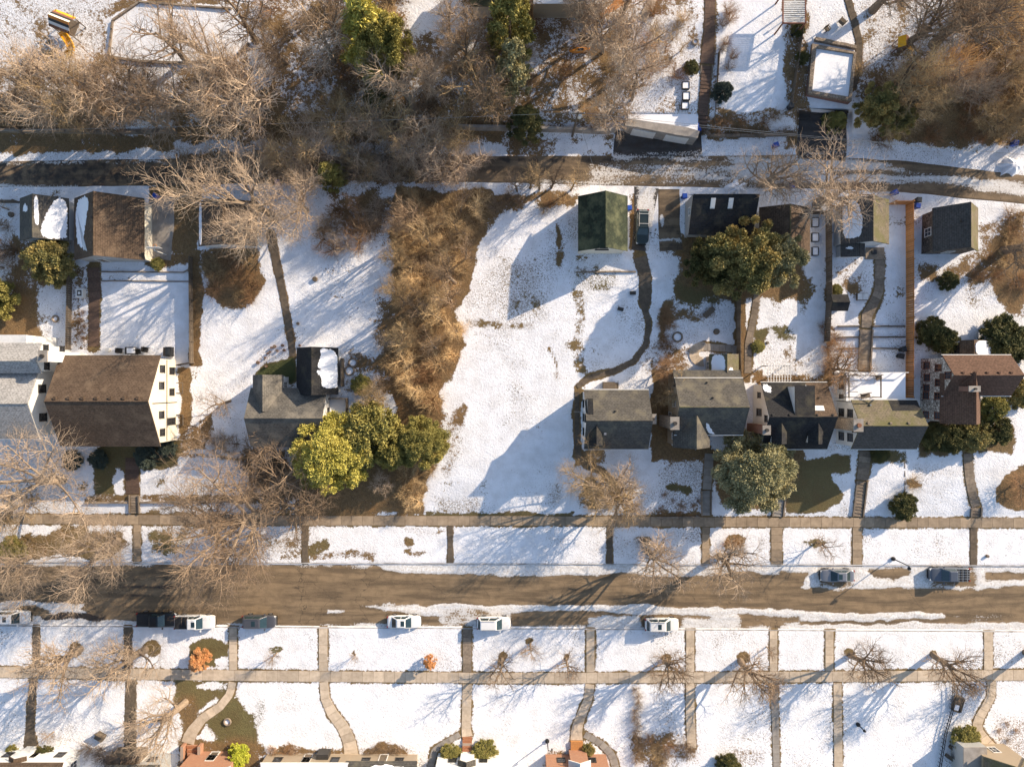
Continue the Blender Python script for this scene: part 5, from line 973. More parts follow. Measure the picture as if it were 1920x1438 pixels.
def wall(label, pts, h, w, mat, name='retaining_wall', cat='wall', blk=1.1, dn=.6, top=None):
    root = thing(name, label, cat, g(*pts[0])); W = [g(*p) for p in pts]
    for a, b in zip(W, W[1:]):
        L = math.hypot(b.x-a.x, b.y-a.y); ang = math.atan2(b.y-a.y, b.x-a.x); n = max(1, round(L/blk))
        for i in range(n):
            c = a+(b-a)*((i+.5)/n); mb = MB(); j = random.uniform(-.03, .03); mb.obox((c.x, c.y+j*.5), L/n-.03, w, c.z-dn, c.z+h+j, ang); mb.build('stone', M[mat], root)
    return root
wall('long stone retaining wall above the alley at the left', [(0, 246), (110, 247), (230, 250), (330, 246)], .5, .4, 'stone')
wall('pale stone retaining wall above the alley in the middle woodland', [(845, 241), (945, 243), (1060, 246), (1140, 250), (1165, 238)], 1.1, .35, 'conc2', dn=1.8)
wall('low stone edging between the driveway steps and the alley verge', [(1322, 245), (1330, 256), (1400, 256), (1490, 254)], .5, .3, 'stone')
wall('stone border round the snowy lawn at upper left', [(205, 105), (212, 40), (262, 5), (435, 18)], .25, .22, 'stone')
wall('stone wall closing the lower side of the upper-left snowy lawn', [(205, 108), (260, 116), (345, 120), (440, 112), (468, 82)], .3, .3, 'stone')
wall('mossy stone garden wall across the terrace at upper right', [(1526, 76), (1603, 92)], .5, .4, 'tanstone', 'garden_wall')
wall('low dark retaining wall across the front lawn of the brown-roofed house, left of the steps', [(160, 942), (240, 942)], .25, .25, 'stone')
wall('low dark retaining wall right of the stone steps of the brown-roofed house', [(264, 942), (360, 940), (470, 938)], .25, .25, 'stone')
wall('low stone kerb along the front of the tan house garden', [(1230, 970), (1312, 969)], .3, .25, 'stone', 'garden_wall')
wall('curved stone edging of the lawn below the green-roofed garage', [(1080, 511), (1150, 510), (1192, 510)], .2, .2, 'stone', 'garden_wall')
wall('upper snow-covered planting terrace edge left of the garden steps', [(1570, 612), (1614, 612)], .3, .18, 'wood', 'terrace_edge')
wall('middle planting terrace edge left of the garden steps', [(1570, 633), (1614, 632)], .3, .18, 'wood', 'terrace_edge')
wall('lower planting terrace edge left of the garden steps', [(1570, 654), (1613, 653)], .3, .18, 'wood', 'terrace_edge')
wall('upper planting terrace edge right of the garden steps', [(1634, 612), (1696, 612)], .3, .18, 'wood', 'terrace_edge')
wall('middle planting terrace edge right of the garden steps', [(1634, 632), (1696, 632)], .3, .18, 'wood', 'terrace_edge')
wall('lower planting terrace edge right of the garden steps', [(1634, 653), (1694, 654)], .3, .18, 'wood', 'terrace_edge')
wall('stone edging strip above the snowy rectangular lawn', [(188, 527), (356, 528)], .15, .15, 'stone', 'garden_wall')
wall('second stone strip behind the garage above the rectangular lawn', [(186, 510), (345, 511), (358, 504)], .2, .15, 'stone', 'garden_wall')
wall('flagstone edging between the two front lawns at right', [(1696, 862), (1696, 925)], .08, .12, 'stone', 'garden_wall')
# ------------------------------------------------------------------ street furniture, bins, garden things
def lamp(label, px, py, h, arm, name='street_lamp', cat='street lamp', group=None, hd=.5):
    p = g(px, py); t = thing(name, label, cat, p, group); mb = MB(); mb.tube([(p.x, p.y, p.z-.3), (p.x, p.y, p.z+.25), (p.x, p.y, p.z+.3)], [.28, .28, .1], 10); mb.build('base', M['black'], t)
    mb = MB(); mb.tube([(p.x, p.y, p.z), (p.x, p.y, p.z+h)], [.09, .06], 8); mb.build('pole', M['black'], t)
    mb = MB(); mb.tube([(p.x, p.y, p.z+h-.1), (p.x+arm[0]*.6, p.y+arm[1]*.6, p.z+h+.25), (p.x+arm[0], p.y+arm[1], p.z+h+.2)], .045, 6); mb.build('arm', M['black'], t)
    mb = MB(); q = Vector((p.x+arm[0], p.y+arm[1], p.z+h)); mb.tube([q+Vector((0, 0, -.12)), q+Vector((0, 0, .05)), q+Vector((0, 0, .28))], [hd*.5, hd*.45, .06], 10); mb.build('lamp_head', M['black'], t)
lamp('black street lamp on the snowy upper boulevard between the two parked vehicles', 1674, 1047, 3.9, (.05, -.35))
lamp('small black lantern post standing on the lower right lawn', 1608, 1357, 1.9, (.0, .0), 'lamp_post', 'lamp post', hd=.4)
lamp('thin black lamp post left of the orange brick house', 1026, 1388, 2.6, (.5, .15), 'lamp_post', 'lamp post', hd=.25)
def bin_(px, py, mat, label, rz=0):
    p = g(px, py); t = thing('wheeled_bin', label, 'bin', p); c, s = math.cos(rz), math.sin(rz)
    mb = MB(); r0, r1 = .24, .31; q = lambda r, z: [(p.x+a*r*c-b*r*s, p.y+a*r*s+b*r*c, p.z+z) for a, b in ((-1, -1), (1, -1), (1, 1), (-1, 1))]
    mb.hexa(q(r0, 0), q(r1, .95)); mb.build('body', M[mat], t); mb = MB(); mb.hexa(q(.34, .95), q(.30, 1.05)); mb.build('lid', M[mat], t); mb = MB()
    mb.tube([(p.x-.3*c+.36*s, p.y-.3*s-.36*c, p.z+.98), (p.x+.3*c+.36*s, p.y+.3*s-.36*c, p.z+.98)], .025, 5); mb.build('handle', M['black'], t)
    for e in (-1, 1): mb = MB(); mb.tube([(p.x+e*.28*c, p.y+e*.28*s, p.z+.12), (p.x+e*.34*c, p.y+e*.34*s, p.z+.12)], .12, 10); mb.build('wheel', M['black'], t)
for px, py, m, l in ((1302, 240, 'blue', 'blue recycling bin beside the concrete garage, nearer the hill'), (1306, 247, 'blue', 'blue recycling bin beside the concrete garage, nearer the driveway'), (1672, 364, 'blue', 'blue bin on the alley edge above the cedar fence corner'), (1716, 378, 'bin', 'dark bin beside the outer corner of the cedar fence'), (1714, 389, 'blue', 'blue bin below the dark one at the cedar fence'), (1281, 371, 'blue', 'blue bin at the corner of the grey-walled garage'), (1451, 276, 'blue', 'blue bin left of the shaded driveway'), (1896, 272, 'blue', 'blue bin near the right edge above the alley'), (297, 371, 'blue', 'blue bin beside the concrete pad of the brown garage'), (524, 345, 'blue', 'blue bin behind the big bare tree on the alley'), (1178, 393, 'blue', 'blue bin between the green garage and the dark car'), (1481, 352, 'blue', 'blue bin on the alley below the right-hand bare tree'), (1479, 203, 'bin', 'dark round-topped bin in the corner of the shaded snowy lawn'), (1688, 655, 'bin', 'black covered grill between terrace and cedar fence'), (1684, 668, 'black', 'black upright bin just below the covered grill')): bin_(px, py, m, l, random.uniform(-.4, .4))
def boxy(name, cat, label, px, py, parts, rz=0, loc=None):
    """parts: (part name, material, cx, cy, sx, sy, z0, z1) in local metres"""
    t = thing(name, label, cat, loc or g(px, py), local=True); t.rotation_euler = (0, 0, rz)
    for nm, m, cx, cy, sx, sy, z0, z1 in parts: mb = MB(); mb.obox((cx, cy), sx, sy, z0, z1); mb.build(nm, M[m], t)
    return t
def bed(px, py, w, d, label, name='raised_bed'):
    return boxy(name, 'planter', label, px, py, [('board', 'darktrim', -w/2, 0, .08, d, -.2, .35), ('board', 'darktrim', w/2, 0, .08, d, -.2, .35), ('board', 'darktrim', 0, -d/2, w, .08, -.2, .345), ('board', 'darktrim', 0, d/2, w, .08, -.2, .345), ('soil', 'snow', 0, 0, w-.08, d-.08, -.2, .28)])
bed(1527, 418, .9, 1.2, 'uppermost snow-filled raised bed right of the tan-roofed garage'); bed(1527, 446, .9, 1.1, 'middle snow-filled raised bed right of the tan-roofed garage'); bed(1527, 472, .8, 1.1, 'lowest snow-filled raised bed right of the tan-roofed garage')
bed(1285, 162, .9, .9, 'upper square planter beside the stairs of the concrete garage'); bed(1286, 182, .9, 1.0, 'middle square planter beside the stairs of the concrete garage'); bed(1284, 200, .9, .9, 'lower square planter beside the stairs of the concrete garage')
boxy('cold_frame', 'cold frame', 'glass-topped cold frame beside the dark shed', 1615, 557, [('frame', 'wood', 0, 0, 1.45, .95, -.2, .4), ('pane', 'headlamp', -.36, 0, .66, .84, .38, .43), ('pane', 'headlamp', .36, 0, .66, .84, .38, .43)])
ab = thing('arbor', 'pale timber lattice arbor behind the charcoal-roofed house', 'arbor', g(1460, 708)); a, c = P(1440, 686, 4.0), P(1482, 713, 4.0)
for x in (a.x, c.x):
    for y in (a.y, c.y): mb = MB(); mb.obox((x, y), .12, .12, 1.0, 4.0); mb.build('post', M['wood'], ab)
for i in range(9): x = a.x+(c.x-a.x)*i/8; mb = MB(); mb.box(x-.035, c.y-.2, 4.0, x+.035, a.y+.2, 4.1); mb.build('slat', M['frame'], ab)
for i in range(5): y = c.y+(a.y-c.y)*i/4; mb = MB(); mb.box(a.x-.2, y-.035, 3.92, c.x+.2, y+.035, 4.0); mb.build('slat', M['frame'], ab)
pg = thing('pergola', 'red-framed pergola with white slats on the shaded snowy lawn, top right', 'pergola', g(1496, 30)); zp = float(hgt(1496, 30)); a, c = P(1468, -12, zp+2.6), P(1510, 44, zp+2.6)
for x in (a.x, c.x):
    for y in (a.y, c.y): mb = MB(); mb.obox((x, y), .15, .15, zp-.4, zp+2.6); mb.build('post', M['redwood'], pg)
for q in ((a.x-.1, a.y-.07, c.x+.1, a.y+.07), (a.x-.1, c.y-.07, c.x+.1, c.y+.07), (a.x-.07, c.y, a.x+.07, a.y), (c.x-.07, c.y, c.x+.07, a.y)): mb = MB(); mb.box(q[0], q[1], zp+2.5, q[2], q[3], zp+2.68); mb.build('beam', M['redwood'], pg)
for i in range(16): y = c.y+(a.y-c.y)*(i+.5)/16; mb = MB(); mb.box(a.x, y-.06, zp+2.6, c.x, y+.06, zp+2.66); mb.build('slat', M['frame'], pg)
for px, py, l in ((1486, 66, 'dark bollard light on the snow just below the red pergola'), (1494, 22, 'dark bollard light on the snow beneath the red pergola')):
    p = g(px, py); t = thing('bollard_light', l, 'lamp', p); mb = MB(); mb.tube([p-Vector((0, 0, .2)), p+Vector((0, 0, 1.6))], [.08, .06], 8); mb.build('pole', M['black'], t); mb = MB(); mb.tube([p, p+Vector((0, 0, .12))], .25, 10); mb.build('base', M['black'], t)
    mb = MB(); q = p+Vector((0, 0, 1.6)); mb.tube([q, q+Vector((0, 0, .25))], [.14, .1], 8); mb.build('head', M['black'], t)
def chair(px, py, rz, label, mat='wood', sc=1.0):
    t = boxy('garden_chair', 'chair', label, px, py, [('seat', mat, 0, 0, .6*sc, .6*sc, .36, .42), ('backrest', mat, 0, .3*sc, .6*sc, .06, .42, .95), ('armrest', mat, -.3*sc, 0, .08, .6*sc, .58, .63), ('armrest', mat, .3*sc, 0, .08, .6*sc, .58, .63)]+[('leg', mat, x*sc, y*sc, .06, .06, -.1, .58) for x in (-.28, .28) for y in (-.27, .27)], rz); return t
chair(1548, 58, .5, 'small wooden garden chair on the sunlit snow at upper right'); chair(1577, 44, 2.4, 'larger wooden garden chair in the tree shadow at upper right', 'wood', 1.4)
for i, (px, py, r, l) in enumerate(((205, 656, 0, 'round white stool on the patio behind the brown-roofed house'),)): 
    p = g(px, py); t = thing('stool', l, 'stool', p); mb = MB(); mb.tube([p, p+Vector((0, 0, .5))], .28, 14); mb.build('seat', M['frame'], t)
for px, py, rz, l in ((228, 658, 1.5, 'dark patio chair left in the row behind the brown-roofed house'), (276, 656, 1.4, 'dark patio chair in the middle of the row behind the brown-roofed house'), (262, 660, .2, 'dark patio chair beside the middle one behind the brown-roofed house')): chair(px, py, rz, l, 'darktrim', 1.1)
boxy('patio_table', 'table', 'round-cornered dark patio table with snow on top behind the brown-roofed house', 250, 658, [('table_top', 'darktrim', 0, 0, 1.5, 1.0, .68, .74), ('snow_cover', 'snow', .1, 0, 1.1, .7, .74, .82)]+[('leg', 'darktrim', x, y, .07, .07, -.1, .68) for x in (-.6, .6) for y in (-.4, .4)])
boxy('grill', 'grill', 'covered dark grill by the corner of the brown-roofed house', 322, 660, [('body', 'black', 0, 0, .7, 1.3, .1, 1.05), ('lid', 'bin', 0, 0, .55, .9, 1.05, 1.25), ('shelf', 'wood', -.55, 0, .4, 1.2, .8, .86)])
def tubething(name, cat, label, px, py, segs, mat):
    p = g(px, py); t = thing(name, label, cat, p, local=True)
    for nm, pts, r, n in segs: mb = MB(); mb.tube(pts, r, n); mb.build(nm, M[mat] if isinstance(mat, str) else M[mat[nm]], t)
    return t
def ringpts(r, z, n=18): return [(r*math.cos(2*math.pi*i/n), r*math.sin(2*math.pi*i/n), z) for i in range(n+1)]
for px, py, r, l in ((1270, 632, .62, 'round stone fire ring with snowy centre in the right-hand yard'), (662, 680, .55, 'wicker ring planter beside the grey-roofed house, upper'), (656, 695, .6, 'round snow-filled ring planter beside the grey-roofed house, lower'), (1303, 80, .35, 'small dark tyre-like ring on the snow by the stairs'), (427, 1352, .45, 'pale birdbath ring on the patchy lower-left lawn'), (105, 598, .4, 'thin metal hoop on the snow left of the planted bed')):
    t = tubething('ring_planter', 'planter', l, px, py, [('rim', ringpts(r, .15), .13, 7)], 'stone'); mb = MB(); mb.tube([(0, 0, -.1), (0, 0, .1)], r-.05, 18); mb.build('fill', M['snow'], t)
for px, py, r, l in ((591, 524, .33, 'dark round stump alone on the snow of the left yard'), (559, 607, .2, 'small dark stump right of the shovelled path'), (1343, 622, .4, 'brown round stump right of the fire ring'), (672, 667, .38, 'dark red pot right of the ring planters'), (1438, 643, .2, 'small dark pot below the grass patch'), (22, 403, .35, 'dark dome lid on the snow at the left edge'), (1850, 1042, .2, 'small dark hydrant cap on the right-hand boulevard'), (983, 1217, .0, '')):
    if r: tubething('tree_stump', 'stump', l, px, py, [('stump', [(0, 0, -.2), (0, 0, .3)], [r*1.1, r], 12), ('top', [(0, 0, .3), (0, 0, .34)], r*.85, 12)], {'stump': 'bark2', 'top': 'wood'})
for i, (px, py) in enumerate(((516, 650), (510, 652), (503, 663), (507, 660), (498, 671), (531, 648), (534, 657), (521, 658), (485, 680), (500, 687), (563, 648))):
    p = g(px, py); t = thing('flower_pot', 'small rust-brown pot in the arc left of the low house, '+['seventh', 'sixth', 'fourth', 'fifth', 'second', 'ninth', 'tenth', 'eighth', 'first', 'third', 'last'][i]+' from the left', 'pot', p, 'arc of rust-brown pots', local=True); r = random.uniform(.14, .24)
    mb = MB(); mb.tube([(0, 0, -.05), (0, 0, .32), (0, 0, .36)], [r*.75, r, r*1.1], 10); mb.build('pot', M['terra'], t); mb = MB(); mb.tube([(0, 0, .3), (0, 0, .37)], r*.85, 10); mb.build('soil', M['bark2'], t)
boxy('log_bench', 'bench', 'split log bench lying diagonally on the snow behind the tan house', 1329, 586, [('log', 'wood', 0, 0, 1.7, .7, -.1, .35), ('rail', 'bark2', 0, .3, 1.6, .12, .35, .5)], .75)
boxy('garden_box', 'box', 'upper dark green box on the lawn below the green garage', 1186, 550, [('body', 'bin', 0, 0, .75, .42, -.1, .3), ('lid', 'darktrim', 0, 0, .8, .46, .3, .36)]); boxy('garden_box', 'box', 'lower dark green box on the lawn below the green garage', 1163, 580, [('body', 'bin', 0, 0, .75, .42, -.1, .3), ('lid', 'darktrim', 0, 0, .8, .46, .3, .36)], -.25)
boxy('air_conditioner', 'air conditioner', 'white boxed unit beside the brick garden path', 155, 551, [('body', 'frame', 0, 0, .95, 1.2, -.1, .8), ('grille', 'darktrim', .05, 0, .6, .75, .8, .83), ('lid_rim', 'frame', .05, .0, .3, .35, .83, .88)])
boxy('utility_box', 'utility box', 'brown wooden bench-like box with blue shadow on the lower-left lawn', 191, 1378, [('body', 'wood', 0, 0, 1.2, .8, -.1, .75), ('back', 'wood', -.1, .38, 1.2, .1, .75, 1.1)], -.5)
boxy('planter_boat', 'planter', 'oval wooden trough with snow inside at the lower right fence', 1794, 1318, [('side', 'wood', -.55, 0, .14, 1.9, -.1, .5), ('side', 'wood', .55, 0, .14, 1.9, -.1, .5), ('end', 'wood', 0, 1.0, .9, .14, -.1, .5), ('end', 'wood', 0, -1.0, .9, .14, -.1, .5), ('soil', 'bark2', 0, .4, 1.0, 1.0, -.1, .35), ('snow_fill', 'snow', -.1, -.5, .6, .7, -.1, .38)], -.3)
for px, py, rz, l in ((1786, 1402, -.6, 'upper stacked log bench by the grey roof terrace, lower right'), (1779, 1418, -.6, 'lower stacked log bench by the grey roof terrace, lower right')): boxy('bench', 'bench', l, px, py, [('seat', 'wood', 0, 0, 1.3, .5, .3, .42), ('backrest', 'wood', 0, .25, 1.3, .08, .42, .85), ('leg', 'wood', -.55, 0, .1, .45, -.1, .3), ('leg', 'wood', .55, 0, .1, .45, -.1, .3)], rz)
# patio of the tan house
pt = bpy.data.objects.new('patio', None); COL.objects.link(pt); pt.location = g(1305, 664); WL[pt.name] = pt.location.copy(); tag(pt, 'round tan paved patio behind the tan house', kind='structure')
for i in range(10):
    a0, a1 = [math.pi*(.45+1.15*(i+k)/10) for k in (.03, .97)]; mb = MB(); q = []
    for rr_, aa in ((6, a0), (24, a0), (24, a1), (6, a1)): q.append(g(1316+rr_*math.cos(aa), 664+rr_*math.sin(aa)*.95))
    mb.prism([(v.x, v.y) for v in q], q[0].z-.2, q[0].z+.08); mb.build('paver', M['conc'], pt)
# basketball hoop, play sets, kayak, deck, poles and wires
bh = thing('basketball_hoop', 'white pole and backboard at the lower end of the concrete pad', 'hoop', g(312, 478)); p = g(312, 478)
mb = MB(); mb.tube([p-Vector((0, 0, .3)), p+Vector((0, 0, 3.2))], .07, 8); mb.build('pole', M['frame'], bh); mb = MB(); mb.box(p.x-.85, p.y+.3, p.z+2.7, p.x+.85, p.y+.36, p.z+3.7); mb.build('backboard', M['frame'], bh); mb = MB(); mb.tube([(p.x+v[0]*.23/.23, p.y+.6+v[1], p.z+3.0) for v in ringpts(.23, 0)], .02, 5); mb.build('rim', M['orange'], bh); mb = MB(); mb.tube([p+Vector((0, 0, 3.1)), p+Vector((0, .32, 3.2))], .05, 6); mb.build('bracket', M['frame'], bh)
zp = float(hgt(120, 55)); ps = thing('play_set', 'yellow slide play set with striped canopy at upper left', 'play set', g(122, 60))
c0 = P(113, 38, zp+2.8); ca, sa = math.cos(-.38), math.sin(-.38)
def loc(a, b, z): return Vector((c0.x+a*ca-b*sa, c0.y+a*sa+b*ca, z))
for a in (-1.2, 1.2):
    for b_ in (-1.0, 1.0): mb = MB(); mb.tube([loc(a, b_, zp-.3), loc(a, b_, zp+2.6)], .07, 6); mb.build('post', M['wood'], ps)
cols = ['yellow', 'terra', 'black', 'cream', 'orange', 'black', 'frame', 'terra']
for i, m in enumerate(cols):
    y0, y1 = 1.15-i*.2875, 1.15-(i+1)*.2875; zf = lambda y: zp+3.2-abs(y)*.75; mb = MB(); q = [loc(-1.4, y0, zf(y0)), loc(-1.4, y1, zf(y1)), loc(1.4, y1, zf(y1)), loc(1.4, y0, zf(y0))]; mb.hexa(q, [v+Vector((0, 0, .04)) for v in q]); mb.build('canopy_stripe', M[m], ps)
mb = MB(); q = [loc(-1.2, -1, zp+1.2), loc(1.2, -1, zp+1.2), loc(1.2, 1, zp+1.2), loc(-1.2, 1, zp+1.2)]; mb.hexa(q, [v+Vector((0, 0, .08)) for v in q]); mb.build('platform', M['wood'], ps)
sl = []
for i in range(12): t = i/11; sl.append(loc(-.4+1.5*math.sin(t*2.6), -1.0-2.5*t, zp+1.5-1.3*t))
mb = MB(); o = 0
for i in range(len(sl)-1):
    a, b_ = sl[i], sl[i+1]; d = (b_-a); d.z = 0; d.normalize(); s_ = Vector((-d.y, d.x, 0)); q = [a-s_*.38, b_-s_*.38, b_+s_*.38, a+s_*.38]
    mb.hexa(q, [v+Vector((0, 0, .05)) for v in q])
    for e in (-1, 1): q = [a+s_*e*.38, b_+s_*e*.38, b_+s_*e*.46, a+s_*e*.46]; q = q if e > 0 else q[::-1]; mb.hexa(q, [v+Vector((0, 0, .3)) for v in q])
mb.build('slide', M['yellow'], ps)
zp = float(hgt(1680, 95)); ps = thing('play_set', 'small yellow and red play set among branches at upper right', 'play set', g(1681, 98)); p = P(1680, 92, zp)
for a in (-.5, .5):
    for b_ in (-.5, .5): mb = MB(); mb.tube([(p.x+a, p.y+b_, zp-.2), (p.x+a, p.y+b_, zp+1.8)], .06, 6); mb.build('post', M['redwood'], ps)
for e in (-1, 1): mb = MB(); q = [Vector((p.x, p.y-.7, zp+2.3)), Vector((p.x, p.y+.7, zp+2.3)), Vector((p.x+e*.7, p.y+.7, zp+1.7)), Vector((p.x+e*.7, p.y-.7, zp+1.7))]; q = q if e < 0 else q[::-1]; mb.hexa(q, [v+Vector((0, 0, .05)) for v in q]); mb.build('roof_panel', M['yellow' if e < 0 else 'terra'], ps)
mb = MB(); mb.hexa([(p.x+.5, p.y-.3, zp+.9), (p.x+2.2, p.y-.3, zp+.1), (p.x+2.2, p.y+.3, zp+.1), (p.x+.5, p.y+.3, zp+.9)], [(p.x+.5, p.y-.3, zp+.96), (p.x+2.2, p.y-.3, zp+.16), (p.x+2.2, p.y+.3, zp+.16), (p.x+.5, p.y+.3, zp+.96)]); mb.build('slide', M['yellow'], ps)
p = g(1088, 97); ky = thing('kayak', 'orange kayak lying among the bare woodland brush', 'kayak', p, local=True); ky.rotation_euler = (0, 0, .1); mb = MB()
mb.tube([(-1.5, 0, .42), (-1.2, 0, .33), (-.5, 0, .3), (.5, 0, .3), (1.2, 0, .33), (1.5, 0, .42)], [.05, .2, .33, .33, .2, .05], 10); mb.build('hull', M['orange'], ky); mb = MB(); mb.tube([(-.35, 0, .58), (.35, 0, .58)], .16, 8); mb.build('cockpit', M['black'], ky)
dk = thing('wooden_deck', 'sunlit wooden deck with railing and stair at the top edge', 'deck', g(1160, 15)); zd = float(hgt(1160, 15))+1.6
q = [P(1128, 28, zd), P(1150, 22, zd), P(1195, -8, zd), P(1172, -20, zd)]; n_ = 9
for i in range(n_): a, b_ = q[0].lerp(q[3], i/n_), q[0].lerp(q[3], (i+.92)/n_); c_, d_ = q[1].lerp(q[2], (i+.92)/n_), q[1].lerp(q[2], i/n_); mb = MB(); mb.prism([(v.x, v.y) for v in (a, b_, c_, d_)], zd-.06, zd); mb.build('plank', M['cedar'], dk)
for a, b_ in ((q[0], q[1]), (q[1], q[2])):
    mb = MB(); mb.tube([a+Vector((0, 0, .9)), b_+Vector((0, 0, .9))], .06, 5); mb.build('railing', M['cedar'], dk)
    for k in range(4): c_ = a.lerp(b_, k/3); mb = MB(); mb.tube([Vector((c_.x, c_.y, zd-2.4)), c_+Vector((0, 0, .9))], .06, 5); mb.build('post', M['cedar'], dk)
for a, b_, l in (((1203, 40), (1228, -8), 'pale plank walkway climbing past the deck, top edge'),):
    w_ = thing('plank_walk', l, 'walkway', g(*a)); A, B = g(*a, .15), g(*b_, .15); d = (B-A).normalized(); s_ = Vector((-d.y, d.x, 0)).normalized()*.5
    for k in range(10): u, v = A.lerp(B, k/10), A.lerp(B, (k+.92)/10); mb = MB(); mb.hexa([u-s_-Vector((0, 0, .4)), u+s_-Vector((0, 0, .4)), v+s_-Vector((0, 0, .4)), v-s_-Vector((0, 0, .4))][::-1], [u-s_, u+s_, v+s_, v-s_][::-1]); mb.build('plank', M['conc'], w_)
p = g(1073, 256); up_ = thing('utility_pole', 'wooden utility pole with white transformer beside the alley woodland', 'utility pole', p); zt = p.z+8.2; mb = MB(); mb.tube([p-Vector((0, 0, .5)), Vector((p.x, p.y, zt))], [.17, .11], 8); mb.build('pole', M['wood'], up_)
mb = MB(); mb.box(p.x-.9, p.y-.06, zt-.5, p.x+.9, p.y+.06, zt-.38); mb.build('crossarm', M['wood'], up_); mb = MB(); mb.tube([(p.x+.3, p.y, zt-1.6), (p.x+.3, p.y, zt-.75)], .26, 10); mb.build('transformer', M['frame'], up_)
for e in (-.8, 0, .8): mb = MB(); mb.tube([(p.x+e, p.y, zt-.4), (p.x+e, p.y, zt-.15)], .06, 6); mb.build('insulator', M['frame'], up_)
def wire(label, a, b, sag=.6, r=.016):
    pts = [a.lerp(b, i/16)-Vector((0, 0, sag*4*(i/16)*(1-i/16))) for i in range(17)]; mb = MB(); mb.tube(pts, r, 4); tag(mb.build('overhead_wire', M['metal'], origin=pts[0]), label, 'wire')
T_ = Vector((p.x, p.y, zt-.1)); wire('pale overhead wire from the utility pole to the right edge', T_, P(2300, 320, zt), .9, .022); wire('second overhead wire sagging just below the first, towards the right', T_-Vector((0, 0, .8)), P(2300, 316, zt-1.0), 1.1, .02); wire('overhead wire from the utility pole leftward above the alley', T_, P(-300, 250, zt), .9, .016); wire('service wire from the utility pole down to the green garage', T_-Vector((0, 0, .5)), P(1132, 372, 5.6), .4)
p = g(1083, 735); wire('short service wire at the left gable of the house beside the lot', P(1076, 772, 5.5), P(1096, 772, 5.4), .02, .03)
for px, py, l in ((1894, 312, 'heap of white snow at the right end of the alley'), (1380, 356, 'ploughed snow heap at the alley above the skylight garage'), (655, 1350, '')):
    if not l: continue
    mb = MB(); c = g(px, py); n = 22
    for j in range(6):
        for i in range(n): rr_ = (1-j/5.5)**.6*(1.4+.35*math.sin(i*1.7+px)+.2*math.sin(i*4.1)); mb.v.append((rr_*math.cos(2*math.pi*i/n)*1.2, rr_*math.sin(2*math.pi*i/n), -.2+j*.2+.06*math.sin(i*2.3+j)))
    for j in range(5):
        for i in range(n): k2 = (i+1) % n; mb.f.append((j*n+i, j*n+k2, (j+1)*n+k2, (j+1)*n+i))
    mb.f.append(tuple(range(5*n, 6*n))); me = mb.mesh('snow_heap'); me.materials.append(M['snow']); o = bpy.data.objects.new('snow_heap', me); COL.objects.link(o); o.location = c; tag(o, l, 'snow heap')
# ------------------------------------------------------------------ trees and shrubs
def grow(mb_t, mb_c, rr, p, d, L, r, lvl, cfg):
    nseg = cfg['seg'][lvl]; pts = [p.copy()]; rad = [r]; q = p.copy(); dd = d.copy(); dirs = [dd.copy()]
    for i in range(nseg):
        dd = dd+Vector((rr.uniform(-1, 1), rr.uniform(-1, 1), rr.uniform(-.7, 1)))*cfg['wob'][lvl]; dd.z += cfg['up'][lvl]; dd.normalize()
        q = q+dd*(L/nseg); pts.append(q.copy()); rad.append(r*(1-(i+1)/nseg*cfg['taper'][lvl])); dirs.append(dd.copy())
    (mb_t if lvl <= cfg['split'] else mb_c).tube(pts, rad, cfg['sides'][lvl], cap=lvl < 2)
    if lvl+1 >= len(cfg['n']): return
    n = cfg['n'][lvl+1]; n = n if lvl < 1 else max(1, int(round(n*rr.uniform(.7, 1.25))))
    for k in range(n):
        t = cfg['t0'][lvl]+(1-cfg['t0'][lvl])*(k+rr.uniform(.1, .9))/n; t = min(t, .98); f = t*nseg; i = min(int(f), nseg-1)
        b = pts[i].lerp(pts[i+1], f-i); bd = dirs[i+1]
        a = cfg['ang'][lvl+1]*rr.uniform(.7, 1.3); az = k*2.4+rr.uniform(-.6, .6)
        u = bd.cross(Vector((0, 0, 1)) if abs(bd.z) < .95 else Vector((1, 0, 0))).normalized(); w = bd.cross(u)
        nd = (bd*math.cos(a)+(u*math.cos(az)+w*math.sin(az))*math.sin(a)).normalized()
        ln = cfg['len'][lvl+1]*rr.uniform(.65, 1.2)*(1-.35*(t-.3)*(1 if lvl else .3))
        rn = min(rad[i]*.75, cfg['r'][lvl+1]*rr.uniform(.8, 1.2))
        grow(mb_t, mb_c, rr, b, nd, ln, rn, lvl+1, cfg)
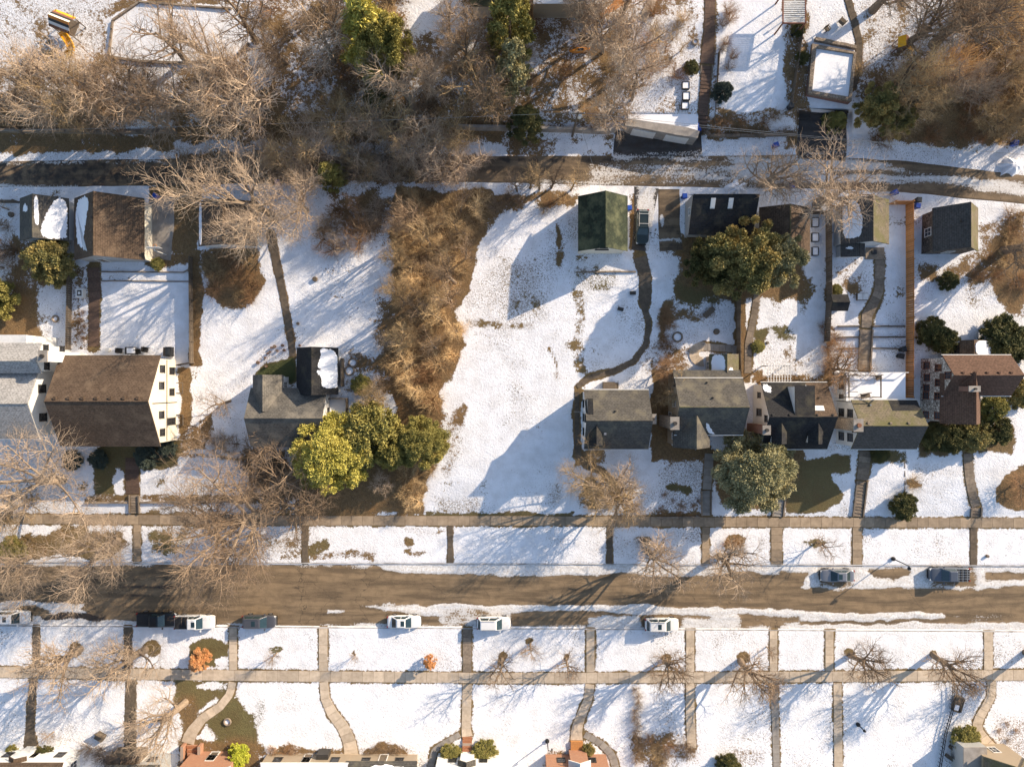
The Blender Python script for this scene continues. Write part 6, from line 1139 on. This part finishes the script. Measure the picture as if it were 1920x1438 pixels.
CFG = {
 'vase': dict(n=[1, 8, 7, 6, 5], seg=[5, 6, 5, 3, 2], sides=[9, 6, 4, 3, 3], wob=[.07, .13, .2, .25, .3], up=[.12, .10, .07, .04, .02], taper=[.45, .75, .8, .75, .6], t0=[.38, .28, .15, .15, 0], ang=[0, .62, .8, .75, .7], len=[5.2, 5.6, 2.6, 1.3, .75], r=[.42, .17, .066, .030, .017], split=1),
 'elm': dict(n=[1, 9, 9, 8, 5], seg=[5, 7, 5, 3, 2], sides=[9, 6, 4, 3, 3], wob=[.07, .12, .2, .25, .3], up=[.12, .08, .05, .03, .01], taper=[.45, .8, .85, .8, .6], t0=[.34, .25, .12, .12, 0], ang=[0, .72, .75, .75, .7], len=[5.2, 6.0, 2.6, 1.3, .8], r=[.30, .115, .042, .021, .0135], split=1),
 'round': dict(n=[1, 10, 8, 6, 4], seg=[6, 5, 4, 3, 2], sides=[8, 5, 4, 3, 3], wob=[.08, .15, .22, .3, .35], up=[.12, .06, .05, .03, 0], taper=[.6, .75, .8, .75, .6], t0=[.3, .2, .15, .1, 0], ang=[0, .95, .8, .8, .8], len=[6.5, 3.8, 2.0, 1.1, .65], r=[.24, .11, .052, .028, .018], split=1),
 'slim': dict(n=[1, 10, 8, 6], seg=[6, 5, 3, 2], sides=[7, 4, 3, 3], wob=[.05, .14, .25, .3], up=[.12, .10, .05, .02], taper=[.75, .8, .8, .7], t0=[.25, .15, .1, 0], ang=[0, .75, .8, .8], len=[5.0, 2.3, 1.1, .6], r=[.16, .055, .024, .015], split=0),
 'shrub': dict(n=[1, 18, 7, 4], seg=[1, 4, 3, 2], sides=[5, 4, 3, 3], wob=[.05, .18, .3, .35], up=[.1, .06, .03, .0], taper=[.3, .75, .8, .7], t0=[.0, .2, .1, 0], ang=[0, .75, .7, .7], len=[.35, 2.0, .95, .5], r=[.09, .03, .02, .016], split=0)}
def gen(kind, seed):
    rr = random.Random(seed); t, c = MB(), MB(); cfg = CFG[kind]
    grow(t, c, rr, Vector((0, 0, -.35)), Vector((rr.uniform(-.06, .06), rr.uniform(-.06, .06), 1)).normalized(), cfg['len'][0], cfg['r'][0], 0, cfg)
    if kind == 'shrub': t.v, t.f, c.v, c.f = t.v+c.v, t.f+[tuple(i+len(t.v) for i in f) for f in c.f], [], []
    mt = t.mesh(kind+'_trunk'); mc = c.mesh(kind+'_crown') if c.v else None
    allv = np.array((c.v or t.v)); H = allv[:, 2].max(); Rr = np.percentile(np.hypot(allv[:, 0], allv[:, 1]), 96)
    for m_ in (mt, mc):
        if m_: m_.materials.append(M['bark'])
    return mt, mc, H, Rr
BARE = {k: [gen(k, s) for s in range(10+i*20, 10+i*20+n)] for i, (k, n) in enumerate((('elm', 2), ('vase', 3), ('round', 3), ('slim', 2), ('shrub', 4)))}
def setm(o, m):
    o.material_slots[0].link = 'OBJECT'; o.material_slots[0].material = M[m]
CNT = [0]
def bare(kind, px, py, H, Rr, label, group=None, mats=('bark', 'twig'), rz=None, lean=(0, 0), name=None, cat=None):
    CNT[0] += 1; rz_ = CNT[0]*1.91 if rz is None else rz; mt, mc, h0, r0 = BARE[kind][CNT[0] % len(BARE[kind])]
    if kind == 'shrub':
        o = bpy.data.objects.new(name or 'bare_shrub', mt); COL.objects.link(o); setm(o, mats[1]); tag(o, label, cat or 'shrub', group)
    else:
        o = thing(name or 'bare_tree', label, cat or 'tree', (0, 0, 0), group, local=True)
        for nm, me, m in (('trunk', mt, mats[0]), ('crown', mc, mats[1])):
            c = bpy.data.objects.new(nm, me); COL.objects.link(c); c.parent = o; setm(c, m)
    o.location = g(px, py); o.rotation_euler = (lean[1], lean[0], rz_); o.scale = (Rr/r0, Rr/r0, H/h0); return o
def gen_ever(kind, seed, n=9000, leaf=.17):
    """unit evergreen: radius 1, height 1; leaf given in units of the radius"""
    rs = np.random.RandomState(seed); nl = {'dome': 120, 'column': 80, 'cone': 110, 'pine': 95}[kind]; lob = []
    for i in range(nl):
        a = i*2.39996+rs.uniform(-.5, .5)
        if kind == 'dome': z = rs.uniform(.12, 1); rad = math.sqrt(max(0, 1-((z-.38)/.62)**2)) if z > .38 else .86+.14*(z/.38)
        elif kind == 'cone': z = rs.beta(1.1, 1.7); rad = (1-z)**.85*1.0+.05
        elif kind == 'column': z = rs.uniform(.05, 1); rad = (1-z**3)*.9+.08
        else: z = rs.uniform(.2, 1); rad = (math.sqrt(max(0, 1-((z-.5)/.52)**2)) if z > .5 else .8+.2*(z-.2)/.3)
        k = rs.uniform(.62, 1.04) if kind != 'pine' else rs.uniform(.30, 1.12)
        lob.append((rad*k*math.cos(a), rad*k*math.sin(a), z, rs.uniform(.09, .22) if kind != 'pine' else rs.uniform(.10, .20)))
    lob = np.array(lob); wgt = lob[:, 3]**2; pick = rs.choice(nl, n, p=wgt/wgt.sum()); L = lob[pick]
    off = rs.normal(size=(n, 3)); off /= np.linalg.norm(off, axis=1)[:, None]+1e-9; dirn = off.copy(); off *= (rs.rand(n, 1)**.55)*L[:, 3:4]
    asp = .5 if kind in ('dome', 'pine') else .22
    C = np.stack([L[:, 0]+off[:, 0], L[:, 1]+off[:, 1], L[:, 2]+off[:, 2]*asp], 1)
    inner = rs.rand(n) < .18; C[inner, :2] *= rs.uniform(.2, .8, (inner.sum(), 1))
    out = np.stack([C[:, 0], C[:, 1], C[:, 2]*.5+.15], 1); out /= np.linalg.norm(out, axis=1)[:, None]+1e-9
    u = dirn*.5+out*.35+rs.normal(size=(n, 3))*.6; u /= np.linalg.norm(u, axis=1)[:, None]
    w = np.cross(u, rs.normal(size=(n, 3))); w /= np.linalg.norm(w, axis=1)[:, None]; nrm = np.cross(u, w)
    s = (leaf*rs.uniform(.5, 1.3, n))[:, None]; sz = np.array([1, 1, asp*1.3])
    V = np.stack([C-u*s*.5*sz, C-w*s*.2*sz, C+u*s*.6*sz, C+w*s*.2*sz+nrm*s*.06*sz], 1).reshape(-1, 3)
    F = np.arange(n*4).reshape(n, 4); me = bpy.data.meshes.new(kind+'_foliage'); me.from_pydata(V.tolist(), [], F.tolist()); me.update(); me.materials.append(M['f_olive'])
    mb = MB(); mb.tube([(0, 0, -.08), (0, 0, .3), (.02, 0, .85)], [.06, .05, .012], 8)
    for i in range(14):
        a = i*2.4; z = .2+.6*i/14; q = .55*(1-z*.6); mb.tube([(0, 0, z), (q*math.cos(a), q*math.sin(a), z+.05)], [.02, .006], 4)
    mt = mb.mesh(kind+'_trunk'); mt.materials.append(M['bark2']); return mt, me
EV = {'dome': [gen_ever('dome', 1, 60000, .062), gen_ever('dome', 2, 22000, .11)], 'cone': [gen_ever('cone', 3, 22000, .12)], 'column': [gen_ever('column', 4, 16000, .15)], 'pine': [gen_ever('pine', 5, 55000, .07)]}
def ever(kind, px, py, H, Rr, label, mat, group=None, var=0, name='evergreen_tree', cat='tree', lean=(0, 0)):
    CNT[0] += 1; mt, me = EV[kind][var]; o = thing(name, label, cat, (0, 0, 0), group, local=True)
    for nm, m, mm in (('trunk', mt, 'bark2'), ('crown', me, mat)):
        c = bpy.data.objects.new(nm, m); COL.objects.link(c); c.parent = o; setm(c, mm)
    o.location = g(px, py); o.rotation_euler = (lean[1], lean[0], CNT[0]*1.3); o.scale = (Rr, Rr, H); return o
# evergreens (base position, height, radius)
ever('dome', 635, 847, 8.0, 5.0, 'big yellow-green evergreen in front of the low grey-roofed house', 'f_yellow'); ever('dome', 702, 812, 6.5, 4.3, 'olive evergreen directly right of the big yellow-green one', 'f_olive', var=1); ever('dome', 795, 826, 5.5, 3.4, 'olive-yellow evergreen at the edge of the vacant lot snow', 'f_olive')
ever('dome', 745, 840, 5.0, 2.6, 'smaller olive evergreen squeezed between the two larger ones', 'f_olive', var=1)
ever('pine', 1372, 500, 8.5, 5.0, 'large spreading pine hiding the skylight garage', 'f_pine'); ever('pine', 1432, 500, 7.5, 3.6, 'lower pine limb crown at the right of the large pine', 'f_sage'); ever('pine', 1318, 500, 6.0, 3.2, 'dark brownish pine at the left of the large pine', 'f_dark')
ever('dome', 1396, 876, 7.5, 5.3, 'round sage-green evergreen in front of the tan house', 'f_sage')
ever('cone', 708, 98, 13, 4.2, 'yellow-green conifer at the top of the woodland', 'f_yellow'); ever('pine', 745, 145, 12, 3.4, 'grey-green thin conifer right below the yellow-green conifer', 'f_olive'); ever('cone', 712, 205, 7, 2.2, 'dark green conifer low in the woodland shadow', 'f_dark')
ever('column', 956, 95, 13, 3.0, 'tall yellow-green column conifer at the top edge of the woodland', 'f_olive'); ever('column', 962, 165, 12, 2.4, 'bluish column conifer below the yellow-green column', 'f_sage'); ever('cone', 985, 235, 5, 2.6, 'low dark juniper at the foot of the column conifers', 'f_dark')
ever('cone', 625, 335, 7.5, 2.0, 'small yellow-green cedar standing on the alley verge', 'f_olive', lean=(0, .1))
ever('dome', 112, 494, 4.5, 3.1, 'dark olive round evergreen below the grey-roofed garage', 'f_pine', var=1); ever('dome', 5, 562, 5, 2.8, 'yellow-olive evergreen cut by the left edge', 'f_olive', var=1)
ever('pine', 1622, 222, 6, 2.8, 'loose green pine beside the shaded driveway', 'f_pine'); ever('pine', 1660, 240, 5, 2.2, 'second loose green pine right of the shaded driveway', 'f_pine'); ever('cone', 1560, 232, 3, 1.6, 'small green shrub conifer on the shaded driveway edge', 'f_olive')
ever('dome', 1735, 622, 2.6, 1.9, 'left dark yew clump beside the cedar fence', 'f_dark', var=1, name='evergreen_shrub', cat='shrub'); ever('dome', 1762, 640, 2.4, 1.8, 'right dark yew clump beside the cedar fence', 'f_dark', var=1, name='evergreen_shrub', cat='shrub'); ever('dome', 1868, 640, 3.2, 3.2, 'broad dark evergreen mass right of the snow-capped shed', 'f_dark', var=1); ever('dome', 1908, 650, 2.8, 2.4, 'dark evergreen at the right edge behind the stone house', 'f_dark', var=1)
ever('dome', 1772, 528, 1.6, 1.3, 'small green yew on the slope below the dark stone garage', 'f_dark', var=1, name='evergreen_shrub', cat='shrub')
for px, py, H, r, m, l in ((1745, 820, 2.0, 1.9, 'f_dark', 'leftmost dark hedge shrub in front of the stone house'), (1778, 822, 2.2, 2.0, 'f_dark', 'second hedge shrub in front of the stone house'), (1818, 815, 2.6, 2.3, 'f_pine', 'olive hedge shrub at the foot of the front walk, stone house'), (1860, 806, 2.4, 2.0, 'f_dark', 'dark hedge shrub right of the olive one, stone house'), (1851, 762, 2.4, 1.9, 'f_olive', 'olive shrub tucked beside the front wing of the stone house'), (1903, 738, 2.6, 2.0, 'f_pine', 'shrub at the right edge beside the stone house'), (1688, 948, 2.0, 1.9, 'f_dark', 'dark round yew on the front lawn by the sidewalk'), (1647, 850, 1.1, 1.3, 'f_dark', 'low dark shrub under the front wall of the mossy-roofed house'),
  (1295, 130, 1.0, 1.0, 'f_dark', 'small round dark bush above the planters by the stairs'), (1350, 178, 2.2, 1.3, 'f_blue', 'blue spruce beside the stone stairs'), (1566, 545, .9, .8, 'f_olive', 'small yellow-green bush above the dark shed'), (1494, 60, 1.2, .9, 'f_dark', 'upper dark round bush along the fence by the pergola'), (1502, 112, 1.2, .9, 'f_dark', 'lower dark round bush along the fence by the pergola'),
  (452, 1408, 2.4, 1.5, 'f_bright', 'bright lime-green shrub beside the brick house, bottom'), (438, 1430, 2.4, 1.5, 'f_bright', 'second lime-green shrub just below the first, bottom'), (846, 1412, 1.2, 1.6, 'f_olive', 'round green shrub left of the brick steps'), (908, 1408, 1.3, 1.8, 'f_olive', 'round green shrub right of the brick steps'), (1103, 1403, 1.0, .9, 'f_pine', 'feathery green shrub right of the wooden landing'), (1362, 1430, 1.6, 1.7, 'f_dark', 'dark green shrub at the bottom edge beside a walk'), (1804, 1382, 1.6, 2.0, 'f_olive', 'spreading green juniper beside the grey roof terrace'), (88, 1412, 1.3, 1.4, 'f_dark', 'dark shrub by the white porch, bottom left'), (25, 1405, .9, .8, 'f_olive', 'small olive shrub left of the white porch, bottom left'), (298, 496, .8, .9, 'f_olive', 'small green bush behind the concrete pad'),
  (140, 862, 1.2, 1.4, 'f_blue', 'first blue-green bush from the left under the brown-roofed house'), (188, 860, 1.2, 1.3, 'f_blue', 'second blue-green bush under the brown-roofed house'), (278, 856, 1.4, 1.6, 'f_blue', 'blue-green bush right of the front walk under the brown-roofed house'), (318, 842, 1.3, 1.2, 'f_blue', 'blue-green bush at the corner of the brown-roofed house'), (680, 722, 1.5, 1.4, 'f_olive', 'low green-brown bush right of the small deck'), (1420, 650, .6, .9, 'f_olive', 'low yellow-green ground shrub by the stepping stones'), (28, 1030, 1.6, 2.0, 'f_olive', 'yellow-green shrub on the left boulevard')):
    ever('dome', px, py, H, r, l, m, var=1, name='evergreen_shrub', cat='shrub')
for px, py, H, r, l in ((380, 1232, 2.6, 1.5, 'young tree with dry orange leaves on the lower-left boulevard'), (808, 1236, 2.6, .9, 'slender young tree with dry orange leaves on the lower boulevard')):
    ever('column', px, py, H, r, l, 'f_dry', name='young_tree')
# individually told bare trees
PALE = ('bark', 'twig'); DARK = ('bark2', 'twig2'); RUST = ('bark2', 'twig3'); STRAW = ('bark', 'twig4'); GOLD = ('bark', 'twig5')
bare('elm', 512, 405, 19, 9.0, 'large pale bare tree spreading over the alley above the shovelled path'); bare('elm', 575, 395, 11, 6.0, 'bare tree right of the large one by the alley cedar')
bare('elm', 118, 900, 14, 9.5, 'huge pale bare tree in the front yard at the left edge'); bare('round', 62, 935, 9, 5.0, 'finer bare tree below the huge one at the left edge', mats=STRAW); bare('elm', 222, 1012, 13, 7.0, 'bare boulevard tree leaning left over the street, left of the first kerb walk'); bare('elm', 55, 1045, 11, 6.5, 'bare tree overhanging the street at the left edge')
bare('elm', 505, 958, 16, 10.5, 'large grey bare tree spreading over the sidewalk below the low house', mats=('bark', 'twig2')); bare('round', 575, 925, 10, 5.5, 'dense brown bare tree beside the big yellow-green evergreen', mats=DARK); bare('elm', 420, 985, 14, 9.0, 'bare boulevard tree reaching over the street left of the large grey one', mats=('bark', 'twig2'))
bare('slim', 510, 832, 5, 3.0, 'dark purple-brown shrubby tree in front of the low house', mats=DARK); bare('slim', 432, 752, 6, 2.6, 'small bare tree between the brown-roofed house and the low house', mats=DARK, lean=(.25, .1))
bare('round', 716, 900, 3.0, 2.0, 'pale silvery round shrub-tree between evergreens and sidewalk', mats=('bark', 'twig')); bare('round', 718, 745, 6, 3.0, 'straw-coloured bare tree above the olive evergreens', mats=STRAW)
bare('elm', 1108, 903, 10, 5.5, 'straw-coloured bare tree at the lower right corner of the lot', mats=STRAW); bare('round', 1150, 905, 8.5, 5.0, 'dense bare tree in front of the white house beside the lot', mats=PALE); bare('round', 1165, 935, 8, 5.0, 'bare tree with drooping straw twigs over the sidewalk, right of the lot', mats=STRAW)
bare('vase', 1214, 1034, 11, 4.5, 'bare boulevard tree with crown fanned over the street, right of the lot', mats=('bark2', 'twig')); bare('vase', 1348, 1043, 11, 4.5, 'bare boulevard tree beside the orange-leaved bare patch', mats=('bark2', 'twig')); bare('slim', 1531, 1016, 4.5, 2.2, 'thin young bare tree on the upper boulevard left of the silver sedan', mats=DARK)
bare('vase', 150, 1216, 11, 5.0, 'bare tree leaning left across the lower sidewalk, first on the lower boulevard'); bare('vase', 272, 1218, 11, 5.0, 'second bare tree on the lower boulevard from the left'); bare('vase', 348, 1316, 12, 5.0, 'pale multi-stemmed bare tree on the lower-left lawn', mats=('bark', 'twig'))
for px, py, H, r, l in ((519, 1224, 4, 1.4, 'thin sapling on the lower boulevard between grey hatchback and white sedan'), (667, 1226, 3, .9, 'tiny sapling left of the white sedan, lower boulevard'), (941, 1234, 6.5, 3.0, 'bare tree with round crown below the plain white estate car'), (995, 1206, 5, 2.0, 'thin young tree right of the plain white estate car'), (1062, 1235, 6, 2.6, 'slender bare tree left of the sixth kerb walk, lower boulevard'), (1247, 1236, 9, 4.0, 'bare tree below the rightmost white SUV'), (1388, 1238, 9, 4.4, 'bare tree between the seventh and eighth lower kerb walks'), (1437, 1212, 4, 1.2, 'thin sapling beside the eighth lower kerb walk'), (1595, 1228, 9, 4.2, 'bare tree right of the ninth lower kerb walk'), (1749, 1227, 9, 4.2, 'bare tree left of the tenth lower kerb walk'), (1922, 1222, 9, 4.0, 'bare tree at the right edge of the lower boulevard'), (100, 1372, 3, 1.4, 'tiny bare tree on the lower-left lawn')):
    bare('vase' if H > 8 else 'slim', px, py, H, r, l, mats=('bark2', 'twig2') if H > 8 else ('bark', 'twig2'))
bare('round', 1553, 692, 6.5, 4.0, 'reddish twiggy tree behind the mossy-roofed house', mats=RUST); bare('round', 1258, 740, 6.5, 3.6, 'tree with russet twigs left of the tan house', mats=('bark2', 'twig4')); bare('round', 1240, 690, 4.5, 3.0, 'smaller russet tree above the tan house chimney', mats=RUST)
bare('vase', 1532, 384, 12, 6.5, 'bare tree beside the alley above the raised beds', mats=PALE); bare('vase', 1430, 345, 10, 5.0, 'bare tree on the alley above the skylight garage', mats=PALE); bare('vase', 1688, 92, 12, 5.5, 'bare tree over the small play set, upper right', mats=DARK); bare('vase', 1750, 85, 14, 7.0, 'tall bare tree at upper right casting long shadows', mats=DARK); bare('vase', 1636, 20, 12, 5.0, 'bare tree at the top edge near the garden chairs', mats=DARK)
bare('vase', 1880, 470, 13, 6.0, 'bare tree on the leafy slope at the right edge', mats=DARK); bare('round', 1905, 905, 2.6, 3.0, 'wide brown leafless bush at the right edge of the front lawns', mats=RUST); bare('shrub', 1710, 905, 1.6, 1.6, 'straw-brown twiggy shrub on the front lawn above the yew', mats=STRAW); bare('shrub', 1372, 1018, 1.6, 1.8, 'orange-brown twiggy shrub on the boulevard', mats=RUST); bare('shrub', 1205, 1018, 2.0, 1.6, 'dark twiggy bush on the boulevard right of the lot', mats=DARK)
bare('slim', 352, 118, 11, 5.5, 'dark-limbed bare tree over the upper-left snowy lawn', mats=DARK); bare('vase', 285, 185, 12, 6.0, 'bare tree below the upper-left snowy lawn', mats=DARK); bare('vase', 172, 222, 13, 6.5, 'huge pale leaning tree at the left of the woodland', mats=PALE); bare('vase', 48, 215, 13, 6.5, 'pale tree with fine twigs in the upper-left corner', mats=PALE); bare('vase', 495, 205, 14, 6.5, 'bare tree with visible trunk in the left woodland', mats=PALE); bare('slim', 482, 80, 11, 5.0, 'dark bare tree right of the upper-left snowy lawn', mats=DARK)
bare('vase', 775, 205, 13, 5.5, 'pale grey tree leaning in the middle woodland', mats=PALE, lean=(-.12, .1))
for i in range(11):
    bare('shrub', 1194+random.uniform(-3, 3), 1292+i*13, 1.4, .95, 'leafless brown bush in the straight lower hedge, '+['nearest the sidewalk', 'second from the sidewalk', 'third from the sidewalk', 'fourth from the sidewalk', 'fifth from the sidewalk', 'sixth from the sidewalk', 'seventh from the sidewalk', 'eighth from the sidewalk', 'ninth from the sidewalk', 'tenth from the sidewalk', 'eleventh from the sidewalk'][i], 'bushes of the straight brown hedge', DARK, name='hedge_bush')
# woodland and thickets, trees one cannot tell apart
def ordinal(i): return ('first' if i == 1 else 'second' if i == 2 else 'third' if i == 3 else '%d%s' % (i, 'th' if 10 <= i % 100 <= 20 else {1: 'st', 2: 'nd', 3: 'rd'}.get(i % 10, 'th')))
def scatter(n, poly, kinds, hr, rr_, label, group, matsl, seed, mind=18, avoid=()):
    rs = random.Random(seed); xs = [p[0] for p in poly]; ys = [p[1] for p in poly]; done = []; objs = []; tries = 0
    while len(done) < n and tries < 6000:
        tries += 1; x, y = rs.uniform(min(xs), max(xs)), rs.uniform(min(ys), max(ys))
        if float(sdf_poly(np.array([x]), np.array([y]), poly)[0]) < 0: continue
        if any(float(sdf_poly(np.array([x]), np.array([y]), a)[0]) > -6 for a in avoid) or any((x-a)**2+(y-b)**2 < mind**2 for a, b in done): continue
        done.append((x, y)); k = rs.choice(kinds); h = rs.uniform(*hr); r = rs.uniform(*rr_); objs.append(bare(k, x, y, h, r, label, group, rs.choice(matsl), lean=(rs.uniform(-.1, .1), rs.uniform(-.1, .1))))
    if n <= 12 or kinds != ['shrub']:
        objs.sort(key=lambda o: pxof(o.location.x, o.location.y, o.location.z+2)[0])
        for i, o in enumerate(objs): o['label'] = label+', '+ordinal(i+1)+' from the left'
WOOD = [(150, 115), (330, 125), (475, 100), (500, -40), (770, -40), (800, 60), (860, 60), (900, -40), (1180, -40), (1205, 130), (1195, 215), (1150, 238), (940, 236), (330, 236), (150, 225)]
scatter(29, WOOD, ['round', 'round', 'vase', 'slim'], (9, 15), (3.0, 5.0), 'bare tree among many in the woodland above the alley', 'woodland trees above the alley', [PALE, PALE, STRAW, DARK, ('bark', 'twig')], 11, 30, [ell(715, 120, 40, 60), ell(958, 130, 24, 90), ell(240, 160, 70, 30)])
scatter(46, WOOD, ['shrub'], (2.0, 3.6), (1.5, 2.6), 'leafless brown brush in the woodland above the alley', 'woodland brush above the alley', [GOLD, STRAW, RUST, DARK, PALE], 12, 18)
scatter(20, rect(330, 290, 930, 345), ['round', 'shrub', 'shrub', 'slim'], (3, 7), (2.0, 3.6), 'bare brush crowding over the alley left of the vacant lot', 'brush over the alley', [PALE, STRAW, DARK], 13, 20, [ell(640, 330, 20, 20)])
scatter(9, rect(560, 262, 935, 345), ['round', 'vase'], (7, 10), (3.6, 5.0), 'pale spreading bare tree overhanging the alley left of the lot', 'pale trees overhanging the alley', [PALE, PALE, STRAW], 43, 34, [ell(640, 330, 22, 22)])
scatter(7, rect(10, 205, 330, 262), ['vase', 'slim'], (8, 12), (3.0, 4.5), 'bare tree on the bank above the alley at the left', 'trees on the left alley bank', [PALE, DARK], 44, 30)
STRIP = [(750, 372), (905, 372), (900, 430), (880, 500), (855, 590), (862, 640), (845, 690), (815, 735), (815, 760), (750, 760)]
scatter(22, STRIP, ['round', 'slim', 'shrub'], (2.5, 5.5), (1.6, 2.4), 'straw-brown bare tree in the wooded strip of the vacant lot', 'trees in the wooded strip of the lot', [GOLD, GOLD, STRAW, ('bark2', 'twig5')], 14, 17)
scatter(15, STRIP, ['slim', 'slim', 'vase'], (10, 15), (1.6, 2.6), 'tall slender bare tree rising from the wooded strip', 'tall trees in the wooded strip of the lot', [('bark2', 'twig2'), ('bark2', 'twig4')], 41, 24)
scatter(5, rect(960, 352, 1075, 368), ['slim', 'vase'], (6, 9), (1.6, 2.6), 'slender bare tree on the alley edge above the vacant lot', 'trees on the alley edge above the lot', [DARK, ('bark2', 'twig4')], 42, 16)
scatter(55, STRIP, ['shrub'], (1.5, 3.0), (1.3, 2.2), 'straw-brown brush in the wooded strip of the vacant lot', 'brush in the wooded strip of the lot', [GOLD, GOLD, STRAW, GOLD, RUST], 15, 10)
scatter(6, rect(925, 372, 1060, 392), ['shrub'], (1.2, 2.2), (1.0, 1.8), 'brown brush along the top edge of the vacant lot', 'brush along the top edge of the lot', [STRAW, RUST, DARK], 16, 12)
scatter(14, rect(600, 385, 745, 470), ['shrub', 'slim', 'shrub'], (2, 5), (1.5, 2.8), 'bare brush at the top of the left snowy yard', 'brush at the top of the left yard', [PALE, DARK, RUST], 17, 20)
scatter(6, rect(715, 480, 750, 730), ['shrub', 'slim'], (2.5, 5), (1.4, 2.2), 'bare shrub leaning over the left yard from the wooded strip', 'shrubs beside the wooded strip', [STRAW, PALE], 18, 22)
scatter(10, rect(395, 475, 480, 565), ['shrub'], (1.5, 2.6), (1.4, 2.2), 'russet shrub in the thicket below the white-gabled garage', 'thicket below the white-gabled garage', [RUST, STRAW], 19, 18)
scatter(34, [(1640, 175), (1700, 140), (1800, 100), (1810, -30), (1960, -30), (1960, 262), (1640, 262)], ['round', 'round', 'shrub', 'vase'], (4, 10), (2.6, 4.6), 'brown bare tree in the woodland at upper right', 'woodland trees at upper right', [GOLD, PALE, ('bark2', 'twig4')], 20, 22)
scatter(26, [(1600, 120), (1700, 120), (1800, 150), (1960, 120), (1960, 275), (1620, 270)], ['shrub'], (1.5, 3), (1.4, 2.4), 'brown brush in the woodland at upper right', 'woodland brush at upper right', [GOLD, RUST, STRAW], 21, 18)
scatter(12, rect(1205, 20, 1285, 150), ['shrub', 'slim'], (1.2, 3.5), (1.0, 2.0), 'straw brush on the slope left of the stone stairs', 'brush left of the stone stairs', [STRAW, RUST], 22, 16)
scatter(9, rect(1330, 212, 1475, 246), ['shrub'], (.9, 1.6), (1.0, 1.7), 'russet brush bank right of the dark driveway', 'brush bank right of the driveway', [RUST, DARK], 23, 16)
scatter(7, rect(1352, 20, 1372, 150), ['shrub'], (1.4, 2.6), (.9, 1.6), 'brown shrub along the left edge of the shaded snowy lawn', 'shrubs along the shaded lawn', [DARK, RUST], 24, 14)
scatter(9, rect(1235, 580, 1262, 690), ['shrub'], (.8, 1.6), (.9, 1.4), 'red-brown shrub in the bed left of the fire ring', 'red-brown bed left of the fire ring', [RUST], 25, 11)
scatter(12, [(1840, 410), (1930, 395), (1930, 590), (1870, 545), (1800, 520)], ['shrub'], (.9, 2.0), (1.0, 2.0), 'straw-brown brush on the slope at the right edge', 'brush on the right slope', [RUST, STRAW, DARK], 26, 16)
scatter(8, rect(0, 385, 40, 550), ['shrub', 'slim'], (1.5, 4), (1.2, 2.4), 'grey bare shrub at the left edge below the alley', 'shrubs at the left edge', [DARK, PALE], 27, 18)
scatter(8, rect(1545, 600, 1565, 700), ['shrub'], (1.0, 2.2), (1.0, 1.6), 'reddish shrub along the lower end of the grey fence', 'shrubs along the grey fence', [RUST], 28, 9)
scatter(7, rect(680, 1402, 765, 1424), ['shrub'], (.6, 1.0), (.6, 1.1), 'russet bedding shrub along the snowy-roofed house, bottom', 'bedding shrubs along the bottom houses', [RUST, DARK], 29, 10)
scatter(8, rect(500, 1402, 600, 1424), ['shrub'], (.6, 1.1), (.6, 1.1), 'russet bedding shrub before the flat snow-covered roof, bottom', 'bedding shrubs before the flat roof', [RUST, DARK], 30, 10)
scatter(8, rect(1215, 1375, 1300, 1436), ['shrub'], (1.0, 2.0), (1.0, 1.7), 'leafless shrub right of the straight brown hedge, bottom', 'shrubs right of the hedge', [RUST, STRAW, DARK], 31, 14)
scatter(7, rect(1868, 1350, 1915, 1436), ['shrub'], (.5, .9), (.5, .9), 'small russet shrub in the snowy bed at the bottom right', 'shrubs in the bottom right bed', [RUST, DARK], 32, 14)
scatter(5, rect(160, 1400, 220, 1432), ['shrub'], (1.2, 2.2), (1.1, 1.7), 'dark brown shrub by the porch deck, bottom left', 'shrubs by the porch deck', [DARK], 33, 14)
scatter(7, rect(1240, 925, 1312, 966), ['shrub'], (.4, .8), (.4, .8), 'small russet tuft in the snowy front garden of the tan house', 'tufts in the tan house garden', [RUST], 34, 14)
scatter(6, rect(365, 815, 450, 850), ['shrub', 'slim'], (1.5, 3.5), (1.4, 2.2), 'pale bare shrub right of the brown-roofed house', 'shrubs right of the brown-roofed house', [PALE, DARK], 35, 18)
scatter(9, rect(455, 845, 545, 955), ['shrub', 'slim'], (1.5, 4), (1.4, 2.6), 'dark bare brush below the low grey-roofed house', 'brush below the low house', [DARK], 36, 18)
scatter(5, rect(150, 580, 160, 640), ['shrub'], (.6, 1.0), (.5, .7), 'orange-brown clump in the planted bed by the brick path', 'clumps in the planted bed', [RUST], 37, 11)
scatter(12, [(755, 868), (812, 868), (800, 950), (755, 955)], ['shrub', 'slim'], (1.2, 3.0), (1.0, 1.8), 'golden brush below the evergreens at the lot edge', 'brush below the evergreens', [GOLD, STRAW], 45, 12)
